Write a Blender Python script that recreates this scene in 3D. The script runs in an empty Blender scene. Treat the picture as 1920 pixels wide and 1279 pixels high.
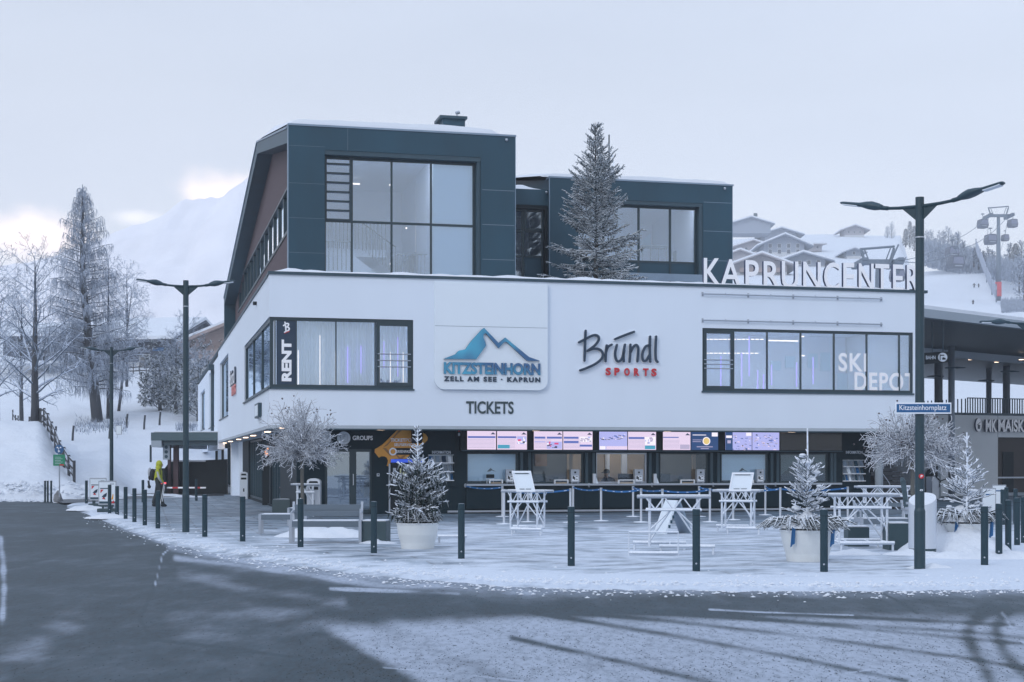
import bpy, math, random
import numpy as np
from mathutils import Vector, Matrix, noise as mnoise
R = math.radians
sc = bpy.context.scene
C = sc.collection

# ------------------------------------------------------------------ camera, sky, sun, exposure
CAMZ = 1.63; FPX = 2850.0; HOR = 870.0; CX = 960.0
cam = bpy.data.cameras.new('camera'); camo = bpy.data.objects.new('camera', cam); C.objects.link(camo)
camo.location = (0, 0, CAMZ); camo.rotation_euler = (R(90), 0, 0)
cam.sensor_width = 36; cam.lens = FPX/1920*36; cam.shift_y = (HOR-639.5)/1920
cam.clip_start = .1; cam.clip_end = 20000
sc.camera = camo
sc.view_settings.view_transform = 'Standard'; sc.view_settings.look = 'None'
sc.view_settings.exposure = 0.10; sc.view_settings.gamma = 1
sc.cycles.volume_bounces = 1; sc.cycles.max_bounces = 8; sc.cycles.transparent_max_bounces = 16
sc.cycles.volume_max_steps = 64; sc.cycles.use_denoising = True; sc.cycles.denoising_prefilter = 'ACCURATE'

def lin(c):
    return tuple((x/255/12.92 if x/255 <= .04045 else ((x/255+.055)/1.055)**2.4) for x in c)

SUN_EL, SUN_AZ = 32, 215      # azimuth of the light's origin, clockwise from +Y
w = bpy.data.worlds.new('World'); sc.world = w; w.use_nodes = True
nt = w.node_tree; nt.nodes.clear()
def wn(t, **k):
    n = nt.nodes.new(t)
    for a, b in k.items(): setattr(n, a, b)
    return n
out = wn('ShaderNodeOutputWorld'); add = wn('ShaderNodeAddShader'); L = nt.links.new
sky = wn('ShaderNodeTexSky', sky_type='NISHITA', sun_disc=False)
sky.sun_elevation = R(SUN_EL); sky.sun_rotation = R(SUN_AZ); sky.air_density = 1.0; sky.dust_density = 1
bg1 = wn('ShaderNodeBackground'); bg1.inputs[1].default_value = .045; L(sky.outputs[0], bg1.inputs[0])
bg2 = wn('ShaderNodeBackground')
tc = wn('ShaderNodeTexCoord'); sep = wn('ShaderNodeSeparateXYZ'); L(tc.outputs['Generated'], sep.inputs[0])
# broken high cloud: a pale veil that is bluer overhead, pinker low behind the viewer
cr = wn('ShaderNodeValToRGB'); e = cr.color_ramp.elements
e[0].position = 0; e[0].color = (.50, .57, .68, 1); e[1].position = 1; e[1].color = (.62, .72, .92, 1)
for p, c in ((.05, (.54, .58, .68)), (.13, (.63, .60, .625)), (.24, (.555, .555, .585)), (.5, (.56, .65, .80))):
    x = e.new(p); x.color = c+(1,)
L(sep.outputs[2], cr.inputs[0])
ns = wn('ShaderNodeTexNoise'); ns.inputs['Scale'].default_value = 2.6; ns.inputs['Detail'].default_value = 6
mp = wn('ShaderNodeMapping'); mp.inputs['Scale'].default_value = (1, 1, 4); L(tc.outputs['Generated'], mp.inputs[0]); L(mp.outputs[0], ns.inputs[0])
def math_(op, a, b, clamp=False):
    m = wn('ShaderNodeMath', operation=op, use_clamp=clamp)
    for i, v in enumerate((a, b)):
        if v is None: continue
        if isinstance(v, (int, float)): m.inputs[i].default_value = v
        else: L(v, m.inputs[i])
    return m.outputs[0]
cl = math_('MULTIPLY_ADD', ns.outputs[0], .34); cl.node.inputs[2].default_value = .83
mul = wn('ShaderNodeMix', data_type='RGBA', blend_type='MULTIPLY'); mul.inputs[0].default_value = 1
L(cr.outputs[0], mul.inputs[6]); cc = wn('ShaderNodeCombineColor')
for i in range(3): L(cl, cc.inputs[i])
L(cc.outputs[0], mul.inputs[7])
cur = mul.outputs[2]
def cloud(px, py, rx, rz, col, amt, soft=.5):
    """a lit cloud bank in the sky in a given direction"""
    global cur
    d = Vector(((px-CX)/FPX, 1, (HOR-py)/FPX)).normalized() if isinstance(px, (int, float)) else Vector(px).normalized()
    s = wn('ShaderNodeVectorMath', operation='SUBTRACT'); L(tc.outputs['Generated'], s.inputs[0]); s.inputs[1].default_value = d
    k = wn('ShaderNodeVectorMath', operation='MULTIPLY'); L(s.outputs[0], k.inputs[0]); k.inputs[1].default_value = (1/rx, 1/rx, 1/rz)
    ln = wn('ShaderNodeVectorMath', operation='LENGTH'); L(k.outputs[0], ln.inputs[0])
    n2 = wn('ShaderNodeTexNoise'); n2.inputs['Scale'].default_value = 1.1/rx; n2.inputs['Detail'].default_value = 5
    L(tc.outputs['Generated'], n2.inputs[0])
    a = math_('MULTIPLY_ADD', n2.outputs[0], 1.6); a.node.inputs[2].default_value = -.8
    b = math_('ADD', ln.outputs[1], a)
    mr = wn('ShaderNodeMapRange', interpolation_type='SMOOTHSTEP'); L(b, mr.inputs[0])
    mr.inputs[1].default_value = 1; mr.inputs[2].default_value = 1-soft; mr.inputs[3].default_value = 0; mr.inputs[4].default_value = amt
    m = wn('ShaderNodeMix', data_type='RGBA'); L(mr.outputs[0], m.inputs[0]); L(cur, m.inputs[6]); m.inputs[7].default_value = col+(1,)
    cur = m.outputs[2]
cloud(30, 446, .055, .021, (1.7, 1.32, 1.12), .95, 1)
cloud(252, 408, .022, .007, (1.25, 1.12, 1.05), .7, 1)
cloud(440, 364, .046, .022, (1.8, 1.38, 1.14), .95, 1)
cloud((-.2, -1, .10), 0, .9, .10, (.56, .62, .80), .5, .9)
cloud((.7, -1, .13), 0, .6, .07, (.60, .64, .80), .5, .9)
L(cur, bg2.inputs[0]); bg2.inputs[1].default_value = 1.0
L(bg1.outputs[0], add.inputs[0]); L(bg2.outputs[0], add.inputs[1]); L(add.outputs[0], out.inputs[0])
sl = bpy.data.lights.new('sun', 'SUN'); sl.energy = .7; sl.angle = R(14); sl.color = (1, .93, .88)
sl.color = (.95, .97, 1); so = bpy.data.objects.new('sun', sl); C.objects.link(so)
az = R(SUN_AZ); dv = Vector((math.sin(az)*math.cos(R(SUN_EL)), math.cos(az)*math.cos(R(SUN_EL)), math.sin(R(SUN_EL))))
so.rotation_euler = dv.to_track_quat('Z', 'Y').to_euler()

# ------------------------------------------------------------------ geometry helpers
TH = math.atan(.2421); EU = Vector((math.cos(TH), math.sin(TH))); EV = Vector((-math.sin(TH), math.cos(TH)))
_Y = 48.9/(1+.2421*(960-505)/FPX); CO = Vector(((505-960)/FPX*_Y, _Y))       # front left corner of the centre
def ray(px, py): return Vector(((px-CX)/FPX, 1.0)), (HOR-py)/FPX
def F(px, py, v=0.0):
    d, dz = ray(px, py); t = (v+EV.dot(CO))/EV.dot(d); P = d*t-CO
    return EU.dot(P), CAMZ+dz*t
def S(px, py, u=0.0):
    d, dz = ray(px, py); t = (u+EU.dot(CO))/EU.dot(d); P = d*t-CO
    return EV.dot(P), CAMZ+dz*t
def W(u, v, z=0.0):
    p = CO+EU*u+EV*v; return Vector((p.x, p.y, z))
def G(px, py, z=0.0):
    t = (CAMZ-z)*FPX/(py-HOR); return Vector(((px-CX)/FPX*t, t, z))
def A(px, py, Y): return Vector(((px-CX)/FPX*Y, Y, CAMZ+(HOR-py)/FPX*Y))
def interp(x, xs, ys): return float(np.interp(x, xs, ys))

class MB:
    def __init__(s): s.v = []; s.f = []; s.m = []
    def add(s, vs, fs, m=0):
        b = len(s.v); s.v += [tuple(p) for p in vs]; s.f += [tuple(b+i for i in f) for f in fs]; s.m += [m]*len(fs); return s
    def box(s, x0, x1, y0, y1, z0, z1, m=0):
        if x0 > x1: x0, x1 = x1, x0
        if y0 > y1: y0, y1 = y1, y0
        if z0 > z1: z0, z1 = z1, z0
        return s.add([(x0,y0,z0),(x1,y0,z0),(x1,y1,z0),(x0,y1,z0),(x0,y0,z1),(x1,y0,z1),(x1,y1,z1),(x0,y1,z1)],
                     [(0,3,2,1),(4,5,6,7),(0,1,5,4),(1,2,6,5),(2,3,7,6),(3,0,4,7)], m)
    def bar(s, a, b, wd, ht, m=0, up=(0,0,1)):
        a = Vector(a); b = Vector(b); d = (b-a).normalized(); U = Vector(up)
        if abs(d.dot(U)) > .98: U = Vector((1,0,0))
        x = d.cross(U).normalized(); y = x.cross(d); vs = []
        for p in (a, b):
            for i, j in ((-1,-1),(1,-1),(1,1),(-1,1)): vs.append(p+x*i*wd/2+y*j*ht/2)
        return s.add(vs, [(0,1,2,3),(7,6,5,4),(0,4,5,1),(1,5,6,2),(2,6,7,3),(3,7,4,0)], m)
    def tube(s, pts, rs, n=8, m=0, cap=True):
        pts = [Vector(p) for p in pts]
        if isinstance(rs, (int, float)): rs = [rs]*len(pts)
        b = len(s.v); k = len(pts); X = None
        for i in range(k):
            d = (pts[min(i+1,k-1)]-pts[max(i-1,0)])
            if d.length < 1e-9: d = Vector((0,0,1))
            d.normalize()
            if X is None: X = d.cross(Vector((0,0,1)) if abs(d.z) < .9 else Vector((0,1,0))).normalized()
            X = (X-d*X.dot(d)); X = X.normalized() if X.length > 1e-6 else d.orthogonal().normalized()
            Y = d.cross(X)
            for j in range(n):
                a = 2*math.pi*j/n; s.v.append(tuple(pts[i]+(X*math.cos(a)+Y*math.sin(a))*rs[i]))
        for i in range(k-1):
            for j in range(n):
                s.f.append((b+i*n+j, b+i*n+(j+1)%n, b+(i+1)*n+(j+1)%n, b+(i+1)*n+j)); s.m.append(m)
        if cap:
            s.f.append(tuple(b+j for j in reversed(range(n)))); s.m.append(m)
            s.f.append(tuple(b+(k-1)*n+j for j in range(n))); s.m.append(m)
        return s
    def lathe(s, prof, c=(0,0), n=24, m=0, cap=True):
        b = len(s.v)
        for r, z in prof:
            for j in range(n):
                a = 2*math.pi*j/n; s.v.append((c[0]+r*math.cos(a), c[1]+r*math.sin(a), z))
        for i in range(len(prof)-1):
            for j in range(n): s.f.append((b+i*n+j, b+i*n+(j+1)%n, b+(i+1)*n+(j+1)%n, b+(i+1)*n+j)); s.m.append(m)
        if cap:
            s.f.append(tuple(b+j for j in reversed(range(n)))); s.f.append(tuple(b+(len(prof)-1)*n+j for j in range(n))); s.m += [m, m]
        return s
    def prism(s, poly, a0, a1, ax='y', m=0, ms=None):
        """poly (p,q) extruded along ax from a0 to a1; ms: material of the rim"""
        n = len(poly)
        ar = sum(poly[i][0]*poly[(i+1)%n][1]-poly[(i+1)%n][0]*poly[i][1] for i in range(n))
        if (ar < 0): poly = poly[::-1]
        f = {'y': lambda p, q, a: (p, a, q), 'x': lambda p, q, a: (a, p, q), 'z': lambda p, q, a: (p, q, a)}[ax]
        vs = [f(p, q, a0) for p, q in poly]+[f(p, q, a1) for p, q in poly]; b = len(s.v)
        s.v += vs; s.f += [tuple(b+i for i in range(n)), tuple(b+n+i for i in reversed(range(n)))]; s.m += [m, m]
        for i in range(n): s.f.append((b+i, b+n+i, b+n+(i+1)%n, b+(i+1)%n)); s.m.append(m if ms is None else ms)
        return s
    def ball(s, c, r, n=10, k=6, m=0, sc_=(1,1,1)):
        b = len(s.v); s.v.append((c[0], c[1], c[2]-r*sc_[2]))
        for i in range(1, k):
            ph = math.pi*i/k
            for j in range(n):
                a = 2*math.pi*j/n; s.v.append((c[0]+r*sc_[0]*math.sin(ph)*math.cos(a), c[1]+r*sc_[1]*math.sin(ph)*math.sin(a), c[2]-r*sc_[2]*math.cos(ph)))
        s.v.append((c[0], c[1], c[2]+r*sc_[2])); t = len(s.v)-1
        for j in range(n):
            s.f.append((b, b+1+(j+1)%n, b+1+j)); s.m.append(m)
            s.f.append((t, t-n+j, t-n+(j+1)%n)); s.m.append(m)
        for i in range(k-2):
            for j in range(n): s.f.append((b+1+i*n+j, b+1+i*n+(j+1)%n, b+1+(i+1)*n+(j+1)%n, b+1+(i+1)*n+j)); s.m.append(m)
        return s
    def walls(s, a0, a1, b0, b1, holes, d0, d1, ax='y', m=0):
        """slab in the plane (a,b) with rectangular holes, thickness d0..d1 along ax"""
        A_ = sorted({a0, a1, *[h[0] for h in holes], *[h[1] for h in holes]}); B_ = sorted({b0, b1, *[h[2] for h in holes], *[h[3] for h in holes]})
        A_ = [x for x in A_ if a0 <= x <= a1]; B_ = [x for x in B_ if b0 <= x <= b1]
        f = {'y': lambda p, q, d: (p, d, q), 'x': lambda p, q, d: (d, p, q)}[ax]
        def solid(i, j):
            if i < 0 or j < 0 or i >= len(A_)-1 or j >= len(B_)-1: return False
            x = (A_[i]+A_[i+1])/2; y = (B_[j]+B_[j+1])/2
            return not any(h[0] < x < h[1] and h[2] < y < h[3] for h in holes)
        for i in range(len(A_)-1):
            for j in range(len(B_)-1):
                if not solid(i, j): continue
                p, q, r, t = A_[i], A_[i+1], B_[j], B_[j+1]
                s.add([f(p,r,d0), f(q,r,d0), f(q,t,d0), f(p,t,d0)], [(0,1,2,3)], m)
                s.add([f(p,r,d1), f(q,r,d1), f(q,t,d1), f(p,t,d1)], [(3,2,1,0)], m)
                if not solid(i-1, j): s.add([f(p,r,d0), f(p,t,d0), f(p,t,d1), f(p,r,d1)], [(0,1,2,3)], m)
                if not solid(i+1, j): s.add([f(q,r,d0), f(q,t,d0), f(q,t,d1), f(q,r,d1)], [(3,2,1,0)], m)
                if not solid(i, j-1): s.add([f(p,r,d0), f(q,r,d0), f(q,r,d1), f(p,r,d1)], [(3,2,1,0)], m)
                if not solid(i, j+1): s.add([f(p,t,d0), f(q,t,d0), f(q,t,d1), f(p,t,d1)], [(0,1,2,3)], m)
        return s
    def build(s, name, mats, parent=None, smooth=False, loc=None, bevel=0):
        me = bpy.data.meshes.new(name); me.from_pydata(s.v, [], s.f); me.update()
        for x in (mats if isinstance(mats, (list, tuple)) else [mats]): me.materials.append(x)
        if any(s.m): me.polygons.foreach_set('material_index', s.m)
        if smooth: me.polygons.foreach_set('use_smooth', [True]*len(me.polygons))
        o = bpy.data.objects.new(name, me); C.objects.link(o); o.parent = parent
        if loc is not None: o.location = loc
        if bevel:
            b = o.modifiers.new('bevel', 'BEVEL'); b.width = bevel; b.segments = 2; b.limit_method = 'ANGLE'; b.angle_limit = R(40)
        return o
def tag(o, label=None, cat=None, group=None, kind=None):
    for k, v in (('label', label), ('category', cat), ('group', group), ('kind', kind)):
        if v: o[k] = v
    return o
def thing(name, label, cat, loc=(0,0,0), rz=0, group=None):
    o = bpy.data.objects.new(name, None); C.objects.link(o); o.empty_display_size = .2
    o.location = loc; o.rotation_euler = (0, 0, rz); return tag(o, label, cat, group)
def copy_tree(o, parent=None):
    c = o.copy(); C.objects.link(c); c.parent = parent
    for ch in list(o.children):
        copy_tree(ch, c)
    return c
def dup(o, loc, rz=None, label=None):
    c = copy_tree(o); c.location = loc
    if rz is not None: c.rotation_euler = (0, 0, rz)
    if label: c['label'] = label
    return c

_txt = {}
def text(name, st, a0, a1, b0, b1, d, depth, mats, parent, ax='y', bold=.02, flip=1, rot=0, space=1.0):
    """lettering fitted to the rectangle a0..a1 x b0..b1 of a plane at depth d"""
    cu = bpy.data.curves.new('t', 'FONT'); cu.body = st; cu.size = 1; cu.offset = bold; cu.space_character = space; cu.resolution_u = 4
    cu.extrude = .5 if depth else 0
    o = bpy.data.objects.new('t', cu); C.objects.link(o)
    dg = bpy.context.evaluated_depsgraph_get(); me = bpy.data.meshes.new_from_object(o.evaluated_get(dg)); bpy.data.objects.remove(o); bpy.data.curves.remove(cu)
    me.name = name; n = len(me.vertices); co = np.empty(n*3); me.vertices.foreach_get('co', co); co = co.reshape(-1, 3)
    if rot: co[:, [0, 1]] = np.stack([-co[:, 1], co[:, 0]], 1)
    x0, x1 = co[:,0].min(), co[:,0].max(); y0, y1 = co[:,1].min(), co[:,1].max()
    a = a0+(co[:,0]-x0)/(x1-x0)*(a1-a0); b = b0+(co[:,1]-y0)/(y1-y0)*(b1-b0); dd = d-(co[:,2]+.5)*depth if depth else np.full(n, d)
    cc_ = np.stack([a, dd, b], 1) if ax == 'y' else np.stack([dd, a, b], 1)
    me.vertices.foreach_set('co', cc_.reshape(-1)); me.materials.clear()
    ms = mats if isinstance(mats, (list, tuple)) else [mats]
    for x in ms: me.materials.append(x)
    if depth and len(ms) > 1:
        me.update()
        for p in me.polygons: p.material_index = 0 if (p.normal.y < -.7 if ax == 'y' else p.normal.x < -.7) else 1
    me.update()
    o = bpy.data.objects.new(name, me); C.objects.link(o); o.parent = parent
    return o
def ftext(name, st, x0, x1, ytop, ybot, v, depth, mats, parent, **k):
    """lettering on the front plane v, given by its picture corners"""
    u0, za = F(x0, (ytop+ybot)/2, v); u1, _ = F(x1, (ytop+ybot)/2, v); xm = (x0+x1)/2
    return text(name, st, u0, u1, F(xm, ybot, v)[1], F(xm, ytop, v)[1], v, depth, mats, parent, **k)

# ------------------------------------------------------------------ materials
def mat(name, col, rough=.6, metal=0, var=.12, scale=3, bump=0, bscale=40, spec=.5, alpha=None, stretch=(1,1,1)):
    m = bpy.data.materials.new(name); m.use_nodes = True; t = m.node_tree; b = t.nodes['Principled BSDF']
    b.inputs['Roughness'].default_value = rough; b.inputs['Metallic'].default_value = metal
    b.inputs['Specular IOR Level'].default_value = spec
    tcn = t.nodes.new('ShaderNodeTexCoord'); mpn = t.nodes.new('ShaderNodeMapping'); mpn.inputs['Scale'].default_value = stretch
    t.links.new(tcn.outputs['Object'], mpn.inputs[0])
    n = t.nodes.new('ShaderNodeTexNoise'); n.inputs['Scale'].default_value = scale; n.inputs['Detail'].default_value = 5
    t.links.new(mpn.outputs[0], n.inputs[0])
    mx = t.nodes.new('ShaderNodeMix'); mx.data_type = 'RGBA'
    mx.inputs[6].default_value = tuple(min(1, c*(1-var)) for c in col)+(1,); mx.inputs[7].default_value = tuple(min(1, c*(1+var)) for c in col)+(1,)
    t.links.new(n.outputs[0], mx.inputs[0]); t.links.new(mx.outputs[2], b.inputs['Base Color'])
    if bump:
        n2 = t.nodes.new('ShaderNodeTexNoise'); n2.inputs['Scale'].default_value = bscale; n2.inputs['Detail'].default_value = 3; t.links.new(tcn.outputs['Object'], n2.inputs[0])
        bp = t.nodes.new('ShaderNodeBump'); bp.inputs['Strength'].default_value = bump; bp.inputs['Distance'].default_value = .02
        t.links.new(n2.outputs[0], bp.inputs['Height']); t.links.new(bp.outputs[0], b.inputs['Normal'])
    return m
def emit(name, col, st):
    m = bpy.data.materials.new(name); m.use_nodes = True; t = m.node_tree; b = t.nodes['Principled BSDF']
    b.inputs['Base Color'].default_value = (.02,.02,.02,1); b.inputs['Emission Color'].default_value = col+(1,); b.inputs['Emission Strength'].default_value = st
    return m
def frosted(name, base, white=(.74,.78,.85), lo=-.15, hi=.45, rough=.8, nscale=25, amt=1.0, var=.5):
    """dark stem or metal with rime lying on what faces the sky"""
    m = bpy.data.materials.new(name); m.use_nodes = True; t = m.node_tree; b = t.nodes['Principled BSDF']; b.inputs['Roughness'].default_value = rough
    g = t.nodes.new('ShaderNodeNewGeometry'); s = t.nodes.new('ShaderNodeSeparateXYZ'); t.links.new(g.outputs['Normal'], s.inputs[0])
    n = t.nodes.new('ShaderNodeTexNoise'); n.inputs['Scale'].default_value = nscale; n.inputs['Detail'].default_value = 3; t.links.new(g.outputs['Position'], n.inputs[0])
    a = t.nodes.new('ShaderNodeMath'); a.operation = 'MULTIPLY_ADD'; t.links.new(n.outputs[0], a.inputs[0]); a.inputs[1].default_value = var*2; a.inputs[2].default_value = -var
    c = t.nodes.new('ShaderNodeMath'); c.operation = 'ADD'; t.links.new(s.outputs[2], c.inputs[0]); t.links.new(a.outputs[0], c.inputs[1])
    r = t.nodes.new('ShaderNodeMapRange'); r.inputs[1].default_value = lo; r.inputs[2].default_value = hi; r.inputs[4].default_value = amt; t.links.new(c.outputs[0], r.inputs[0])
    mx = t.nodes.new('ShaderNodeMix'); mx.data_type = 'RGBA'; mx.inputs[6].default_value = base+(1,); mx.inputs[7].default_value = white+(1,)
    t.links.new(r.outputs[0], mx.inputs[0]); t.links.new(mx.outputs[2], b.inputs['Base Color']); return m
def glass(name, tint=(.8,.88,.95), refl=.32, rough=.015):
    m = bpy.data.materials.new(name); m.use_nodes = True; t = m.node_tree; t.nodes.clear()
    o = t.nodes.new('ShaderNodeOutputMaterial'); x = t.nodes.new('ShaderNodeMixShader'); tr = t.nodes.new('ShaderNodeBsdfTransparent'); gl = t.nodes.new('ShaderNodeBsdfGlossy')
    tr.inputs[0].default_value = tint+(1,); gl.inputs['Roughness'].default_value = rough; gl.inputs[0].default_value = (.78,.90,1,1)
    lw = t.nodes.new('ShaderNodeFresnel'); lw.inputs[0].default_value = 1.5
    a = t.nodes.new('ShaderNodeMath'); a.operation = 'ADD'; a.use_clamp = True; a.inputs[1].default_value = refl; t.links.new(lw.outputs[0], a.inputs[0])
    n = t.nodes.new('ShaderNodeTexNoise'); n.inputs['Scale'].default_value = .9; bp = t.nodes.new('ShaderNodeBump'); bp.inputs['Strength'].default_value = .03; bp.inputs['Distance'].default_value = .1
    t.links.new(n.outputs[0], bp.inputs['Height']); t.links.new(bp.outputs[0], gl.inputs['Normal'])
    t.links.new(a.outputs[0], x.inputs[0]); t.links.new(tr.outputs[0], x.inputs[1]); t.links.new(gl.outputs[0], x.inputs[2]); t.links.new(x.outputs[0], o.inputs[0]); return m

M = {}
M['render'] = mat('white_render', (.72,.79,.885), .85, var=.045, scale=1.1, stretch=(1,1,.18), bump=.15, bscale=60)
M['panel'] = mat('sign_panel_white', (.74,.81,.88), .5, var=.02)
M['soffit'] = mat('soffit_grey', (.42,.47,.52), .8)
M['cap'] = mat('dark_metal_capping', (.028,.062,.085), .5, 0)
M['slate'] = mat('slate_cladding', (.010,.052,.083), .5, 0, var=.35, scale=.9, bump=.1, stretch=(1,1,.35))
M['slate_lt'] = mat('slate_edge_metal', (.22,.29,.37), .45, .2)
M['joint'] = mat('cladding_joint', (.16,.21,.26), .7)
M['frame'] = mat('window_frame_dark', (.016,.038,.05), .4)
M['dark'] = mat('ground_floor_panels', (.002,.016,.025), .6, spec=.25, var=.08, scale=1)
M['dark2'] = mat('dark_recess', (.002,.010,.016), .6, spec=.3)
M['wood'] = mat('larch_cladding', (.085,.055,.062), .75, var=.35, scale=2.2, stretch=(.3,.3,9), bump=.3)
M['glass'] = glass('window_glass', (.95,.98,1.0), .24)
M['glassd'] = glass('shop_glass', (.55,.65,.72), .25)
M['clear'] = glass('clear_glass', (.9,.94,.97), .08)
M['frostpane'] = mat('frosted_pane', (.55,.74,.90), .35, var=.03)
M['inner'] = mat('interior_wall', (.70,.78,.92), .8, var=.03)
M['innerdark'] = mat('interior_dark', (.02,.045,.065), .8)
M['curtain'] = mat('sheer_curtain', (.80,.88,1.0), .9, var=.06, scale=6, stretch=(6,6,.05))
M['tan'] = mat('office_back_wall', (.42,.33,.24), .7, var=.2, scale=1.5)
M['rail'] = mat('interior_rail', (.16,.21,.27), .4, .3)
M['warm'] = emit('warm_lamp', (1,.72,.5), 5)
M['down'] = emit('downlight_glow', (1,.72,.52), 3.5)
M['purple'] = emit('led_violet', (.36,.30,1), 1.2)
M['ledw'] = emit('led_pale', (1,.9,.88), 1.5)
M['navy'] = mat('navy_paint', (.012,.035,.07), .4)
M['red'] = mat('red_paint', (.55,.02,.03), .4)
M['white'] = mat('white_paint', (.80,.84,.90), .45, var=.04)
M['letter'] = mat('letter_white', (.92,.92,.95), .4, var=.02)
M['lettersd'] = mat('letter_side_navy', (.03,.05,.12), .4)
M['txtdark'] = mat('lettering_dark', (.03,.055,.065), .4)
M['txtlt'] = mat('lettering_pale', (.62,.68,.76), .5)
M['metal'] = mat('galvanised_steel', (.42,.46,.52), .4, .6, var=.1, scale=8)
M['pole'] = mat('lamp_post_paint', (.014,.042,.058), .45, 0, var=.25, scale=5, bump=.05)
M['lens'] = mat('lamp_lens', (.62,.68,.76), .25)
M['blue'] = mat('sign_blue', (.01,.10,.26), .35)
M['belt'] = mat('belt_blue', (.012,.13,.36), .6)
M['steel'] = mat('brushed_steel', (.60,.64,.70), .35, .35, var=.05, scale=4, stretch=(30,30,.2))
M['pot'] = mat('planter_shell', (.66,.69,.70), .5, var=.05, scale=2)
M['box'] = mat('grey_green_box', (.030,.062,.075), .5)
M['stone'] = mat('stone', (.22,.23,.25), .9, var=.4, scale=6, bump=.6, bscale=12)
M['concrete'] = mat('pale_concrete', (.32,.37,.42), .8, var=.06, scale=1.2)
M['terrace'] = mat('light_concrete', (.62,.66,.70), .8, var=.05, scale=1.2)
M['colgrey'] = mat('column_grey', (.17,.21,.26), .6)
M['black'] = mat('black_plastic', (.003,.009,.014), .55, spec=.3)
M['green'] = mat('sign_green', (.01,.24,.13), .5)
M['yellow'] = mat('ticket_yellow', (.78,.36,.05), .5, var=.12, scale=3)
M['yellowd'] = mat('ticket_ochre', (.36,.17,.05), .5)
M['bark'] = frosted('frosted_bark', (.045,.05,.06), (.62,.68,.78), .15, .9, nscale=4, amt=.8)
M['twig'] = frosted('frosted_twig', (.07,.08,.10), (.78,.82,.89), -.55, .35, nscale=30)
M['twigfar'] = frosted('hoar_twig', (.08,.11,.15), (.62,.69,.82), -.45, .7, nscale=3, var=.7)
M['needle'] = frosted('frosted_needles', (.012,.028,.028), (.74,.79,.86), .05, .75, nscale=9, var=.55)
M['rime'] = frosted('rimed_twig', (.06,.08,.09), (.80,.85,.93), -.8, .1, nscale=18, var=.45)
M['frostsnow'] = frosted('snowed_tubes', (.50,.56,.64), (.82,.86,.92), -.3, .5, nscale=30)
M['bolt'] = frosted('bollard_paint', (.014,.040,.055), (.72,.78,.86), .55, .95, nscale=14, var=.12)
M['bench'] = frosted('bench_wood', (.12,.155,.19), (.75,.80,.88), .6, 1.0, nscale=6, var=.4)
M['benchm'] = mat('bench_frame', (.36,.40,.46), .5, .3)
M['housewood'] = mat('weathered_timber', (.33,.27,.26), .85, var=.3, scale=1.5, stretch=(1,1,6))
M['housedark'] = mat('dark_timber', (.085,.10,.13), .85, var=.3)
M['housewall'] = mat('pale_house_wall', (.55,.57,.60), .85)
M['wpane'] = mat('small_window_pane', (.06,.08,.11), .15, spec=.8)
def snowmat(name, col=(.70,.74,.80), bump=.8, bs=1.6):
    m = mat(name, col, .9, var=.05, scale=.7)
    t = m.node_tree; b = t.nodes['Principled BSDF']; g = t.nodes.new('ShaderNodeNewGeometry')
    n = t.nodes.new('ShaderNodeTexNoise'); n.inputs['Scale'].default_value = bs; n.inputs['Detail'].default_value = 8; n.inputs['Roughness'].default_value = .6; t.links.new(g.outputs['Position'], n.inputs[0])
    bp = t.nodes.new('ShaderNodeBump'); bp.inputs['Strength'].default_value = bump; bp.inputs['Distance'].default_value = .15
    t.links.new(n.outputs[0], bp.inputs['Height']); t.links.new(bp.outputs[0], b.inputs['Normal']); return m
M['snow'] = snowmat('snow')
M['snowsoft'] = snowmat('snow_smooth', bump=.15)
# ------------------------------------------------------------------ the ground, road, plaza, hills
def fbm(x, y, s, seed=0, o=5):
    return mnoise.fractal(Vector((x*s, y*s, seed*7.3)), 1.0, 2.0, o)
def hill(X, Y):
    r = CX+FPX*X/max(Y, 30)
    if Y < 68: return -.12
    a1 = interp(Y, [68, 72, 80, 100, 120, 160, 220, 400, 1000], [-.12, .05, .7, 2.7, 5.4, 12, 22, 34, 60])
    a2 = interp(Y, [68, 88, 100, 120, 160, 220, 400, 1000], [-.12, -.02, 2.2, 5.4, 12, 22, 34, 60])
    k = min(1, max(0, (r-200)/50)); left = a1*(1-k)+a2*k
    if Y > 70:                                   # the steep bank on the far left and the ploughed edge
        b = math.exp(-((Y-88)/9)**2); left += b*2.6*min(1, max(0, (150-r)/75))
        left += .75*math.exp(-((Y-71.5)/1.6)**2)*min(1, max(0, (240-r)/40))*(.6+.7*fbm(X, Y, .45)+.5*fbm(X, Y, 1.3, 5))
    left += (.28*fbm(X, Y, .13)+.13*fbm(X, Y, .6, 2))*min(1, max(0, Y-69)/8)
    base = interp(Y, [60, 80, 100, 150, 200, 300], [-.12, -.05, 2, 12, 20.5, 34.5])
    far = interp(r, [1300, 1380, 1450, 1560, 1640, 1740, 1790, 2000], [.72, .8, .95, 1, .98, .74, .68, .66])
    right = base+interp(Y, [300, 330, 350, 420, 900], [0, 8, 11.5, 11, 8])
    yp = interp(Y, [60, 80, 100, 150, 200, 300, 350, 420, 500, 600, 680, 720, 900], [938, 930, 862, 690, 612, 540, 515, 495, 472, 450, 440, 440, 452])+interp(r, [1300, 1380, 1450, 1560, 1640], [14, 10, 3, 0, 2])*(Y > 400)
    rb = CAMZ+(HOR-yp)/FPX*Y if Y > 80 else base
    tt = min(1, max(0, (r-1690)/70)); right = rb*(1-tt)+right*tt
    right += .5*fbm(X, Y, .03, 4)*min(1, max(0, Y-100)/60)
    t = min(1, max(0, (r-500)/800)); t = t*t*(3-2*t)
    return left*(1-t)+right*t
def hz(px, Y): return hill((px-CX)/FPX*Y, Y)
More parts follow.
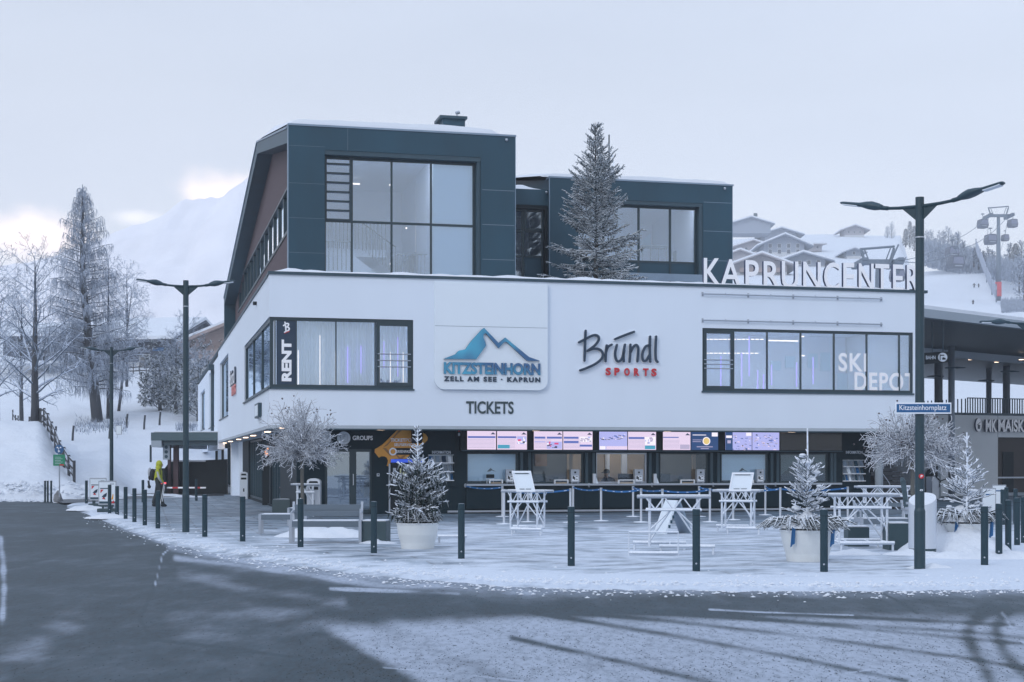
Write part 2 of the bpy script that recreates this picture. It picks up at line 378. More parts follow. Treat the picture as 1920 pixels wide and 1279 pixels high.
ys = list(np.arange(-120, 66, 12))+list(np.arange(66, 100, .5))+list(np.arange(100, 170, 1.5))+list(np.arange(170, 360, 5))+list(np.arange(360, 760, 10))+[800, 900, 1000]
asx = list(np.arange(-3, -.40, .13))+list(np.linspace(-.40, .40, 300))+list(np.arange(.46, 3, .13))
mb = MB()
for y in ys:
    for a in asx:
        x = a*max(y, 66); mb.v.append((x, y, hill(x, y) if abs(a) < .6 else hill(math.copysign(.6, a)*max(y, 66), y)))
nx = len(asx)
for i in range(len(ys)-1):
    for j in range(nx-1): mb.f.append((i*nx+j, i*nx+j+1, (i+1)*nx+j+1, (i+1)*nx+j)); mb.m.append(0)
tag(mb.build('ground', M['snow'], smooth=True), kind='structure')

def poly_in(x, y, P):
    c = False; n = len(P); j = n-1
    for i in range(n):
        if (P[i][1] > y) != (P[j][1] > y) and x < (P[j][0]-P[i][0])*(y-P[i][1])/(P[j][1]-P[i][1])+P[i][0]: c = not c
        j = i
    return c
def pl_dist(Xs, Ys, P):
    d = np.full(Xs.shape, 1e9)
    for (x0, y0), (x1, y1) in zip(P[:-1], P[1:]):
        dx, dy = x1-x0, y1-y0; t = np.clip(((Xs-x0)*dx+(Ys-y0)*dy)/(dx*dx+dy*dy), 0, 1)
        d = np.minimum(d, np.hypot(Xs-x0-t*dx, Ys-y0-t*dy))
    return d
_kx = [100, 130, 150, 180, 215, 260, 320, 400, 500, 640, 760, 860, 960, 1050, 1180, 1300, 1500, 1700, 1920, 2100, 2600]
_ky = [938, 948, 956, 969, 982, 997, 1016, 1032, 1047, 1066, 1078, 1086, 1092, 1096, 1098, 1099, 1101, 1100, 1098, 1090, 1070]
KX = list(range(100, 2601, 10)); _b = np.interp(range(60, 2641, 10), _kx, _ky); KY = list(np.convolve(_b, np.ones(9)/9, 'valid'))
def sstep(a, b, x): t = np.clip((x-a)/(b-a), 0, 1); return t*t*(3-2*t)

# road: asphalt with frost, packed snow and wheel tracks lying on it
zr = -.06
yy = list(np.linspace(938, 1300, 380)); Yr = [(CAMZ-zr)*FPX/(y-HOR) for y in yy]+[10, 8, 5, 2, -2, -10, -25, -50, -90]
ax_ = np.concatenate([np.linspace(-1.6, -.42, 12), np.linspace(-.40, .40, 620), np.linspace(.42, 1.6, 12)])
Yg, Ag = np.meshgrid(np.array(Yr), ax_, indexing='ij'); Xg = Ag*np.maximum(Yg, 9)
PX = CX+FPX*Xg/np.maximum(Yg, 9); PY = HOR+(CAMZ-zr)*FPX/np.maximum(Yg, 9)
frost = .11+.0*PX
NZ = np.array([[.5+.9*mnoise.noise(Vector((PX[i,j]*.011, PY[i,j]*.05, 3))) for j in range(0, PX.shape[1], 4)] for i in range(PX.shape[0])]); NZ = np.array([np.interp(np.arange(PX.shape[1]), np.arange(0, PX.shape[1], 4), q_) for q_ in NZ]); NZ = np.clip(NZ+.35, .15, 1.15)
left = sstep(590, 790, PX-(PY-1180)*1.85+80)                    # diagonal left edge of the packed snow
topb = 1150+18*sstep(1000, 600, PX)
B = sstep(-14, 28, PY-topb+8*(NZ-.6))*sstep(575, 640, PX-(PY-1180)*1.75)
frost = np.maximum(frost, .70*B*(1-.10*sstep(1180, 1279, PY)))
kerb = np.interp(PX, KX, KY)
dk = PY-kerb
frost = np.maximum(frost, (.35+.6*NZ)*sstep(16, 0, dk)*sstep(120, 330, PX)); frost = np.maximum(frost, (.25+.35*NZ)*sstep(34, 0, dk)*sstep(200, 420, PX))
frost = np.maximum(frost, .50*sstep(48, 8, dk)*sstep(260, 420, PX)*sstep(1500, 900, PX))
for P, wd, am in (([(320, 1024), (470, 1052), (620, 1085), (760, 1098), (960, 1108)], 9, .75), ([(330, 1046), (520, 1070), (700, 1095), (1000, 1112)], 7, .6),
                  ([(620, 1104), (760, 1109), (860, 1112)], 4, .9), 
                  ([(0, 1010), (6, 1050), (8, 1110), (4, 1170)], 6, .8), ([(0, 1250), (60, 1225), (140, 1160)], 40, .30), ([(330, 1180), (470, 1150), (640, 1160)], 34, .28), ([(1331, 1143), (1417, 1148), (1600, 1154)], 2.2, .85),
                  ([(330, 1016), (318, 1028), (305, 1040), (290, 1100)], 1.6, .75), ([(720, 1252), (850, 1262), (1000, 1280)], 2.5, 1.0), ([(1474, 1281), (1624, 1257), (1802, 1232)], 2.4, 1.0),
                  ([(1880, 1150), (1905, 1190), (1930, 1215)], 6, .95), ([(340, 1075), (480, 1105), (640, 1130)], 16, .33)):
    frost = np.maximum(frost, am*np.exp(-(pl_dist(PX, PY, P)/wd)**2)*NZ)
for P, wd, am in (([(960, 1196), (1138, 1235), (1345, 1283)], 5, .46), ([(1000, 1148), (1067, 1160), (1245, 1189), (1460, 1228), (1700, 1277)], 4.5, .44), ([(900, 1135), (960, 1140), (1245, 1164), (1531, 1196), (1816, 1235), (1960, 1260)], 4, .38),
                  ([(1100, 1142), (1174, 1147), (1460, 1164), (1816, 1185), (1960, 1200)], 4, .36), ([(1250, 1146), (1317, 1151), (1602, 1178), (1960, 1211)], 3.5, .34), ([(700, 1172), (870, 1240), (980, 1290)], 14, .14), ([(860, 1164), (1080, 1230), (1200, 1290)], 10, .12),
                  ([(1852, 1146), (1820, 1170), (1814, 1190), (1827, 1221), (1862, 1285)], 12, .42), ([(1884, 1148), (1867, 1180), (1881, 1221), (1930, 1275)], 11, .42), ([(1040, 1143), (1500, 1153), (1900, 1172)], 3.5, .4), ([(1640, 1105), (1680, 1125), (1720, 1150)], 1.5, .3)):
    frost = frost-am*np.exp(-(pl_dist(PX, PY, P)/wd)**2)*(.35+.65*NZ)
frost -= .16*np.exp(-(pl_dist(PX, PY, [(303, 1048), (288, 1105), (262, 1160), (285, 1200), (420, 1214), (600, 1240), (740, 1256)])/2.2)**2)
frost = np.clip(frost, 0, 1)
n0, n1 = Yg.shape; mb = MB()
mb.v = list(zip(Xg.ravel().tolist(), Yg.ravel().tolist(), [zr]*Xg.size))
idx = np.arange(Xg.size).reshape(n0, n1)
mb.f = np.stack([idx[:-1,:-1], idx[1:,:-1], idx[1:,1:], idx[:-1,1:]], -1).reshape(-1, 4).tolist(); mb.m = [0]*len(mb.f)
def groundmat(name, base, snow, spec, kind):
    m = bpy.data.materials.new(name); m.use_nodes = True; t = m.node_tree; b = t.nodes['Principled BSDF']; N = t.nodes.new; L = t.links.new
    g = N('ShaderNodeNewGeometry'); at = N('ShaderNodeAttribute'); at.attribute_name = 'frost'
    rot = N('ShaderNodeMapping'); rot.inputs['Rotation'].default_value = (0, 0, -TH); L(g.outputs['Position'], rot.inputs[0])
    def noise(s, det, sc_=(1,1,1), src=rot):
        mp = N('ShaderNodeMapping'); mp.inputs['Scale'].default_value = sc_; L(src.outputs[0], mp.inputs[0])
        n = N('ShaderNodeTexNoise'); n.inputs['Scale'].default_value = s; n.inputs['Detail'].default_value = det; n.inputs['Roughness'].default_value = .65; L(mp.outputs[0], n.inputs[0]); return n.outputs[0]
    def ma(op, a, b_, c=None):
        x = N('ShaderNodeMath'); x.operation = op
        for i, v in enumerate((a, b_, c)):
            if v is None: continue
            if isinstance(v, (int, float)): x.inputs[i].default_value = v
            else: L(v, x.inputs[i])
        return x.outputs[0]
    ws = (1, .30, 1) if kind == 'road' else (1, 1, 1); big = noise(.55, 6, (1, .45, 1) if kind == 'road' else (1, 1.6, 1), g if kind == 'road' else rot); mid = noise(2.4, 7, (1, .35, 1) if kind == 'road' else (1, 1.5, 1), g if kind == 'road' else rot); fine = noise(14, 6, ws, g)
    def mrange(v, a, b_, c=0, d=1):
        r = N('ShaderNodeMapRange'); r.interpolation_type = 'SMOOTHSTEP'; L(v, r.inputs[0])
        for i, q in enumerate((a, b_, c, d)): r.inputs[i+1].default_value = q
        return r.outputs[0]
    def mixc(f, a, b_):
        x = N('ShaderNodeMix'); x.data_type = 'RGBA'; L(f, x.inputs[0])
        for i, v in ((6, a), (7, b_)):
            if isinstance(v, tuple): x.inputs[i].default_value = v+(1,)
            else: L(v, x.inputs[i])
        return x.outputs[2]
    if kind == 'road':
        f = ma('ADD', at.outputs['Fac'], ma('MULTIPLY_ADD', big, .5, -.25)); f = ma('ADD', f, ma('MULTIPLY_ADD', mid, .44, -.22))
        thin = mrange(f, .05, .75, 0, .80)
        # grit and thawed specks showing through the packed snow
        vo = N('ShaderNodeTexVoronoi'); vo.inputs['Scale'].default_value = 5.5; vm = N('ShaderNodeMapping'); vm.inputs['Scale'].default_value = (1, .38, 1); L(g.outputs['Position'], vm.inputs[0]); L(vm.outputs[0], vo.inputs[0])
        vsp = ma('ADD', vo.outputs['Distance'], ma('MULTIPLY_ADD', fine, -.45, .24)); spk = mrange(vsp, .05, .12, .3, 1)
        fn = mrange(fine, .32, .58, .68, 1)
        fac = ma('MULTIPLY', ma('MULTIPLY', thin, spk), fn)
        ag = mixc(mrange(noise(24, 4, (1, .25, 1), g), .3, .7), tuple(c*.5 for c in base), tuple(c*1.6 for c in base))
        ag = mixc(mrange(big, .35, .65, 0, .5), ag, tuple(c*1.55 for c in base))
        col = mixc(fac, ag, snow)
    else:
        f = ma('ADD', at.outputs['Fac'], ma('MULTIPLY_ADD', big, .55, -.27)); f = ma('ADD', f, ma('MULTIPLY_ADD', noise(1.5, 7, (.8, 1.3, 1)), 1.45, -.72))
        fac = ma('MULTIPLY', mrange(f, .12, .78), mrange(fine, .25, .45, .72, 1))
        br = N('ShaderNodeTexBrick'); br.inputs['Scale'].default_value = 1; br.inputs['Brick Width'].default_value = 1.3; br.inputs['Row Height'].default_value = .8; br.inputs['Mortar Size'].default_value = .03
        br.inputs['Color1'].default_value = (base[0]*.6, base[1]*.6, base[2]*.6, 1); br.inputs['Color2'].default_value = (base[0]*1.5, base[1]*1.5, base[2]*1.5, 1); br.inputs['Mortar'].default_value = (.035, .045, .055, 1)
        L(rot.outputs[0], br.inputs[0])
        col = mixc(fac, br.outputs[0], snow)
    L(col, b.inputs['Base Color']); b.inputs['Roughness'].default_value = .8
    L(mrange(fac, 0, 1, spec, .95), b.inputs['Roughness'])
    hh = ma('ADD', ma('MULTIPLY', fine, .25), ma('ADD', ma('MULTIPLY', mid, .5), ma('MULTIPLY', fac, 1.1)))
    bp = N('ShaderNodeBump'); bp.inputs['Strength'].default_value = .35; bp.inputs['Distance'].default_value = .02; L(hh, bp.inputs['Height']); L(bp.outputs[0], b.inputs['Normal'])
    return m
M['road'] = groundmat('frosty_asphalt', (.010,.027,.039), (.47,.53,.64), .62, 'road')
M['plaza'] = groundmat('snowy_pavers', (.10,.145,.19), (.62,.68,.77), .6, 'plaza')
def setattr_(o, vals):
    a = o.data.attributes.new('frost', 'FLOAT', 'POINT'); a.data.foreach_set('value', np.asarray(vals, dtype=np.float32).ravel())
o = mb.build('road', M['road'], smooth=True); setattr_(o, frost); tag(o, kind='structure')

# plaza: pavers with trodden snow, its edge follows the kerb
xs = np.linspace(126, 2500, 900); rows = 280
ktop = np.interp(xs, [126, 150, 190, 240, 330, 420, 2500], [946, 941, 936, 931, 926, 914, 914])
kb = np.array([np.interp(x, KX, KY)+2.2*fbm(x, 0, .02, 9)+1.0*fbm(x, 3, .11, 5) for x in xs])
T = np.linspace(0, 1, rows)[:, None]
PY = kb[None, :]*(1-T)+ktop[None, :]*T; PX = np.repeat(xs[None, :], rows, 0)
Yg = CAMZ*FPX/(PY-HOR); Xg = (PX-CX)/FPX*Yg
d = kb[None, :]-PY
m_ = .55*sstep(560, 900, PX)+.27*(1-sstep(560, 900, PX))
m_ = m_+.22*sstep(975, 1015, PY)*(1-sstep(520, 760, PX))
band = (.62+.3*sstep(600, 1000, PX))*sstep(44, 10, d)*(.8+.2*sstep(0, 6, d)); m_ = np.maximum(m_, band)
nearb = sstep(995, 966, PY)*sstep(430, 650, PX); m_ = m_*(1-.85*nearb)
m_ = np.maximum(m_, .85*sstep(150, 175, PX)*sstep(200, 175, PX)*sstep(30, 10, d)); m_ = np.maximum(m_, .9*sstep(1620, 1760, PX)*sstep(975, 1010, PY))
for P, wd, am in (([(1120, 992), (1060, 991)], 3, .3),):
    m_ = m_-am*np.exp(-(pl_dist(PX, PY, P)/wd)**2)
Zg = np.zeros_like(Yg)
hb = sstep(0, 14, d)*sstep(60, 24, d)*sstep(200, 700, PX)
Zg += .02*hb*np.vectorize(lambda x, y: .6+fbm(x, y, 1.1, 3))(Xg, Yg)
Zg += .058*sstep(0, 9, d)-.058
mb = MB(); mb.v = list(zip(Xg.ravel().tolist(), Yg.ravel().tolist(), Zg.ravel().tolist()))
idx = np.arange(Xg.size).reshape(rows, len(xs)); mb.f = np.stack([idx[:-1,:-1], idx[:-1,1:], idx[1:,1:], idx[1:,:-1]], -1).reshape(-1, 4).tolist(); mb.m = [0]*len(mb.f)
k0 = len(mb.v); mb.v += [(x, y, -.2) for x, y in zip(Xg[0].tolist(), Yg[0].tolist())]
for j in range(len(xs)-1): mb.f.append((j, k0+j, k0+j+1, j+1)); mb.m.append(0)
o = mb.build('plaza', M['plaza'], smooth=True); setattr_(o, np.concatenate([np.clip(m_, 0, 1).ravel(), np.clip(m_[0], 0, 1)])); tag(o, kind='structure')
# wet asphalt of the car park lane behind the walkway
mb = MB(); P = [(100, 939), (150, 933), (240, 926), (330, 921), (420, 918), (420, 930), (330, 931), (240, 936), (160, 942), (118, 944)]
mb.v = [tuple(G(x, y, 0)+Vector((0, 0, .012))) for x, y in P]; mb.f = [tuple(range(len(P)))[::-1]]; mb.m = [0]
o = mb.build('driveway', mat('wet_asphalt', (.05,.06,.075), .5, var=.5, scale=.6)); tag(o, kind='structure')

# the far mountain in mist
mb = MB(); cols = 150; rws = 26
for i in range(rws):
    for j in range(cols):
        px = -700+j*1700/(cols-1); t = i/(rws-1)
        top = interp(px, [-700, -200, 0, 100, 215, 300, 345, 400, 470, 560, 700, 1000], [480, 470, 500, 478, 432, 398, 374, 366, 330, 360, 420, 520])
        top += 8*fbm(px, 0, .02, 2)+3*fbm(px, 4, .09, 2)
        Y = 640+260*t; z = (HOR-top)*900/FPX*(t**.8); x = (px-CX)/FPX*900
        mb.v.append((x+6*fbm(px, i*20, .02, 3)*t*(1-t)*4, Y, z+5*fbm(px*.5, i*12, .04, 7)*math.sin(math.pi*t)))
for i in range(rws-1):
    for j in range(cols-1): a = i*cols+j; mb.f.append((a, a+1, a+cols+1, a+cols)); mb.m.append(0)
mm = mat('mountain_snow_haze_pale', (.80,.79,.83), .9, var=.18, scale=.03)  # snow colour paled towards the haze so the mountain fades
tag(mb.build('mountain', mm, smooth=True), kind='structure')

def haze():
    m = bpy.data.materials.new('haze'); m.use_nodes = True; t = m.node_tree; t.nodes.clear()
    o = t.nodes.new('ShaderNodeOutputMaterial'); v = t.nodes.new('ShaderNodeVolumePrincipled')
    v.inputs['Color'].default_value = (.96, .975, 1, 1); v.inputs['Density'].default_value = HAZE; v.inputs['Anisotropy'].default_value = .2
    t.links.new(v.outputs[0], o.inputs['Volume'])
    mb = MB(); mb.box(-1200, 1200, -140, 1080, -1.5, 215); tag(mb.build('haze', m), kind='stuff')
HAZE = .00062
haze()

rg = random.Random(12); mb = MB()
def rock(mb, c, s, fl=.6):
    b0 = len(mb.v); k = [Vector((rg.uniform(.6,1.1)*x, rg.uniform(.6,1.1)*y, rg.uniform(.6,1.1)*z*fl))*s for x, y, z in ((1,0,0),(0,1,0),(-1,0,0),(0,-1,0),(0,0,1),(0,0,-.3))]
    mb.v += [tuple(Vector(c)+q) for q in k]; mb.f += [(b0+a, b0+b_, b0+c_) for a, b_, c_ in ((0,1,4),(1,2,4),(2,3,4),(3,0,4),(1,0,5),(2,1,5),(3,2,5),(0,3,5))]; mb.m += [0]*8
for i in range(9500):
    y = 1100+(185*rg.random()**.9); x = rg.uniform(560, 1960) if i % 4 else rg.uniform(0, 1960); p = G(x, y, zr); rock(mb, (p.x, p.y, zr+.002), rg.choice((.003, .004, .005, .007, .009)), .5)
tag(mb.build('grit', mat('grit_stone', (.03,.035,.04), .9)), kind='stuff')
mb = MB()
for i in range(2600):
    x = rg.uniform(150, 1960); k_ = float(np.interp(x, KX, KY)); y = k_+rg.gauss(1, 6) if i % 2 else k_-abs(rg.gauss(4, 12)); p = G(x, max(y, 946), 0); rock(mb, (p.x, p.y, (-.055 if y > k_+1 else .0)+.004), rg.choice((.012, .018, .025, .04)), .6)
for i in range(900):
    x = rg.uniform(-30, 235); Y = rg.uniform(67.2, 73.5); X = (x-CX)/FPX*Y; rock(mb, (X, Y, hill(X, Y)+.01), rg.uniform(.04, .16), .7)
tag(mb.build('snow_crumb', M['snow']), kind='stuff')
def mound(px, py, rx, ry, h, seed=1, z=0):
    """a heap of shovelled snow"""
    c = G(px, py, z); mb = MB(); n, k = 36, 10
    for i in range(k+1):
        r = i/k
        for j in range(n):
            a = 2*math.pi*j/n; rr = r*(1+.22*fbm(math.cos(a)*2, math.sin(a)*2, 1, seed))
            x, y = rx*rr*math.cos(a), ry*rr*math.sin(a)
            hgt = h*(1-r**2)**1.1*(1+.5*fbm(x, y, 3, seed)) if r < 1 else 0
            mb.v.append((x, y, max(0, hgt+.03*fbm(x, y, 9, seed)*(1-r))+(.006 if r < 1 else -.02)))
    for i in range(k):
        for j in range(n): mb.f.append((i*n+j, i*n+(j+1)%n, (i+1)*n+(j+1)%n, (i+1)*n+j)); mb.m.append(0)
    return tag(mb.build('snow_pile', M['snow'], smooth=True, loc=c), kind='stuff')
mound(606, 1006, 1.1, .8, .22, 1); mound(1790, 1032, 1.0, 1.1, .42, 2); mound(1850, 1046, 1.1, .5, .14, 3)
mound(165, 956, .75, .45, .13, 4); mound(205, 971, .7, .4, .10, 5); mound(1600, 1040, .5, .25, .08, 6); mound(1715, 1040, .6, .3, .06, 7); mound(1745, 1066, .4, .2, .05, 8); mound(710, 1019, .4, .2, .06, 9)
M['lampfill'] = emit('shop_lamp_and_fill', (.85,.92,1), 12)  # shop ceiling lamps, and the added fill panels of the upper rooms
# ------------------------------------------------------------------ the centre: one building with its parts
bld = thing('commercial_building', 'white rendered modern ticket and shop building with slate-clad gabled upper storey', 'building', W(0, 0), TH)
ZT = F(505, 514)[1]; ZS = F(700, 798)[1]; UR = F(1733, 600)[0]
GF = 1.5                                                   # ground floor set back under the slab
UB = F(556, 900, GF)[0]                                    # side plane of the ground floor
VB = S(409, 700)[0]                                        # end of the main part along the side street
VE = S(371, 740)[0]
w1u1 = F(775, 660)[0]; w1t = F(775, 600)[1]; w1b = F(640, 728)[1]
w2u0 = F(1317, 670)[0]; w2t = F(1500, 619)[1]; w2b = F(1500, 735)[1]
# front and side walls of the first floor with their openings
mb = MB(); mb.walls(0, UR, ZS, ZT, [(-1, w1u1, w1b, w1t), (w2u0, UR-.42, w2b, w2t)], 0, .35)
so = [(.35, S(458, 700)[0], w1b, w1t)]
for xa, xb, yt, yb in ((428, 412, 672, 783), (402, 392, 695, 801), (384, 376, 733, 806)):
    va, vb = S(xa, 0)[0], S(xb, 0)[0]; so.append((va, vb, S((xa+xb)/2, yb)[1], S((xa+xb)/2, yt)[1]))
zsd = S(395, 695)[1]
mb.walls(.35, VB, ZS, ZT-.02, so, 0, .35, ax='x')
mb.walls(VB, VE, 2.4, ZT-.25, [s for s in so if s[0] > VB], 0, .35, ax='x')
mb.box(.35, UR, VE-.3, VE, 0, ZT-.3); mb.box(UR-.35, UR, .35, 16, ZS, ZT)
wall = mb.build('wall', M['render'], bld)
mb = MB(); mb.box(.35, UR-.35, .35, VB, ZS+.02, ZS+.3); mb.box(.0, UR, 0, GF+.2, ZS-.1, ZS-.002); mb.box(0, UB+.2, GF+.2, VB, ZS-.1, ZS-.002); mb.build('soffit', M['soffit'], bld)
mb = MB(); mb.box(-.04, UR+.1, -.06, .4, ZT, ZT+.09); mb.box(-.04, .4, .4, VE, ZT-.02, ZT+.07); mb.box(-.02, UR+.02, -.03, .02, ZS-.14, ZS-.1); mb.build('parapet_capping', M['cap'], bld)
mb = MB(); mb.box(.3, UR-.2, .35, VB, ZT-.35, ZT-.25); mb.build('terrace_roof', M['snowsoft'], bld)
# snow lying on the parapet
def snowstrip(pts, wd, h, name='snow_cover', seed=0, par=None, n=40, m='snowsoft'):
    """rounded ridge of snow along a line"""
    mb = MB(); a, b = Vector(pts[0]), Vector(pts[1]); d = b-a; s = Vector((-d.y, d.x, 0)).normalized(); K = 6
    for i in range(n+1):
        p = a+d*(i/n); hh = h*(.45+.75*abs(fbm(i*.35, seed*3, .5, seed)))*min(1, (i+.2)/2, (n-i+.2)/2)
        for k in range(K+1):
            t = k/K; mb.v.append(tuple(p+s*wd*(t-.5)+Vector((0, 0, hh*math.sin(math.pi*t)**.6))))
    for i in range(n):
        for k in range(K): q = i*(K+1)+k; mb.f.append((q, q+K+1, q+K+2, q+1)); mb.m.append(0)
    return mb.build(name, M[m], par or bld, smooth=True)
snowstrip([(.1, .18, ZT+.09), (UR-.4, .18, ZT+.09)], .34, .13, seed=1, n=90)
snowstrip([(.15, .9, ZT+.02), (3.2, .9, ZT+.02)], 1.3, .28, seed=2, n=20)
# window bands: frame, glass, rooms behind
def window_front(u0, u1, z0, z1, v, muls, rails=(), fr=.09, gm='glass', name='window', extra=(), dpt=.1, mw=.045):
    f = MB(); f.box(u0, u1, v, v+dpt, z1-fr, z1); f.box(u0, u1, v, v+dpt, z0, z0+fr); f.box(u0, u0+fr, v, v+dpt, z0+fr, z1-fr); f.box(u1-fr, u1, v, v+dpt, z0+fr, z1-fr)
    for m in muls: f.box(m-mw/2, m+mw/2, v+.012, v+dpt-.01, z0+fr, z1-fr)
    for a, b, z in rails: f.box(a, b, v+.015, v+dpt-.015, z-.035, z+.035)
    for q in extra: f.box(*q)
    fo = f.build(name, M['frame'], bld)
    g = MB(); g.add([(u0+.02, v+.06, z0+.02), (u1-.02, v+.06, z0+.02), (u1-.02, v+.06, z1-.02), (u0+.02, v+.06, z1-.02)], [(0,1,2,3)])
    g.build('pane', M[gm], fo); return fo
U = lambda px, v=0: F(px, 0, v)[0]
zc = (w1b+w1t)/2
cas = lambda a, b, za, zb, v, t=.07: [(a, b, v, v+.07, zb-t, zb), (a, b, v, v+.07, za, za+t), (a, a+t, v, v+.07, za+t, zb-t), (b-t, b, v, v+.07, za+t, zb-t)]
wf = window_front(.02, w1u1, w1b, w1t, .04, [U(516), U(556), U(630.5), U(704)], fr=.10, extra=cas(U(706), w1u1-.06, w1b+.09, w1t-.09, .02, .11), mw=.035)
mb = MB()
for y in (664, 676, 688): z = F(740, y)[1]; mb.tube([(U(708), -.02, z), (U(770), -.02, z)], .018, 6)
mb.build('safety_bar', M['metal'], wf)
# side of the corner window
vs = S(458, 700)[0]; f = MB()
f.box(.04, .14, .06, vs, w1t-.13, w1t); f.box(.04, .14, .06, vs, w1b, w1b+.1); f.box(.04, .14, vs-.3, vs, w1b+.1, w1t-.13)
for k in (3.8, 7.9): f.box(.05, .13, k, k+.06, w1b+.1, w1t-.13)
fo = f.build('window', M['frame'], bld); MB().add([(.09, .06, w1b), (.09, vs, w1b), (.09, vs, w1t), (.09, .06, w1t)], [(0,1,2,3)]).build('pane', M['glass'], fo)
for (a, b, z0, z1) in so[1:]:
    f = MB(); f.box(.12, .2, a, b, z1-.1, z1); f.box(.12, .2, a, b, z0, z0+.08); f.box(.12, .2, a, a+.1, z0, z1); f.box(.12, .2, b-.1, b, z0, z1); f.box(-.05, .12, a-.05, b, z0-.04, z0)
    fo = f.build('window', M['frame'], bld); MB().add([(.16, a, z0), (.16, b, z0), (.16, b, z1), (.16, a, z1)], [(0,1,2,3)]).build('pane', M['glass'], fo)
mb = MB(); mb.box(.01, .03, -.05, .04, w1b-.05, w1b); mb.box(-.06, w1u1+.03, -.05, .06, w1b-.05, w1b-.002); mb.box(-.06, .03, .06, vs+.05, w1b-.05, w1b-.002); mb.build('sill', M['cap'], bld)
# rooms behind the first-floor bands
mb = MB(); zf, zcl = w1b-.25, w1t+.2
mb.box(.36, UR-.4, 5.2, 5.3, zf, zcl); mb.box(.36, UR-.4, .4, 5.2, zf-.1, zf); mb.box(.36, UR-.4, .4, 5.2, zcl, zcl+.1)
mb.box(w1u1+1.5, w1u1+1.6, .4, 5.2, zf, zcl); mb.box(w2u0-.8, w2u0-.7, .4, 5.2, zf, zcl); mb.box(.36, 8, 16, 16.1, zf, zcl); mb.box(5, 5.1, 5.3, 16, zf, zcl)
mb.build('interior_room', M['inner'], bld)
mb = MB()
def sheer(u0, u1, v, z0, z1, amp=.04, wl=.16):
    n = int((u1-u0)/wl*6); b = len(mb.v)
    for i in range(n+1):
        x = u0+(u1-u0)*i/n; y = v+amp*math.sin(i*math.pi/3); mb.v += [(x, y, z0), (x, y, z1)]
    for i in range(n): mb.f.append((b+2*i, b+2*i+2, b+2*i+3, b+2*i+1)); mb.m.append(0)
sheer(U(557), U(702), .55, zf+.02, zcl-.02); sheer(U(706), U(773), 1.1, zf+.02, zcl-.02)
mb.build('curtain', M['curtain'], bld)
for u_, v_ in ((1.6, 2.2), (3.4, 2.2), (5.0, 2.2), (U(1400), 2.6), (U(1500), 2.6), (U(1620), 2.6)): MB().box(u_-.6, u_+.6, v_-.12, v_+.12, zcl-.06, zcl-.02).build('ceiling_lamp', M['lampfill'], bld)
mb = MB()
for px, y0, y1 in ((652, 650, 718), (677, 648, 700), (720, 640, 690), (746, 632, 706)):
    z0, z1 = F(px, y1, .45)[1], F(px, y0, .45)[1]; u = U(px, .45); mb.box(u-.012, u+.012, .45, .475, z0, z1)
for px, y0, y1 in ((1352, 668, 725), (1391, 662, 724), (1405, 630, 705), (1421, 694, 730), (1432, 702, 730), (1447, 684, 722), (1494, 680, 725), (1525, 670, 720)):
    u = U(px, 1.4); mb.box(u-.015, u+.015, 1.4, 1.43, F(px, y1, 1.4)[1], F(px, y0, 1.4)[1])
mb.build('light_strip', M['purple'], bld)
mb = MB()
for px in (559, 600, 629, 712, 732, 756): u = U(px, .5); mb.box(u-.008, u+.008, .5, .515, w1b+.1, w1b+1.2 if px != 600 else w1t-.5)
for y, xa, xb, n in ((637, 1323, 1435, 13), (663, 1323, 1425, 12)):
    for i in range(n): x = xa+(xb-xa)*i/n; z = F(x, y, 3.)[1]; mb.box(U(x, 3.), U(x+5.5, 3.), 3., 3.06, z, z+.03)
z = F(1470, 640, 2.)[1]; mb.box(U(1442, 2.), U(1497, 2.), 2., 2.05, z, z+.04)
for px, y in ((1668, 641), (1715, 658), (1505, 632), (1506, 668)): z = F(px, y, 2.5)[1]; mb.box(U(px-2, 2.5), U(px+3, 2.5), 2.5, 2.55, z, z+.04)
mb.build('ceiling_lamp', M['ledw'], bld)
mb = MB()
for px, y0, y1 in ((1455, 677, 694), (1482, 668, 690), (1524, 663, 690), (1548, 661, 696), (1612, 668, 735), (1665, 690, 735), (1705, 686, 735), (1580, 700, 735)):
    mb.box(U(px-9, 5.15), U(px+9, 5.15), 5.14, 5.19, F(px, y1, 5.15)[1], F(px, y0, 5.15)[1])
mb.build('rear_window', M['frostpane'], bld)
# right-hand band
mul2 = [U(x) for x in (1377, 1440, 1503, 1565.5, 1627, 1688)]
wf2 = window_front(w2u0, UR-.42, w2b, w2t, .04, mul2, fr=.09, extra=cas(w2u0+.07, U(1376), w2b+.08, w2t-.08, .02, .09), mw=.04)
mb = MB()
for y in (675, 683, 691): z = F(1345, y)[1]; mb.tube([(U(1320), -.02, z), (U(1374), -.02, z)], .018, 6)
mb.build('safety_bar', M['metal'], wf2)
mb = MB(); mb.box(w2u0-.03, UR-.4, -.05, .03, w2b-.06, w2b-.002); mb.build('sill', M['cap'], bld)
# shallow light fixing rails on the white wall
for y0, y1 in ((551, 561.5), (601, 608.5)):
    mb = MB(); a = F(1317, y0); b = F(1652, y1); za = (a[1]+b[1])/2; mb.tube([(a[0], -.09, za), (b[0], -.09, za)], .022, 8)
    for i in range(9): u = a[0]+(b[0]-a[0])*i/8; mb.tube([(u, -.09, za), (u, .0, za+(.05 if i % 2 else -.05))], .014, 5); mb.box(u-.03, u+.03, -.02, 0, za-.07, za+.07) if i % 2 == 0 else None
    mb.build('cable_rail', M['metal'], bld)
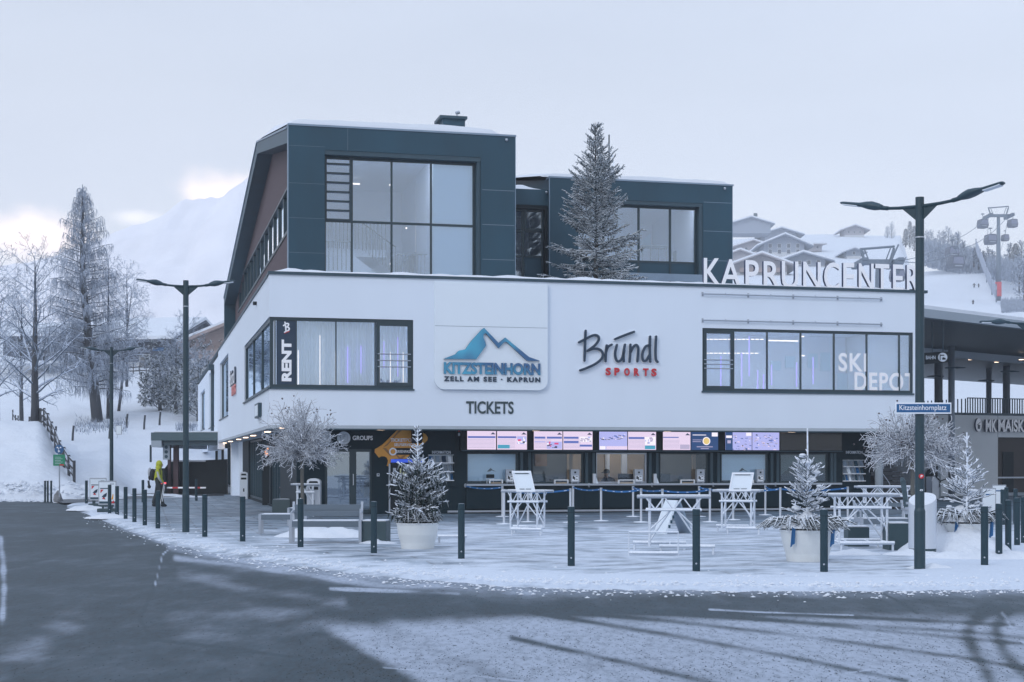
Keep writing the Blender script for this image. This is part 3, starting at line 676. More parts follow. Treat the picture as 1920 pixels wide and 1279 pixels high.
# ---- slate-clad upper storey
V1 = 1.5; ua, zt1 = F(541, 234, V1); ub, _ = F(966, 257, V1); zb = ZT-.3
zt1 = F(750, 245.5, V1)[1]
def upper(ua, ub, v1, vend, zf_, profile, recess, thick, win, cam_dot, side='left'):
    """gable profile [(v,z)...] along the depth, open box front"""
    mb = MB(); wu0, wu1, wz0, wz1 = win
    mb.walls(ua, ub, zb, zf_, [(wu0, wu1, wz0-5, wz1)], v1, v1+.6)
    return mb
# main volume
wu0, wz1 = F(609, 280, V1)[0], F(755, 288, V1)[1]; wu1 = F(901.5, 400, V1)[0]
vp, zp = S(482, 268, ua); ve, ze = S(420, 560, ua)
mb = MB(); mb.walls(ua, ub, zb, zt1, [(wu0, wu1, zb-1, wz1)], V1, V1+.55); up = mb.build('upper_storey', M['slate'], bld)
prof = [(V1+.55, zt1), (vp, zp), (ve, ze)]
mb = MB(); th = .46
pp = [(V1+.55, zt1), (vp, zp), (ve, ze), (ve, zb), (ve-.5, zb), (ve-.5, ze-.4), (vp-.1, zp-th), (V1+.55, zt1-th)]
mb.prism([(a, b) for a, b in pp], ua, ub, ax='x'); mb.build('roof', M['slate'], bld)
mb = MB(); ww = ua+.62
wv0, wv1 = 6.0, S(447, 540, ww)[0]; wzb, wzt = 10.12, 11.8
gab = [(V1+.55, zb), (ve-.5, zb), (ve-.5, ze-.42), (vp-.1, zp-th-.02), (V1+.55, zt1-th-.02)]
def gabz(v): return interp(v, [V1+.5, vp-.1, ve-.5], [zt1-th, zp-th, ze-.42])
vlist = [V1+.55, wv0, vp-.1, wv1, ve-.5]
for a, b in zip(vlist[:-1], vlist[1:]):
    hole = wv0-.01 <= a and b <= wv1+.01
    if hole: mb.prism([(a, zb), (b, zb), (b, wzb), (a, wzb)], ww, ww+.25, ax='x'); mb.prism([(a, wzt), (b, wzt), (b, gabz(b)), (a, gabz(a))], ww, ww+.25, ax='x')
    else: mb.prism([(a, zb), (b, zb), (b, gabz(b)), (a, gabz(a))], ww, ww+.25, ax='x')
mb.build('timber_wall', M['wood'], bld)
f = MB(); n = 14
for i in range(n+1): v = wv0+(wv1-wv0)*i/n; f.box(ww+.03, ww+.15, v-.06, v+.06, wzb, wzt)
f.box(ww-.04, ww+.1, wv0, wv1, wzb-.06, wzb+.06); f.box(ww-.02, ww+.1, wv0, wv1, wzt-.08, wzt); fo = f.build('window', M['frame'], bld)
MB().add([(ww+.1, wv0, wzb), (ww+.1, wv1, wzb), (ww+.1, wv1, wzt), (ww+.1, wv0, wzt)], [(0,1,2,3)]).build('pane', M['glass'], fo)
mb = MB(); mb.box(ub-.3, ub, V1+.55, ve, zb, zt1-th); mb.build('right_wall', M['slate'], bld)
mb = MB(); mb.box(ua-.03, ub+.03, V1-.03, V1+.57, zt1, zt1+.06); mb.box(ua-.025, ua, V1+.0, V1+.16, zb, zt1); mb.box(ub, ub+.02, V1, V1+.1, zb, zt1)
for (a, za), (b, zb_) in zip(prof[:-1], prof[1:]): mb.prism([(a, za+.002), (b, zb_+.002), (b, zb_+.07), (a, za+.07)], ua-.04, ua+.12, ax='x')
mb.build('roof_edge', M['slate_lt'], bld)
mb = MB()
for y in (357, 422, 487):
    z = F(933, y, V1)[1]; mb.box(wu1+.05, ub-.02, V1-.006, V1-.001, z-.01, z+.01)
for y in (274, 344, 409, 474): z = F(575, y, V1)[1]; mb.box(ua+.02, wu0, V1-.004, V1-.001, z-.004, z+.004)
u = U(652, V1); mb.box(u-.005, u+.005, V1-.004, V1-.001, wz1+.02, zt1)
mb.build('cladding_joint', M['joint'], bld)
mb = MB(); mb.box(wu0-.0, wu1, V1+.02, V1+.5, wz1-.14, wz1-.003); mb.box(wu1-.12, wu1-.003, V1+.05, V1+.5, zb, wz1-.14); mb.build('window_reveal', M['cap'], bld)
VW = V1+.32; xs_ = [660, 734.5, 808.5]
zr_ = F(755, 419, VW)[1]
wf3 = window_front(wu0+.003, wu1-.125, zb+.02, wz1-.145, VW, [U(x, VW) for x in xs_], [(wu0, wu1-.125, zr_)], fr=.07, name='stair_window', mw=.06)
mb = MB(); ul0, ul1 = U(612, VW), U(656, VW); zl1 = F(634, 290, VW)[1]; zl0 = F(634, 412, VW)[1]
for i in range(8): z = zl0+(zl1-zl0)*i/7; mb.box(ul0, ul1, VW-.03, VW+.03, z-.025, z+.025)
mb.box(ul0-.04, ul0+.01, VW-.032, VW+.03, zl0-.04, zl1+.04); mb.box(ul1-.01, ul1+.04, VW-.032, VW+.03, zl0-.04, zl1+.04)
mb.build('louvre_frame', M['frame'], wf3)
MB().box(U(811, VW+.1), wu1-.15, VW+.09, VW+.12, zb, wz1-.2).build('frosted_panel', M['frostpane'], bld)
# stairwell inside
mb = MB(); u0, u1 = wu0-.1, U(812, VW+.12); vb_ = 8.5
mb.box(u0-.1, u0, VW+.2, vb_, zb, wz1+.1); mb.box(u0, u1+2, vb_, vb_+.1, zb, wz1+.1); mb.box(u0, u1+2, VW+.2, vb_, wz1, wz1+.1); mb.box(u1, u1+.1, VW+.2, 5.2, zb, wz1)
zl = F(700, 465, 5)[1]; mb.box(u0, u1-1, 5.5, vb_, zl-.25, zl); mb.box(U(775, 6), U(779, 6), 5.6, vb_, zl, wz1)
mb.prism([(U(665, 3.4), F(665, 480, 3.4)[1]), (U(735, 3.4), F(735, 535, 3.4)[1]), (U(735, 3.4), zb), (U(605, 3.4), zb), (U(605, 3.4), F(605, 480, 3.4)[1])], 3.4, 4.4, ax='y')
mb.build('stairwell', M['inner'], bld)
mb = MB()
def railing(p, q, h=.95, step=.13, r=.012):
    p = Vector(p); q = Vector(q); n = max(2, int((q-p).length/step))
    for i in range(n+1): a = p+(q-p)*i/n; mb.tube([a, a+Vector((0, 0, h))], r, 4, cap=False)
    mb.tube([p+Vector((0, 0, h)), q+Vector((0, 0, h))], r*1.7, 5)
railing((u0, 5.4, zl), (u1-1.05, 5.4, zl)); railing((U(680, 4.6), 4.6, F(680, 470, 4.6)[1]), (U(742, 4.6), 4.6, F(742, 515, 4.6)[1]))
railing((U(745, 3), 3, F(745, 530, 3)[1]), (U(804, 3), 3, F(804, 530, 3)[1])); railing((u0, 3.2, zb+.9), (U(657, 3.2), 3.2, zb+.9)); mb.build('stair_railing', M['rail'], bld)
mb = MB(); z = F(793, 440, 5)[1]; mb.lathe([(.05, z-.17), (.07, z+.16)], (U(790, 5.1), 5.1), 10); mb.build('wall_lamp', M['warm'], bld)
mb = MB()
for px, y, a, v in ((668, 346, 7, 6), (732, 348, 1.6, 6), (733, 496, 1.5, 5), (762, 429, 1.2, 5)): z = F(px, y, v)[1]; mb.box(U(px-a, v), U(px+a, v), v, v+.05, z, z+.05)
mb.build('ceiling_lamp', M['ledw'], bld)
for px in (1046, 1165, 1282): u = U(px, GF+1); MB().box(u-.5, u+.5, GF+.9, GF+1.1, ZS-.16, ZS-.12).build('ceiling_lamp', emit('office_lamp', (1, .86, .72), 11), bld)
for u_ in (U(655, 4), U(720, 4), U(785, 4)): MB().box(u_-.6, u_+.6, VW+.24, VW+.44, wz1-.03, wz1-.002).build('hidden_fill_panel', M['lampfill'], bld)  # unseen glowing panels behind the lintel, added to brighten the stairwell
# blue printed banner hung in the side opening
bo = MB().box(ua+.18, ua+.2, V1+.62, V1+1.9, ZT+.1, zt1-.75).build('banner', M['white'], bld)
mb = MB(); rr = random.Random(3)
for i in range(9): v = V1+.75+rr.random()*.8; z = F(536, 390, V1)[1]+(i-4)*.13; mb.box(ua+.165, ua+.178, v, v+.22, z, z+.16)
mb.build('print', M['blue'], bo)
# second volume, further back
V2 = 7.6; ua2, _ = F(1031, 333, V2); ub2, _ = F(1373, 349, V2); zt2 = F(1200, 341, V2)[1]
x0, x1 = U(1085, V2), U(1318, V2); zw = F(1200, 376.5, V2)[1]
mb = MB(); mb.walls(ua2, ub2, zb, zt2, [(x0, x1, zb-1, zw)], V2, V2+.5)
pp = [(V2+.5, zt2), (V2+13, zt2+2.2), (V2+38, zt2-1.3), (V2+38, zb), (V2+37.5, zb), (V2+37.5, zt2-1.7), (V2+12.9, zt2+1.75), (V2+.5, zt2-.46)]
mb.prism(pp, ua2, ub2, ax='x'); mb.box(ub2-.3, ub2-.002, V2+.5, V2+30, zb, zt2-.46); mb.box(ua2+.02, ua2+.3, V2+.5, V2+30, zb, zt2-.46)
mb.build('upper_storey', M['slate'], bld)
mb = MB(); mb.box(ua2-.03, ub2+.05, V2-.03, V2+.52, zt2, zt2+.06); mb.box(ub2, ub2+.02, V2, V2+.1, zb, zt2); mb.box(ua2-.02, ua2, V2, V2+.08, zb, zt2)
for y in (380, 434, 489): z = F(1345, y, V2)[1]; mb.box(x1+.03, ub2-.02, V2-.006, V2-.001, z-.008, z+.008)
mb.build('roof_edge', M['slate_lt'], bld)
V2W = V2+.3
mb = MB(); mb.box(x0, x1, V2+.02, V2+.45, zw-.14, zw-.003); mb.box(x1-.14, x1-.003, V2+.03, V2+.45, zb, zw-.14); mb.build('window_reveal', M['cap'], bld)
zsp = F(1257, 492, V2W)[1]; zsp2 = F(1257, 517, V2W)[1]
wf4 = window_front(x0+.003, x1-.145, zb+.05, zw-.145, V2W, [U(x, V2W) for x in (1132, 1198, 1257)], [(x0, x1-.145, zsp)], fr=.07, name='office_window', mw=.07)
MB().box(x0+.05, x1-.16, V2W+.045, V2W+.055, zsp2, zsp).build('spandrel', M['slate'], bld)
zr0, zr1 = F(1240, 527, V2-.4)[1], F(1240, 513, V2-.4)[1]; MB().box(U(1150, V2-.4), x1-.05, V2-.42, V2-.35, zr0, zr1).build('balcony_beam', M['slate_lt'], bld)
mb = MB(); mb.box(x0-.1, x1+.1, V2+6, V2+6.1, zb, zw+.2); mb.box(x0-.1, x1+.1, V2+.55, V2+6, zw+.1, zw+.2); mb.box(x1, x1+.1, V2+.55, V2+6, zb, zw+.1); mb.box(x0-.1, x0, V2+.55, V2+6, zb, zw+.1); mb.box(U(1275, V2+4), U(1290, V2+4), V2+4, V2+6, zb, zw)
mb.build('interior_room', M['inner'], bld)
mb = MB(); a = F(1202, 460, V2+5.8); b = F(1221, 437, V2+5.8); mb.prism([(a[0], a[1]), (b[0], a[1]), (b[0], b[1]), (a[0], b[1]-.35)], V2+5.8, V2+5.9, ax='y'); mb.build('rear_window', M['frostpane'], bld)
mb = MB()
def railing2(xa, xb, y, v, h): railing((U(xa, v), v, F(xa, y, v)[1]), (U(xb, v), v, F(xb, y, v)[1]), h, .3, .02)
railing2(1205, 1250, 490, V2+2, .6); mb.box(U(1205, V2+3), U(1252, V2+3), V2+3, V2+3.4, F(1230, 464, V2+3)[1], F(1230, 460, V2+3)[1]); mb.box(U(1268, V2+3), U(1284, V2+3), V2+3, V2+3.4, F(1276, 490, V2+3)[1], F(1276, 470, V2+3)[1]); mb.build('stair_railing', M['rail'], bld)
for u_ in (U(1160, V2+3), U(1240, V2+3), U(1300, V2+3)): MB().box(u_-.5, u_+.5, V2+.62, V2+.85, zw+.06, zw+.095).build('hidden_fill_panel', M['lampfill'], bld)  # added fill light for the rear room, hidden above the window head
# link between the two volumes
V3 = V2+.3; zt3 = F(1000, 355, V3)[1]; y0u, y1u = ub-.2, ua2-.02; cx0, cx1 = y0u, U(1030, V3); zc3 = F(1000, 384.5, V3)[1]
mb = MB(); mb.walls(y0u, y1u+.3, zb, zt3, [(cx0-1, cx1, zb-1, zc3)], V3, V3+.4); mb.box(y0u, y1u, V3+.4, V3+14, zt3-.3, zt3); mb.build('link_block', M['slate'], bld)
vw3 = V3+.25
mb = MB(); mb.box(cx0, cx1, V3+.02, V3+.4, zc3-.14, zc3-.002); mb.box(cx1-.16, cx1-.003, V3+.03, V3+.4, zb, zc3-.14); mb.build('window_reveal', M['black'], bld)
q = lambda y: F(1000, y, vw3)[1]
window_front(cx0, cx1-.17, zb+.05, zc3-.145, vw3, [U(981, vw3)], [(cx0, cx1-.17, q(434)), (cx0, cx1-.17, q(481))], fr=.06, name='window', extra=cas(U(983, vw3), U(1022, vw3), q(433), q(390), vw3-.02, .09), mw=.09)
MB().box(U(984, vw3), cx1-.18, vw3+.045, vw3+.055, zb, q(482)).build('spandrel', M['slate'], bld)
mb = MB(); mb.box(cx0-1, cx1+.2, V3+3, V3+3.1, zb, zc3+.2); mb.box(cx0-1, cx1+.2, V3+.45, V3+3, zc3+.0, zc3+.1); mb.build('interior_room', M['inner'], bld)
mb = MB(); a = F(986, 398, V3+2.6); b = F(1007, 408, V3+2.6); mb.prism([(a[0], a[1]), (b[0], a[1]), (a[0], b[1])], V3+2.6, V3+2.65, ax='y'); mb.build('ceiling_lamp', emit('warm_wash', (1, .8, .7), .55), bld)
# roof snow
def roofsnow(ua, ub, prof, h, seed, n=26):
    mb = MB(); P = prof; K = 14
    L_ = [0]
    for (a, za), (b, zb__) in zip(P[:-1], P[1:]): L_.append(L_[-1]+math.hypot(b-a, zb__-za))
    for i in range(n+1):
        u = ua+(ub-ua)*i/n; mb.v.append((u, P[0][0]-.01, P[0][1]+.0))
        for k in range(K+1):
            t = L_[-1]*k/K; v = interp(t, L_, [p[0] for p in P]); z = interp(t, L_, [p[1] for p in P])
            e_ = min(1, i/1.5, (n-i)/1.5)**.5*(1 if k else .75) if i not in (0, n) else 0
            mb.v.append((u, v, z+.03+h*e_*(.75+.5*fbm(u*1.0, v*.4, .35, seed))))
    for i in range(n):
        for k in range(K+1): q = i*(K+2)+k; mb.f.append((q, q+K+2, q+K+3, q+1)); mb.m.append(0)
    mb.build('snow_cover', M['snowsoft'], bld, smooth=True)
roofsnow(ua+.02, ub-.5, [(V1+.15, zt1+.06), (vp, zp+.1), (ve, ze+.08)], .34, 3); roofsnow(ua2-.3, ub2, [(V2+.2, zt2+.06), (V2+13, zt2+2.2), (V2+38, zt2-1.3)], .20, 5)
snowstrip([(y0u+.2, V3+.5, zt3), (y1u-.1, V3+.5, zt3)], 1.0, .20, seed=6, n=14)
# chimney
CV = 3.4; cu0, cu1 = U(831, CV), U(872, CV); cz0, cz1 = zt1, F(850, 223, CV)[1]
mb = MB(); mb.box(cu0, cu1, CV, CV+.8, cz0-.3, cz1); mb.box(cu0+.12, cu0+.45, CV-.09, CV-.002, F(850, 242, CV)[1], F(850, 241, CV)[1]+.02)
ch = mb.build('chimney', M['slate'], bld); mb = MB(); mb.box(cu0-.13, cu1+.06, CV-.1, CV+.95, cz1, cz1+.09); mb.build('chimney_cap', M['cap'], ch)
u = U(857, CV+.3); mb = MB(); mb.tube([(u, CV+.3, cz1+.09), (u, CV+.3, cz1+.25), (u-.03, CV+.3, cz1+.29)], .035, 8); mb.tube([(u-.05, CV+.3, cz1+.27), (u+.09, CV+.3, cz1+.31)], .055, 8); mb.build('vent_pipe', M['metal'], ch)
for px, y, v, uu in ((949, 263, V1, 0), (1358, 354, V2, 0), (1024, 361, V3, 0)): z = F(px, y, v)[1]; u = U(px, v); mb = MB(); mb.ball((u, v-.06, z), .05); mb.box(u-.03, u+.03, v-.06, v, z, z+.05); mb.build('security_camera', M['metal'], bld)
# antenna mast on the second roof
AV = 9.5; au = U(1142, AV); z0 = zt2+.2; z1 = F(1142, 248, AV)[1]
am = thing('antenna_mast', 'thin dark antenna pole with small camera standing on the rear slate roof', 'antenna', W(au, AV, z0-.1), TH)
MB().tube([(0, 0, 0), (0, 0, z1-z0)], [.035, .028], 8).build('pole', M['pole'], am)
mb = MB(); h = z1-z0; mb.ball((.09, -.04, h*.60), .07); mb.tube([(0, 0, h*.66), (.09, -.04, h*.66), (.09, -.04, h*.62)], .015, 5); mb.build('camera', M['white'], am)
MB().box(-.05, .05, -.05, .05, .2, h*.32).build('junction_box', M['metal'], am); MB().prism([(.08, h*.28), (.13, h*.28), (.22, h*.5), (.17, h*.5)], -.02, 0).build('antenna_panel', M['white'], am)
# ---- ground floor under the slab
dz = F(800, 965, GF)[1]
g0 = UB; g1 = U(1632, GF); zS = ZS-.1
q = lambda y, x=1150: F(x, y, GF)[1]
wz0, wz1_ = q(906), q(849)
wins = [(875, 972), (998, 1094), (1118, 1213), (1237, 1328), (1352, 1441), (1463, 1553)]
holes = [(U(a, GF), U(b, GF), wz0, wz1_) for a, b in wins]
dzt = F(652, 842, GF)[1]; d0, d1 = U(609, GF), U(697, GF); holes.append((d0, d1, -.1, dzt))
ir = [(U(803, GF), U(851, GF), q(901), q(853)), (U(1580, GF), U(1622, GF), q(904), q(862))]
holes += ir
mb = MB(); mb.walls(g0, g1, 0, zS, holes, GF, GF+.25); mb.build('ground_floor_wall', M['dark'], bld)
# side of the ground floor: white piers and dark glazing
def SV(px): return S(px, 900, UB)[0]
mb = MB(); sh = [(SV(526), SV(507), .08, 2.7), (SV(505), SV(466), .08, 2.7), (SV(436), SV(424), .3, 2.62), (SV(412), SV(405), .3, 2.62)]
mb.walls(GF+.25, SV(455), 0, zS, sh[:2], UB, UB+.25, ax='x'); mb.build('entrance_wall', M['dark2'], bld)
mb = MB(); mb.walls(SV(455), VB+1, 0, zS, sh[2:], UB, UB+.3, ax='x')
mb.build('ground_storey_side', M['render'], bld)
for px in (446, 418, 399): v = SV(px); MB().prism([(v-1.1, 0), (v+.4, 0), (v+.4, zS), (v-.2, zS)], UB-.35, UB-.002, ax='x').build('pier', M['render'], bld)
for a, b, z0, z1 in sh:
    f = MB(); n = max(2, int((b-a)/1.1))
    for i in range(n+1): v = a+(b-a)*i/n; f.box(UB+.08, UB+.16, v-.04, v+.04, z0, z1)
    f.box(UB+.08, UB+.16, a, b, z1-.08, z1); f.box(UB+.08, UB+.16, a, b, z0, z0+.1); fo = f.build('glass_door' if z0 < .2 else 'window', M['frame'], bld)
    MB().add([(UB+.12, a, z0), (UB+.12, b, z0), (UB+.12, b, z1), (UB+.12, a, z1)], [(0,1,2,3)]).build('pane', M['glassd'], fo)
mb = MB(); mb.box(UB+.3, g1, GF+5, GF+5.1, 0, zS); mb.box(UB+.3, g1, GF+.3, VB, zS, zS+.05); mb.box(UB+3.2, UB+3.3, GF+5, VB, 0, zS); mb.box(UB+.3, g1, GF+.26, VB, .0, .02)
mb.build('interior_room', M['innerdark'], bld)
mb = MB(); mb.box(UB+3.1, UB+3.18, GF+7, GF+30, 1.95, 2.5); mb.build('rear_window', M['frostpane'], bld)
# downlights glowing in the soffit
k = 0
for px, y in ((714, 800), (1005, 801), (1252, 802.5), (1485, 804)):
    u = U(px, .75); mb = MB(); mb.box(u-.11, u+.11, .70, .82, ZS-.125, ZS-.101); mb.build('downlight', M['down'], bld)
for px in (397, 404, 411, 420, 431, 446, 459, 473, 500, 528):
    v = S(px, 0, .3)[0]; mb = MB(); mb.box(.25, .42, v-.35, v+.35, ZS-.125, ZS-.101); mb.build('downlight', M['down'], bld)
# double door with reflections of the street
f = MB(); f.box(d0, d1, GF+.05, GF+.15, dzt-.09, dzt)
for a, b in ((609, 614), (656, 668.5), (694, 697)): f.box(U(a, GF), U(b, GF), GF+.05, GF+.15, 0, dzt-.09)
f.box(d0, d1, GF+.05, GF+.15, .02, .14)
dr = f.build('double_door', M['frame'], bld); MB().add([(d0, GF+.1, .02), (d1, GF+.1, .02), (d1, GF+.1, dzt), (d0, GF+.1, dzt)], [(0,1,2,3)]).build('pane', glass('door_glass', (.4, .45, .5), .30), dr)
mb = MB(); u = U(662, GF); mb.tube([(u, GF+.0, .95), (u, GF-.06, .95), (u, GF-.06, 1.3), (u, GF+.0, 1.3)], .015, 6); mb.build('handle', M['steel'], dr)
# panel joints
mb = MB()
for px in (700, 738, 847, 855): u = U(px, GF); MB().box(u-.006, u+.006, GF-.004, GF-.001, .0, zS).build('panel_joint', M['black'], bld)
z = q(841); mb.box(d1+.1, U(862, GF), GF-.0045, GF-.0015, z-.005, z+.005); z = q(911); mb.box(U(700, GF), U(873, GF), GF-.0045, GF-.0015, z-.005, z+.005)
for px in (873, 971, 1095, 1195, 1290, 1385, 1480, 1570): u = U(px, GF-.12); MB().box(u-.005, u+.005, GF-.125, GF-.121, .2, q(912)).build('panel_joint', M['black'], bld)
mb.build('panel_joint', M['black'], bld)
# ticket counters: cladding below, shelf, pilasters, windows and what stands in them
c0, c1 = U(873, GF), U(1571, GF)
mb = MB(); mb.box(c0, c1, GF-.12, GF-.002, .16, q(910)); mb.build('counter_front', M['dark'], bld)
mb = MB(); mb.box(c0-.02, c1+.02, GF-.3, GF-.002, q(910), q(906.5)); mb.build('counter_shelf', M['metal'], bld)
mb = MB(); mb.box(U(838, GF), c1, GF-.16, GF-.01, .04, .10); mb.build('base_rail', M['metal'], bld)
mb = MB()
for i, (a, b) in enumerate(wins):
    nx_ = wins[i+1][0] if i < 5 else 1570
    for xa_, xb_ in ((b+3, b+8), (nx_-8, nx_-3)): MB().box(U(xa_, GF), U(xb_, GF), GF-.05, GF-.002, wz0, wz1_).build('pilaster', M['cap'], bld)
backs = ['blind', 'office', 'tan', 'office', 'blind', 'poster']
for i, (a, b) in enumerate(wins):
    ua_, ub_ = U(a, GF), U(b, GF)
    f = MB(); f.box(ua_, ub_, GF+.04, GF+.12, wz1_-.05, wz1_); f.box(ua_, ub_, GF+.04, GF+.12, wz0, wz0+.05); f.box(ua_, ua_+.04, GF+.04, GF+.12, wz0+.05, wz1_-.05); f.box(ub_-.05, ub_, GF+.04, GF+.12, wz0+.05, wz1_-.05)
    fo = f.build('ticket_window', M['metal'] if backs[i] == 'tan' else M['frame'], bld)
    MB().add([(ua_, GF+.08, wz0), (ub_, GF+.08, wz0), (ub_, GF+.08, wz1_), (ua_, GF+.08, wz1_)], [(0,1,2,3)]).build('pane', glass('ticket_glass', (.95,.97,1), .05), fo)
    if backs[i] == 'blind':
        MB().box(ua_+.05, ub_-.06, GF+.16, GF+.18, wz0+.08, wz1_-.04).build('blind', mat('pale_blind', (.62,.80,.92), .5, var=.12, scale=1.2, stretch=(.4,1,3)), fo)
        mb = MB(); uc = (ua_+ub_)/2; zc_ = (wz0+wz1_)/2; mb.prism([(uc-.16, zc_-.12), (uc-.04, zc_), (uc-.01, zc_-.02), (uc+.03, zc_-.06), (uc+.16, zc_-.12), (uc+.0, zc_-.08), (uc-.05, zc_-.11)], GF+.15, GF+.158); mb.build('emblem', M['slate'], fo)
    elif backs[i] == 'tan':
        MB().box(ua_-.5, ub_+.5, GF+1.8, GF+1.9, .6, zS).build('back_wall', M['tan'], fo)
        mb = MB(); mb.box(ua_+.85, ua_+1.0, GF+1.7, GF+1.79, .9, 2.3); mb.box(ub_-.35, ub_-.15, GF+1.7, GF+1.79, .9, 2.3); mb.build('shelf_upright', M['inner'], fo)
        mb = MB(); mb.box(ua_, ub_, GF+.5, GF+1.2, .6, .98); mb.box(ua_+1.0, ua_+1.3, GF+.6, GF+.75, 1.05, 1.3); mb.build('desk', M['black'], fo)
    elif backs[i] == 'office':
        MB().box(ua_-.5, ub_+.5, GF+2.5, GF+2.6, .3, zS).build('back_wall', mat('office_shade', (.13,.16,.19), .7, var=.4, scale=1), fo)
        mb = MB(); mb.box(ua_, ub_, GF+.5, GF+1.2, .6, .98); mb.box(ua_+.3, ua_+.7, GF+.9, GF+1.0, 1.0, 1.3); mb.box(ua_+1.0, ua_+1.15, GF+.9, GF+1.0, .98, 1.2); mb.build('desk', M['box'], fo)
        MB().box(ub_-.25, ub_-.12, GF+.9, GF+.95, wz0, wz1_).build('curtain', M['tan'], fo)
        if i == 1: MB().box(ua_+.7, ub_-.65, GF+2.3, GF+2.45, 1.55, 2.1).build('cupboard', mat('brown_cupboard', (.25,.15,.09), .6), fo)
    else:
        po = MB().box(ua_+.02, ub_-.03, GF+.14, GF+.16, wz0+.02, wz1_-.03).build('mountain_poster', mat('poster_sky', (.05,.12,.14), .5), fo)
        rr = random.Random(5); mb = MB(); n = 40; zz = []
        for k_ in range(n+1):
            t = k_/n; zz.append(interp(t, [0, .28, .38, .55, .75, .88, 1], [.18, .62, .5, .4, .72, .6, .45])+rr.uniform(-.03, .03))
        H = wz1_-wz0
        for k_ in range(n):
            xa = ua_+.03+(ub_-ua_-.07)*k_/n; xb = ua_+.03+(ub_-ua_-.07)*(k_+1)/n
            mb.add([(xa, GF+.132, wz0+.03), (xb, GF+.132, wz0+.03), (xb, GF+.132, wz0+H*zz[k_+1]), (xa, GF+.132, wz0+H*zz[k_])], [(0,1,2,3)])
        mr_ = frosted('rock_and_snow', (.03,.06,.07), (.5,.58,.62), .3, .6, nscale=7, var=.9)
        mb.build('mountain', mr_, po)
# right end of the ground floor: dark stair and a round column
mb = MB(); mb.box(g1+.05, UR+2, GF+4.6, GF+4.7, 0, 4.5); mb.build('rear_wall', M['black'], bld)
mb = MB(); a0, a1 = U(1657, GF+2), UR+1.5
for i in range(13): mb.box(a0, a1, GF+1.2+i*.26, GF+1.46+i*.26, i*.17, (i+1)*.17-.03 if i else .14)
mb.build('outdoor_stair', mat('stair_tread', (.045,.05,.06), .6), bld)
mb = MB(); mb.tube([(U(1668, GF+1.2), GF+1.2, .9), (U(1668, GF+1.2), GF+4.3, 3.0)], .025, 6); mb.tube([(U(1668, GF+1.2), GF+1.2, 0), (U(1668, GF+1.2), GF+1.2, .9)], .025, 6); mb.build('handrail', M['metal'], bld)
mb = MB(); mb.tube([(U(1648, 1.), 1., 0), (U(1648, 1.), 1., zS)], .14, 20); mb.build('column', M['concrete'], bld, smooth=True)
# downpipe and little fittings on the side
v = S(401, 720)[0]; mb = MB(); mb.tube([(-.08, v, 2.9), (-.08, v, S(401, 690)[1])], .09, 8); mb.box(-.3, 0, v-.35, v+.35, S(401, 694)[1], S(401, 684)[1]); mb.build('downpipe', M['cap'], bld)
v, z = S(481, 569); MB().box(-.12, 0, v-.15, v+.15, z-.05, z+.05).build('wall_floodlight', M['black'], bld)
# ------------------------------------------------------------------ signs, screens and fittings on the facade (things of their own)
def fac(name, label, cat, group=None): return thing(name, label, cat, W(0, 0), TH, group)
def rebase(t, u, v, z):
    t.location = W(u, v, z)
    for c in t.children: c.location = Vector(c.location)-Vector((u, v, z))
    return t
# roof letters
t = fac('rooftop_sign', 'large white upright letters with navy sides along the parapet of the white building', 'sign')
LV = .22
for chh, x0, x1, yt, yb in (('K', 1315, 1349, 485, 536), ('A', 1346, 1387, 487, 538), ('P', 1393, 1420, 489, 539), ('R', 1427, 1460, 491, 540), ('U', 1461, 1494, 491, 542), ('N', 1501, 1536, 492, 543),
                       ('C', 1540, 1571, 493, 544), ('E', 1576, 1599, 494, 544), ('N', 1605, 1635, 495, 545), ('T', 1636, 1664, 496, 546), ('E', 1669, 1690, 497, 547), ('R', 1695, 1719, 498, 548)):
    o = ftext('letter', chh, x0+2, x1, yt, yb+1, LV-.05, .13, [M['letter'], M['lettersd']], t, bold=.012)
mb = MB(); a, b = U(1312, LV), U(1722, LV); mb.box(a, b, LV-.02, LV+.05, ZT+.1, ZT+.15); mb.box(a, b, LV+.3, LV+.36, ZT+.1, ZT+.14)
for i in range(13): u = a+(b-a)*i/12; mb.box(u-.02, u+.02, LV-.02, LV+.36, ZT+.06, ZT+.1)
mb.build('mounting_rail', M['frame'], t); rebase(t, a, LV, ZT+.06)
# emblem board
t = fac('emblem_board', 'tall pale board with rounded lower corners, blue mountain peak emblem and blue lettering', 'sign')
pu0, pu1 = U(815, -.12), U(1027, -.12); pz1 = ZT-.1; pz0 = F(920, 731, -.12)[1]; r = .32; P = [(pu0, pz1), (pu0, pz0+r)]
for i in range(1, 9): a = math.pi*(1+i/16); P.append((pu0+r+r*math.cos(a), pz0+r+r*math.sin(a)))
for i in range(0, 9): a = math.pi*(1.5+i/16); P.append((pu1-r+r*math.cos(a), pz0+r+r*math.sin(a)))
P.append((pu1, pz1)); mb = MB(); mb.prism(P, -.12, -.002); mb.build('panel', M['panel'], t)
z = F(920, 613, -.12)[1]; MB().box(pu0+.01, pu1-.01, -.124, -.1201, z-.006, z+.006).build('panel_joint', M['joint'], t)
gm = bpy.data.materials.new('emblem_blue'); gm.use_nodes = True; tt = gm.node_tree; bb = tt.nodes['Principled BSDF']; bb.inputs['Roughness'].default_value = .3
tcn = tt.nodes.new('ShaderNodeTexCoord'); nn = tt.nodes.new('ShaderNodeTexNoise'); nn.inputs['Scale'].default_value = .9; nn.inputs['Detail'].default_value = 1; tt.links.new(tcn.outputs['Object'], nn.inputs[0])
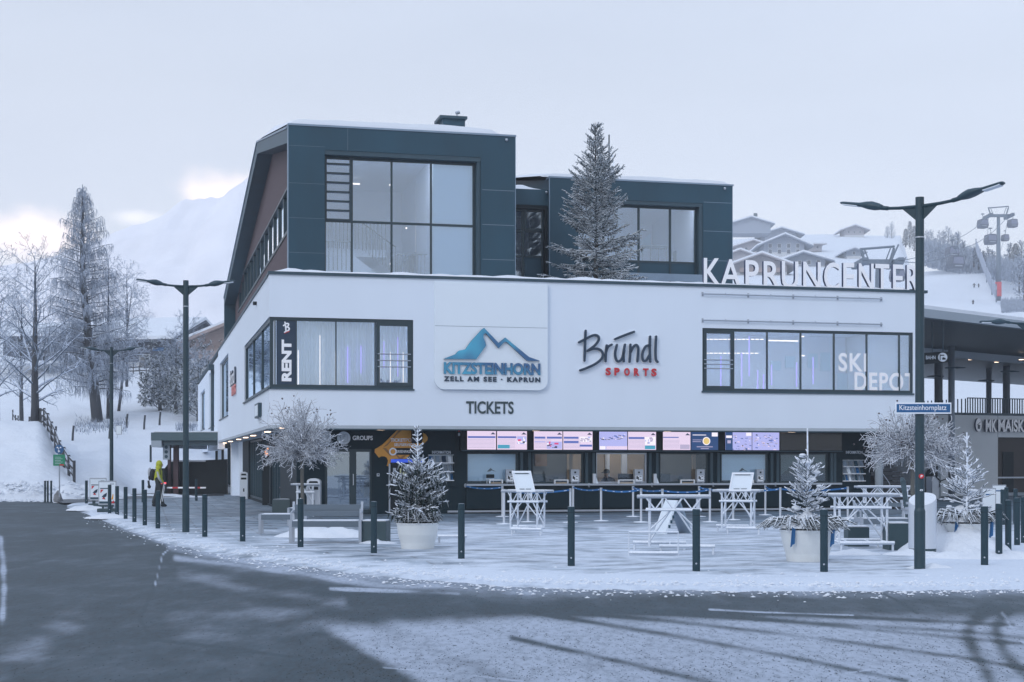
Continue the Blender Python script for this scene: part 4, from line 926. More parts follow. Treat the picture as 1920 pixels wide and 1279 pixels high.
rp = tt.nodes.new('ShaderNodeValToRGB'); rp.color_ramp.elements[0].position = .38; rp.color_ramp.elements[0].color = (.035,.12,.27,1); rp.color_ramp.elements[1].position = .62; rp.color_ramp.elements[1].color = (.07,.42,.60,1)
tt.links.new(nn.outputs[0], rp.inputs[0]); tt.links.new(rp.outputs[0], bb.inputs['Base Color'])
K8 = 1920/520.
def c8(p, v=-.2): return F(780+p[0]/K8, 500+p[1]/K8, v)
E = [(192,638),(275,605),(288,588),(302,580),(342,572),(378,520),(405,490),(455,435),(472,424),(572,528),(618,491),(782,625),(858,652),(772,652),(756,640),(628,522),(612,522),(572,565),(482,460),(468,470),(468,492),(478,515),(486,545),(418,640)]
MB().prism([c8(p) for p in E], -.2, -.125, ms=1).build('mountain_emblem', [gm, M['navy']], t)
ftext('lettering', 'KITZSTEINHORN', 832, 1013, 680, 702.5, -.15, .025, [gm, M['navy']], t, bold=.045, space=1.0)
ftext('lettering', 'ZELL AM SEE · KAPRUN', 832, 1013, 706.5, 716, -.14, .015, M['navy'], t, bold=.05, space=1.35)
rebase(t, (pu0+pu1)/2, -.1, pz0)
# script sign
def strokes(mb, L_, wd, v0, v1, m=0, dx=0, dy=0):
    for S_ in L_:
        pts = [c8((p[0]+dx, p[1]+dy), v0) for p in S_]; q = []
        for i in range(len(pts)-1):
            for k in range(4):
                t_ = k/4; p0 = pts[max(i-1, 0)]; p1 = pts[i]; p2 = pts[i+1]; p3 = pts[min(i+2, len(pts)-1)]
                q.append(tuple(.5*(2*p1[c]+(p2[c]-p0[c])*t_+(2*p0[c]-5*p1[c]+4*p2[c]-p3[c])*t_*t_+(-p0[c]+3*p1[c]-3*p2[c]+p3[c])*t_**3) for c in (0, 1)))
        q.append(pts[-1]); n = len(q); Lh = []; Rh = []
        for i in range(n):
            a = q[max(0, i-1)]; b = q[min(n-1, i+1)]; d = math.hypot(b[0]-a[0], b[1]-a[1]) or 1; w_ = wd*(.8 if i in (0, n-1) else 1)
            nx_, nz = -(b[1]-a[1])/d*w_/2, (b[0]-a[0])/d*w_/2; Lh.append((q[i][0]+nx_, q[i][1]+nz)); Rh.append((q[i][0]-nx_, q[i][1]-nz))
        for i in range(n-1):
            mb.add([(Lh[i][0], v0, Lh[i][1]), (Rh[i][0], v0, Rh[i][1]), (Rh[i+1][0], v0, Rh[i+1][1]), (Lh[i+1][0], v0, Lh[i+1][1])], [(0,1,2,3)], m)
            mb.add([(Lh[i][0], v0, Lh[i][1]), (Lh[i+1][0], v0, Lh[i+1][1]), (Lh[i+1][0], v1, Lh[i+1][1]), (Lh[i][0], v1, Lh[i][1])], [(0,1,2,3)], m)
            mb.add([(Rh[i][0], v0, Rh[i][1]), (Rh[i+1][0], v0, Rh[i+1][1]), (Rh[i+1][0], v1, Rh[i+1][1]), (Rh[i][0], v1, Rh[i][1])], [(3,2,1,0)], m)
        for e in (q[0], q[-1]):
            P = [(e[0]+wd*.48*math.cos(a), e[1]+wd*.48*math.sin(a)) for a in (j*math.pi/5 for j in range(10))]; mb.prism(P, v0-.002-.001*(e is q[0]), v1, m=m)
GL = [[[(1176,444),(1172,520),(1168,650)], [(1130,524),(1180,498),(1232,474),(1262,482),(1266,508),(1240,545),(1190,582)], [(1190,582),(1235,568),(1275,575),(1296,605),(1284,640),(1240,675),(1180,703),(1138,718)]],
      [[(1322,545),(1316,600),(1314,655)], [(1318,590),(1330,556),(1356,540)]],
      [[(1392,542),(1380,600),(1388,645),(1408,656),(1430,630),(1444,580)], [(1448,540),(1438,600),(1440,655)], [(1380,502),(1440,477),(1510,451)]],
      [[(1486,540),(1484,600),(1480,658)], [(1484,600),(1506,556),(1526,542),(1540,562),(1538,610),(1534,656)]],
      [[(1622,545),(1592,552),(1570,600),(1572,645),(1594,650),(1618,610)], [(1622,484),(1620,570),(1624,658)]],
      [[(1664,484),(1660,570),(1662,640),(1674,660)]]]
t = fac('script_sign', 'handwritten style navy lettering edged in white above small red capitals, right of the emblem board', 'sign')
for gl in GL:
    mb = MB(); strokes(mb, gl, .105, -.05, -.01, 0, -5, 4); o = mb.build('letter_backing', M['white'], t)
    mb = MB(); strokes(mb, gl, .078, -.11, -.053); mb.build('letter', M['navy'], t)
for i, (chh, x0, x1) in enumerate(zip('SPORTS', (1312, 1372, 1440, 1508, 1570, 1628), (1347, 1408, 1478, 1544, 1608, 1664))):
    X0, X1 = 780+x0/K8, 780+x1/K8; dy = i*.8
    ftext('letter_backing', chh, X0-1.2, X1-.4, 689.6+dy*.4, 705+dy*.4, -.04, .03, M['white'], t, bold=.07)
    ftext('letter', chh, X0, X1, 689.5+dy*.4, 704+dy*.4, -.09, .04, M['red'], t, bold=.04)
rebase(t, U(1160), -.02, F(1160, 706)[1])
t = fac('counter_sign', 'plain dark capital letters fixed to the white wall under the emblem board', 'sign')
ftext('lettering', 'TICKETS', 874, 963, 752.5, 776, -.014, .012, M['txtdark'], t, bold=.02); rebase(t, U(918), -.02, F(918, 776)[1])
# window banner and window lettering
t = fac('rental_banner', 'navy vertical banner with white sideways lettering behind the corner window glass', 'sign')
a, b = U(518.5, .07), U(555, .07); MB().box(a, b, .075, .095, w1b+.1, w1t-.1).build('panel', M['navy'], t)
MB().box(U(512.5, .1), U(517, .1), .07, .09, w1b+.1, w1t-.1).build('edge_strip', M['white'], t)
ftext('lettering', 'RENT', 528, 546.5, 637, 715, .068, .01, M['letter'], t, bold=.05, rot=1)
mb = MB(); K7 = 3.7625
def c7(p): return F(360+p[0]/K7, 480+p[1]/K7, .1)
_c8 = c8; c8 = lambda p, v=0: c7(p)
strokes(mb, [[(655,468),(660,500),(662,532)], [(645,492),(665,478),(680,480),(676,495),(662,503)], [(662,503),(680,505),(684,520),(665,534),(652,538)]], .045, .06, .073); mb.build('monogram', M['letter'], t)
mb = MB(); strokes(mb, [[(654,545),(668,538),(684,533)]], .03, .06, .073); mb.build('underline', M['red'], t); c8 = _c8
rebase(t, (a+b)/2, .1, w1b+.1)
t = fac('window_lettering', 'white two-line lettering on the glass at the right end of the upper window band', 'sign')
for st, x0, x1, y0, y1 in (('SKI', 1572, 1625, 662, 697), ('DEPOT', 1602, 1717, 698.5, 733)): ftext('lettering', st, x0, x1, y0, y1, .085, .008, M['letter'], t, bold=.025, space=1.12)
rebase(t, U(1640, .08), .08, F(1640, 733, .08)[1])
# small script sign on the side street wall
t = fac('side_script_sign', 'small pale script sign with coral letters on the white side street wall', 'sign')
va, vb = S(434.5, 700)[0], S(443.5, 700)[0]; zl_, zh_ = S(439, 722)[1], S(439, 692)[1]; z0 = S(439, 742)[1]
text('lettering', 'Bründl', va, vb, zl_, zh_, -.03, .06, [M['letter'], M['navy']], t, ax='x', bold=.02)
text('lettering', 'SPORTS', va-(va-vb)*.3, vb, z0, z0+.42, -.03, .05, mat('coral', (.65,.22,.20), .5), t, ax='x', bold=.03); rebase(t, 0, va, z0)
v, z = S(484, 785); v2, z2 = S(491, 755)
t = fac('wall_notice_box', 'small grey framed notice box on the side street wall near the corner', 'notice box'); MB().box(-.12, 0, v2, v, z, z2).build('case', M['cap'], t); MB().box(-.13, -.121, v2+.2, v-.2, z+.06, z2-.06).build('notice', M['panel'], t); rebase(t, 0, v2, z)
# screens
sm_lt = emit('screen_lilac', (.80, .66, .86), .95); sm_bl = emit('screen_blue', (.08, .13, .42), 1.1); sm_tq = emit('screen_teal', (.06, .32, .48), 1); sm_pk = emit('screen_pink', (.75, .08, .25), .9)
sm_dk = emit('screen_ink', (.03, .04, .10), 1); sm_gy = emit('screen_grey', (.45, .40, .58), 1); sm_sn = emit('screen_snow', (.42, .44, .82), 1); sm_deep = emit('screen_deep_blue', (.02, .06, .18), 1); sm_yl = emit('screen_gold', (.75,.55,.2), 1); sm_wh = emit('screen_white', (.9,.85,.95), 1)
SM = [sm_lt, sm_bl, sm_tq, sm_pk, sm_dk, sm_gy, sm_sn, sm_deep, sm_yl, sm_wh]
SC = [(876, 930, 't'), (932, 988, 'tp'), (1001, 1054.5, 'two'), (1056, 1111, 'three'), (1123.5, 1176, 'slope'), (1177.5, 1230, 'tp2'), (1243, 1294.5, 'list'), (1296, 1346.5, 'dark'), (1360, 1409.5, 'snow'), (1410.5, 1461, 'snow2'), (1463, 1578, 'off')]
lab = {'t': 'lit screen with a pale price table, leftmost above the ticket counter', 'tp': 'lit screen with price table, skier picture and teal tag, second from the left',
       'two': 'lit screen with two blue header bars over a picture of a skier in pink', 'three': 'lit pale screen with stacked blue bars and small landscape pictures', 'slope': 'lit screen filled with a violet ski slope photo',
       'tp2': 'lit pale price screen with teal tag, just right of the violet slope screen', 'list': 'plain lit screen with a pale list under one short blue bar', 'dark': 'deep blue lit screen with a round golden picture',
       'snow': 'lit screen with blue side column and snowy peak photo', 'snow2': 'rightmost lit screen, showing a violet mountain face', 'off': 'wide switched-off black screen at the right end above the counter'}
t = fac('screen_housing', 'long black housing over the ticket counter that carries the row of screens', 'screen housing')
HV = GF-.35; hz0, hz1 = F(1150, 846.5, HV)[1], ZS-.102
mb = MB(); a, b = U(865, HV), U(1580, HV); mb.box(a, b, HV, GF-.003, hz0, hz0+.09); mb.box(a, b, HV+.04, GF-.003, hz0+.09, F(1150, 806, HV)[1]); mb.build('case', M['black'], t)
MB().box(a, b, HV-.02, HV-.001, hz0, hz0+.03).build('edge_trim', M['cap'], t); rebase(t, a, HV, hz0)
for x0, x1, kind in SC:
    t = fac('display_screen', lab[kind], 'screen', 'row of screens above the ticket counter'); v0 = HV-.02
    a, b = U(x0, v0), U(x1, v0); z0, z1 = F(1150, 843.5, v0)[1], F(1150, 809.5, v0)[1]; w_, h_ = b-a, z1-z0
    MB().box(a-.012, b+.012, v0, HV+.039, z0-.02, z1+.02).build('case', M['black'], t)
    mb = MB(); lay = [0]
    def rc(xa, xb, ya, yb, m, lift=1): mb.add([(a+w_*xa, v0-.003*lift, z0+h_*ya), (a+w_*xb, v0-.003*lift, z0+h_*ya), (a+w_*xb, v0-.003*lift, z0+h_*yb), (a+w_*xa, v0-.003*lift, z0+h_*yb)], [(0,1,2,3)], m)
    def logo(x=.9, m=4): mb.add([(a+w_*(x-.09), v0-.012, z0+h_*.82), (a+w_*(x+.09), v0-.012, z0+h_*.82), (a+w_*(x+.02), v0-.012, z0+h_*.9), (a+w_*(x-.01), v0-.012, z0+h_*.94)], [(0,1,2,3)], m)
    def rows(xa, xb, ya, yb, n):
        for i in range(n): y = ya+(yb-ya)*i/n; rc(xa, xb, y, y+.02, 5, 2)
    def pic(xa, xb, ya, yb, ms=(4, 6, 9, 6), seed=1, n=14):
        rr = random.Random(seed); rc(xa, xb, ya, yb, ms[1], 2)
        for i in range(n):
            p, q_ = xa+(xb-xa)*rr.random()*.8, ya+(yb-ya)*rr.random()*.8; rc(p, min(xb, p+(xb-xa)*.3*rr.random()+.02), q_, min(yb, q_+(yb-ya)*.25), rr.choice(ms), 3+i*.2)
    if kind == 'off': rc(0, 1, 0, 1, 4) if False else None
    elif kind in ('t', 'tp', 'two', 'three', 'tp2', 'list'):
        rc(0, 1, 0, 1, 0); logo(); rows(.03, .95 if kind in 't' else .6, .1, .6, 7)
        if kind == 't': rc(.02, .98, .62, .72, 1, 3)
        if kind == 'tp': rc(.02, .64, .62, .72, 1, 3); rc(.02, .42, .06, .26, 2, 3); pic(.67, .98, .3, .72, (4, 6, 9, 3), 4)
        if kind == 'two': rc(.02, .4, .6, .71, 1, 3); rc(.45, .98, .6, .71, 1, 3); pic(.45, .98, .05, .44, (4, 6, 9, 3, 3), 5); rc(.02, .4, .4, .45, 6, 3)
        if kind == 'three': rc(.02, .52, .6, .71, 1, 3); rc(.02, .52, .36, .48, 1, 3); pic(.56, .98, .42, .72, (6, 9, 5), 6); rc(.56, .98, .17, .28, 1, 3)
        if kind == 'tp2': rc(.02, .58, .6, .71, 1, 3); pic(.6, .98, .28, .72, (6, 9, 5, 1), 7); rc(.6, .97, .04, .24, 2, 3)
        if kind == 'list': rc(.0, .57, .67, .73, 1, 3); rc(.62, .97, .05, .3, 5, 2)
    elif kind == 'dark':
        rc(0, 1, 0, 1, 7); rc(.76, .98, .76, .98, 9, 3); rc(.05, .55, .82, .86, 9, 3); rc(.05, .4, .55, .58, 5, 3); rc(.05, .36, .45, .48, 5, 3); rc(.2, .8, .16, .2, 5, 3); rc(.35, .65, .06, .1, 5, 3)
        cxx, cz = a+w_*.56, z0+h_*.5
        for rad, m, l in ((.14, 9, .012), (.11, 8, .014)): P = [(cxx+rad*math.cos(k*.4), v0-l, cz+rad*math.sin(k*.4)) for k in range(16)]; mb.add(P, [tuple(range(16))], m)
    else:
        rc(0, 1, 0, 1, 6); rr = random.Random(len(kind)*3+ord(kind[-1]))
        for i in range(46):
            x, y = rr.random()*.9, rr.random()*.85
            if kind == 'slope': y = .55+rr.random()*.38*(x if x > .2 else .2)
            ln = .03+.12*rr.random(); hh_ = .015+.05*rr.random(); mm_ = rr.choice((1, 1, 4, 9, 5, 5, 0))
            mb.add([(a+w_*x, v0-.006-i*.0001, z0+h_*y), (a+w_*min(1, x+ln), v0-.006-i*.0001, z0+h_*(y-hh_*.5)), (a+w_*min(1, x+ln*.9), v0-.006-i*.0001, z0+h_*min(1, y+hh_*.6)), (a+w_*(x+ln*.3), v0-.006-i*.0001, z0+h_*min(1, y+hh_))], [(0,1,2,3)], mm_)
        if kind == 'slope': rc(.02, .22, .02, .2, 9, 5); rc(.25, 1, .02, .2, 0, 5)
        if kind == 'snow': rc(0, .27, 0, 1, 7, 6); rc(.78, .98, .8, .98, 9, 6); rc(.02, .24, .68, .82, 9, 7); rc(.07, .2, .38, .55, 5, 7)
    if kind == 'off': MB().box(a, b, v0-.004, v0-.001, z0, z1).build('display', mat('dead_screen', (.006, .007, .01), .15, spec=.6), t)
    else: mb.build('display', SM, t)
    rebase(t, (a+b)/2, v0, z0)
# counter equipment
t0_ = None
for i, (px, wd) in enumerate(((956.5, 15), (1078.5, 17), (1198, 17), (1314, 16), (1426, 15))):
    v0 = GF-.24; u = U(px, v0); z0 = F(px, 906.5, GF-.2)[1]; z1 = F(px, 880, v0)[1]
    t = fac('payment_terminal', ('grey metal intercom and ticket box on the counter shelf, leftmost, by the pale blind', 'grey metal intercom and ticket box at the second ticket window, left of the seated clerk', 'grey metal intercom and ticket box with a white sticker above, right of the seated clerk',
          'grey metal intercom and ticket box at the fourth ticket window', 'grey metal intercom and ticket box at the fifth window beside the tilted board')[i], 'ticket box', 'ticket boxes on the counter')
    hw = wd/2*50/FPX; mb = MB(); mb.box(u-hw, u+hw, v0, v0+.18, z0+.03, z1); mb.box(u-hw*.8, u-hw*.6, v0, v0+.1, z0, z0+.03); mb.box(u+hw*.6, u+hw*.8, v0, v0+.1, z0, z0+.03); mb.build('case', M['metal'], t, bevel=.01)
    MB().box(u-hw*.75, u+hw*.75, v0-.006, v0-.001, z0+.08, z0+(z1-z0)*.55).build('front_plate', M['white'], t)
    mb = MB(); mb.box(u-hw*.6, u-hw*.3, v0-.014, v0-.007, z0+.15, z0+.25); mb.box(u-hw*.25, u-hw*.05, v0-.014, v0-.007, z0+.12, z0+.22); mb.box(u-.03, u+.03, v0-.014, v0-.001, z0+(z1-z0)*.72, z0+(z1-z0)*.84)
    mb.box(u+hw*.1, u+hw*.6, v0-.012, v0-.007, z0+.13, z0+.15); mb.box(u+hw*.1, u+hw*.6, v0-.012, v0-.007, z0+.22, z0+.24); mb.build('slot', M['black'], t); rebase(t, u, v0, z0)
for i, (a, b) in enumerate(((918, 943), (1040, 1066), (1160, 1190), (1277, 1303), (1399, 1414))):
    v0 = GF-.26; z0 = F(a, 906.6, GF-.2)[1]; ua_, ub_ = U(a, v0), U(b, v0); t = fac('cash_tray', ('low white hatch frame under the leftmost pale ticket window', 'low white hatch frame under the second ticket window', 'low white hatch frame in front of the seated clerk', 'low white hatch frame under the fourth ticket window', 'low white hatch frame half hidden by the tilted board at the fifth window')[i], 'hatch', 'cash hatches on the counter')
    mb = MB(); mb.box(ua_, ub_, v0, v0+.1, z0+.10, z0+.13); mb.box(ua_, ua_+.03, v0, v0+.1, z0, z0+.1); mb.box(ub_-.03, ub_, v0, v0+.1, z0, z0+.1); mb.build('frame', M['white'], t); MB().box(ua_+.06, ub_-.06, v0+.02, v0+.09, z0, z0+.035).build('tray', M['tan'], t); rebase(t, ua_, v0, z0)
for i, px in enumerate((1115, 1229)):
    v0 = GF-.2; u = U(px, v0); z0 = F(px, 906.6, GF-.2)[1]; t = fac('leaflet_holder', ('small steel leaflet holder on the counter left of the seated clerk', 'small steel leaflet holder on the counter between the clerk and the fourth window')[i], 'leaflet holder', 'leaflet holders on the counter')
    MB().box(u-.05, u+.05, v0, v0+.12, z0, z0+.33).build('holder', M['steel'], t, bevel=.01); MB().prism([(u+.05, z0), (u+.14, z0), (u+.06, z0+.2)], v0+.02, v0+.1).build('leaflet', M['panel'], t); rebase(t, u, v0, z0)
u = U(919, GF-.15); z0 = F(919, 906.6, GF-.2)[1]; t = fac('card_reader_stand', 'dark little reader on thin white legs at the leftmost ticket window', 'reader'); mb = MB(); mb.box(u-.13, u+.13, GF-.2, GF-.12, z0+.18, z0+.30); mb.build('reader', M['black'], t, bevel=.01)
mb = MB(); [mb.tube([(u+s*.11, GF-.16, z0), (u+s*.11, GF-.16, z0+.18)], .008, 5) for s in (-1, 1)]; mb.tube([(u-.11, GF-.16, z0+.14), (u+.11, GF-.16, z0+.14)], .008, 5); mb.build('stand', M['white'], t); rebase(t, u, GF-.15, z0)
# information racks
for (a, b, za, zb_), xl, xr, yt, yb, lb in ((ir[0], 810, 845, 845.5, 851, 'recessed brochure rack with three white shelves beside the yellow ticket sign'), (ir[1], 1586, 1617, 845.5, 851, 'recessed brochure rack with three white shelves at the right end of the dark wall')):
    t = fac('brochure_rack', lb, 'brochure rack', None)
    mb = MB(); mb.box(a, b, GF+.2, GF+.24, za, zb_); mb.box(a, b, GF+.02, GF+.24, zb_-.02, zb_); mb.build('back_panel', M['panel'], t)
    H = zb_-za; rr = random.Random(int(a*10))
    for k in range(3):
        z = za+H*k/3; MB().box(a, b, GF-.06, GF+.19, z, z+.03).build('shelf', M['white'], t)
        n = (7, 5, 4)[k]; w_ = (b-a)/n
        for j in range(n): br = MB(); x = a+w_*(j+.18); br.prism([(GF+.02, z+.031), (GF+.03, z+.031), (GF+.12, z+.031+.2+.02*rr.random()), (GF+.11, z+.031+.2)], x, x+w_*.66, ax='x'); br.build('brochure', [M['blue'], M['slate'], M['panel'], M['slate_lt'], M['navy'], M['colgrey']][rr.randrange(6)], t)
    ftext('lettering', 'INFORMATION', xl, xr, yt, yb, GF-.012, .01, M['txtlt'], t, bold=.01); rebase(t, a, GF, za)
# groups lettering, round stickers
t = fac('group_sign', 'white capital lettering over the double door, right of the round stickers', 'sign'); ftext('lettering', 'GROUPS', 661, 699, 817, 825.5, GF-.02, .015, M['letter'], t, bold=.03); rebase(t, U(680, GF), GF, F(680, 826, GF)[1])
for px, lb in ((609, 'plain round frosted sticker over the double door, partly behind the tree twigs'), (644.5, 'round frosted sticker with an inner square and crossing outline, over the double door')):
    u, z = F(px, 821.5, GF); r = 12*51/FPX; t = fac('round_sticker', lb, 'sticker', 'round stickers over the double door'); P = [(u+r*math.cos(k*math.pi/16), z+r*math.sin(k*math.pi/16)) for k in range(32)]; MB().prism(P, GF-.012, GF-.002).build('disc', M['txtlt'], t)
    mb = MB()
    for k in range(4): a = math.pi/4+k*math.pi/2; b = a+math.pi/2; mb.bar((u+r*.75*math.cos(a), GF-.014, z+r*.75*math.sin(a)), (u+r*.75*math.cos(b), GF-.014, z+r*.75*math.sin(b)), .01, .004)
    if px > 620: mb.bar((u-.06, GF-.014, z+.03), (u+.06, GF-.014, z+.06), .012, .004); mb.bar((u-.02, GF-.014, z-.06), (u+.02, GF-.014, z+.1), .012, .004)
    mb.build('symbol', M['slate'], t); rebase(t, u, GF, z-r)
# yellow ticket graphic
K4 = 4.2625
def c4(p, v=GF-.02): return F(580+p[0]/K4, 760+p[1]/K4, v)
t = fac('ticket_point_sign', 'orange-yellow ticket shaped sign with white lettering behind the left potted fir', 'sign')
O = [(735,173),(868,176),(876,205),(890,224),(915,222),(930,232),(947,256),(944,280),(925,298),(862,330),(830,372),(800,400),(770,428),(690,428),(655,432),(645,470),(642,488),(618,484),(626,462),(628,440),(618,418),(600,408),(575,408),(556,418),(522,375),(524,350),(545,340),(590,310),(700,200)]
MB().prism([c4(p) for p in O], GF-.02, GF-.003).build('board', M['yellow'], t)
mb = MB()
for P in ([(735,175),(768,175),(700,235),(625,320),(588,338),(640,290)], [(800,175),(830,175),(875,250),(862,275)], [(588,342),(612,342),(650,380),(650,410)], [(690,398),(705,398),(725,418),(762,398),(775,398),(745,428),(715,428)]): mb.prism([c4(p, GF-.026) for p in P], GF-.026, GF-.021)
mb.build('stripe', M['yellowd'], t)
for st, x0, x1, y0, y1, bo_ in (('TICKET', 649, 768, 264, 292, .05), ('POINT', 770, 880, 264, 292, .0), ('SELFSERVICE', 678, 838, 304, 327, .04), ('GREENPASS CHECK', 692, 895, 359, 381, .03)):
    a, b = c4((x0, y1), GF-.05), c4((x1, y0), GF-.05)
    if st[0] == 'G': aa, bb_ = c4((645, 396)), c4((905, 342)); MB().box(aa[0], bb_[0], GF-.04, GF-.027, aa[1], bb_[1]).build('name_plate', M['dark2'], t)
    text('lettering', st, a[0], b[0], a[1], b[1], GF-.05, .01, M['letter'], t, bold=bo_*.6)
u, z = c4((667, 370)); P = [(u+.045*4*math.cos(k*.5)*.9, z+.16*math.sin(k*.5)) for k in range(12)]; MB().prism([(u+.13*math.cos(k*math.pi/8), z+.13*math.sin(k*math.pi/8)) for k in range(16)], GF-.055, GF-.041).build('seal', M['letter'], t)
MB().prism([(u+.08*math.cos(k*math.pi/6), z+.08*math.sin(k*math.pi/6)) for k in range(12)], GF-.06, GF-.056).build('seal_core', M['yellow'], t); rebase(t, u, GF, c4((640, 488))[1])
t = fac('ticket_machine', 'black self-service ticket machine with blue top edge behind the left potted fir', 'ticket machine')
a, b = U(732.5, GF-.1), U(792, GF-.1); zt_ = F(760, 861, GF-.1)[1]; MB().box(a, b, GF-.12, GF-.003, .02, zt_-.12).build('case', M['black'], t, bevel=.01); MB().box(a+.02, b-.02, GF-.16, GF-.003, zt_-.11, zt_).build('light_bar', emit('blue_bar', (.03,.10,.75), .8), t)
MB().box(a+.3, b-.3, GF-.128, GF-.121, zt_-.75, zt_-.3).build('display', emit('ticket_display', (.45,.5,.35), .5), t); mb = MB(); mb.box(a+.07, a+.17, GF-.13, GF-.121, 1.35, 1.5); mb.box(a+.07, a+.17, GF-.13, GF-.121, 1.0, 1.15); mb.build('slot', M['metal'], t)
MB().box(a-.06, a-.01, GF-.1, GF-.003, .02, zt_-.15).build('side_post', M['metal'], t); rebase(t, (a+b)/2, GF, .02)
u, z = F(783, 813, GF-.3); t = fac('wall_speaker', 'black loudspeaker on the wall over the yellow ticket sign', 'speaker'); MB().prism([(GF-.35, z-.2), (GF-.1, z-.32), (GF-.02, z+.2), (GF-.3, z+.3)], u-.17, u+.17, ax='x').build('cabinet', M['black'], t, bevel=.02); MB().box(u-.12, u+.12, GF-.36, GF-.34, z-.1, z+.2).build('grille', M['innerdark'], t); rebase(t, u, GF, z-.3)
u, z = F(861, 813, GF-.1); t = fac('alarm_light', 'small dark wall alarm with red top and white base, left of the screens', 'alarm'); MB().box(u-.07, u+.07, GF-.1, GF-.003, z-.1, z+.2).build('case', M['black'], t); MB().box(u-.04, u+.04, GF-.14, GF-.101, z+.06, z+.16).build('red_lens', M['red'], t); MB().box(u-.04, u+.04, GF-.14, GF-.101, z-.08, z+.02).build('white_lens', M['white'], t); rebase(t, u, GF, z-.1)
u, z = F(709, 890.5, GF); t = fac('intercom', 'small square steel intercom plate on the dark wall right of the double door', 'intercom'); MB().box(u-.045, u+.045, GF-.02, GF-.002, z-.05, z+.05).build('plate', M['metal'], t); MB().box(u-.02, u+.02, GF-.026, GF-.021, z-.01, z+.03).build('button', M['box'], t); rebase(t, u, GF, z-.05)
# seated clerk behind the third ticket window
def skin(name, verts, edges, rad, m, parent=None, sub=2, loc=(0,0,0)):
    me = bpy.data.meshes.new(name); me.from_pydata([tuple(v) for v in verts], edges, []); o = bpy.data.objects.new(name, me); C.objects.link(o); o.parent = parent; o.location = loc
    md = o.modifiers.new('skin', 'SKIN'); md.use_smooth_shade = True
    for i, r in enumerate(rad): me.skin_vertices[0].data[i].radius = (r, r) if not isinstance(r, tuple) else r
    me.skin_vertices[0].data[0].use_root = True
    s = o.modifiers.new('sub', 'SUBSURF'); s.levels = sub; s.render_levels = sub; me.materials.append(m); return o
SK = mat('skin_tone', (.42,.27,.21), .55, var=.05); HAIR = mat('dark_hair', (.03,.025,.022), .6); JK = mat('dark_jacket', (.012,.015,.022), .7)
def head(par, c, s=1.0, fwd=(0,-1,0), skinm=SK):
    c = Vector(c); f = Vector(fwd).normalized(); r = f.cross(Vector((0,0,1))); mb = MB()
    def P(a, b, z): return tuple(c+r*a*s+f*b*s+Vector((0,0,z*s)))
    mb.ball(P(0,0,.02), .098*s, 14, 10, sc_=(.82,.95,1.18)); mb.ball(P(0,.035,-.05), .062*s, 12, 8, sc_=(.95,.95,.95))
    mb.prism([], 0, 0) if False else None
    mb.tube([P(0,.085,.025), P(0,.112,-.012), P(0,.09,-.025)], [.008*s,.016*s,.012*s], 6); mb.ball(P(.08,.0,.0), .024*s, 6, 5); mb.ball(P(-.08,.0,.0), .024*s, 6, 5)
    mb.tube([P(0,-.01,-.16), P(0,0,-.06)], [.055*s,.05*s], 10); h = mb.build('head', skinm, par, smooth=True)
    mb = MB(); [mb.ball(P(x,.083,.025), .011*s, 6, 5) for x in (-.032,.032)]; mb.tube([P(-.026,.086,-.052), P(0,.094,-.054), P(.026,.086,-.052)], .005*s, 5); mb.build('eyes_and_mouth', HAIR, par, smooth=True); return h
u, z = F(1139, 890, GF+.75); t = fac('person', 'seated clerk in dark jacket and dark cap behind the tan-backed third ticket window', 'person')
head(t, (u-.02, GF+.78, z+.05), 1.05, (-.75,-.5,-.25))
skin('jacket', [(u+.1,GF+.9,z-.62),(u+.1,GF+.9,z-.35),(u+.06,GF+.86,z-.18),(u-.0,GF+.8,z-.08),(u-.15,GF+.75,z-.2),(u-.3,GF+.62,z-.4),(u-.42,GF+.42,z-.43),(u+.26,GF+.92,z-.2),(u+.33,GF+.8,z-.42),(u+.12,GF+.5,z-.43)], [(0,1),(1,2),(2,3),(2,4),(4,5),(5,6),(2,7),(7,8),(8,9)], [.17,.17,.15,.06,.075,.055,.04,.075,.055,.04], JK, t)
mb = MB(); mb.ball((u-.02,GF+.78,z+.10), .115, 12, 8, sc_=(1,1,.85)); mb.bar((u-.06,GF+.76,z+.10), (u-.19,GF+.67,z+.07), .13, .02); mb.build('cap', M['black'], t, smooth=True)
mb = MB()
for k in range(5): mb.tube([(u-.42-.01*k,GF+.42-.02*abs(k-2)+.01*k,z-.43), (u-.47,GF+.40+.018*(k-2),z-.435), (u-.51,GF+.38+.02*(k-2),z-.45)], .009, 6)
mb.ball((u-.43,GF+.42,z-.43), .04, 8, 6, sc_=(1.2,1,.5)); mb.build('hand', SK, t, smooth=True); rebase(t, u, GF+.8, .0)
t = fac('desk_monitor', 'black desk monitor on the office desk beside the seated clerk', 'monitor'); mb = MB(); mb.box(u+.45, u+.95, GF+.8, GF+.84, z-.25, z+.02); mb.build('display', M['black'], t, bevel=.01); MB().box(u+.67, u+.73, GF+.8, GF+.84, z-.42, z-.25).build('stand', M['black'], t); rebase(t, u+.7, GF+.8, z-.4)
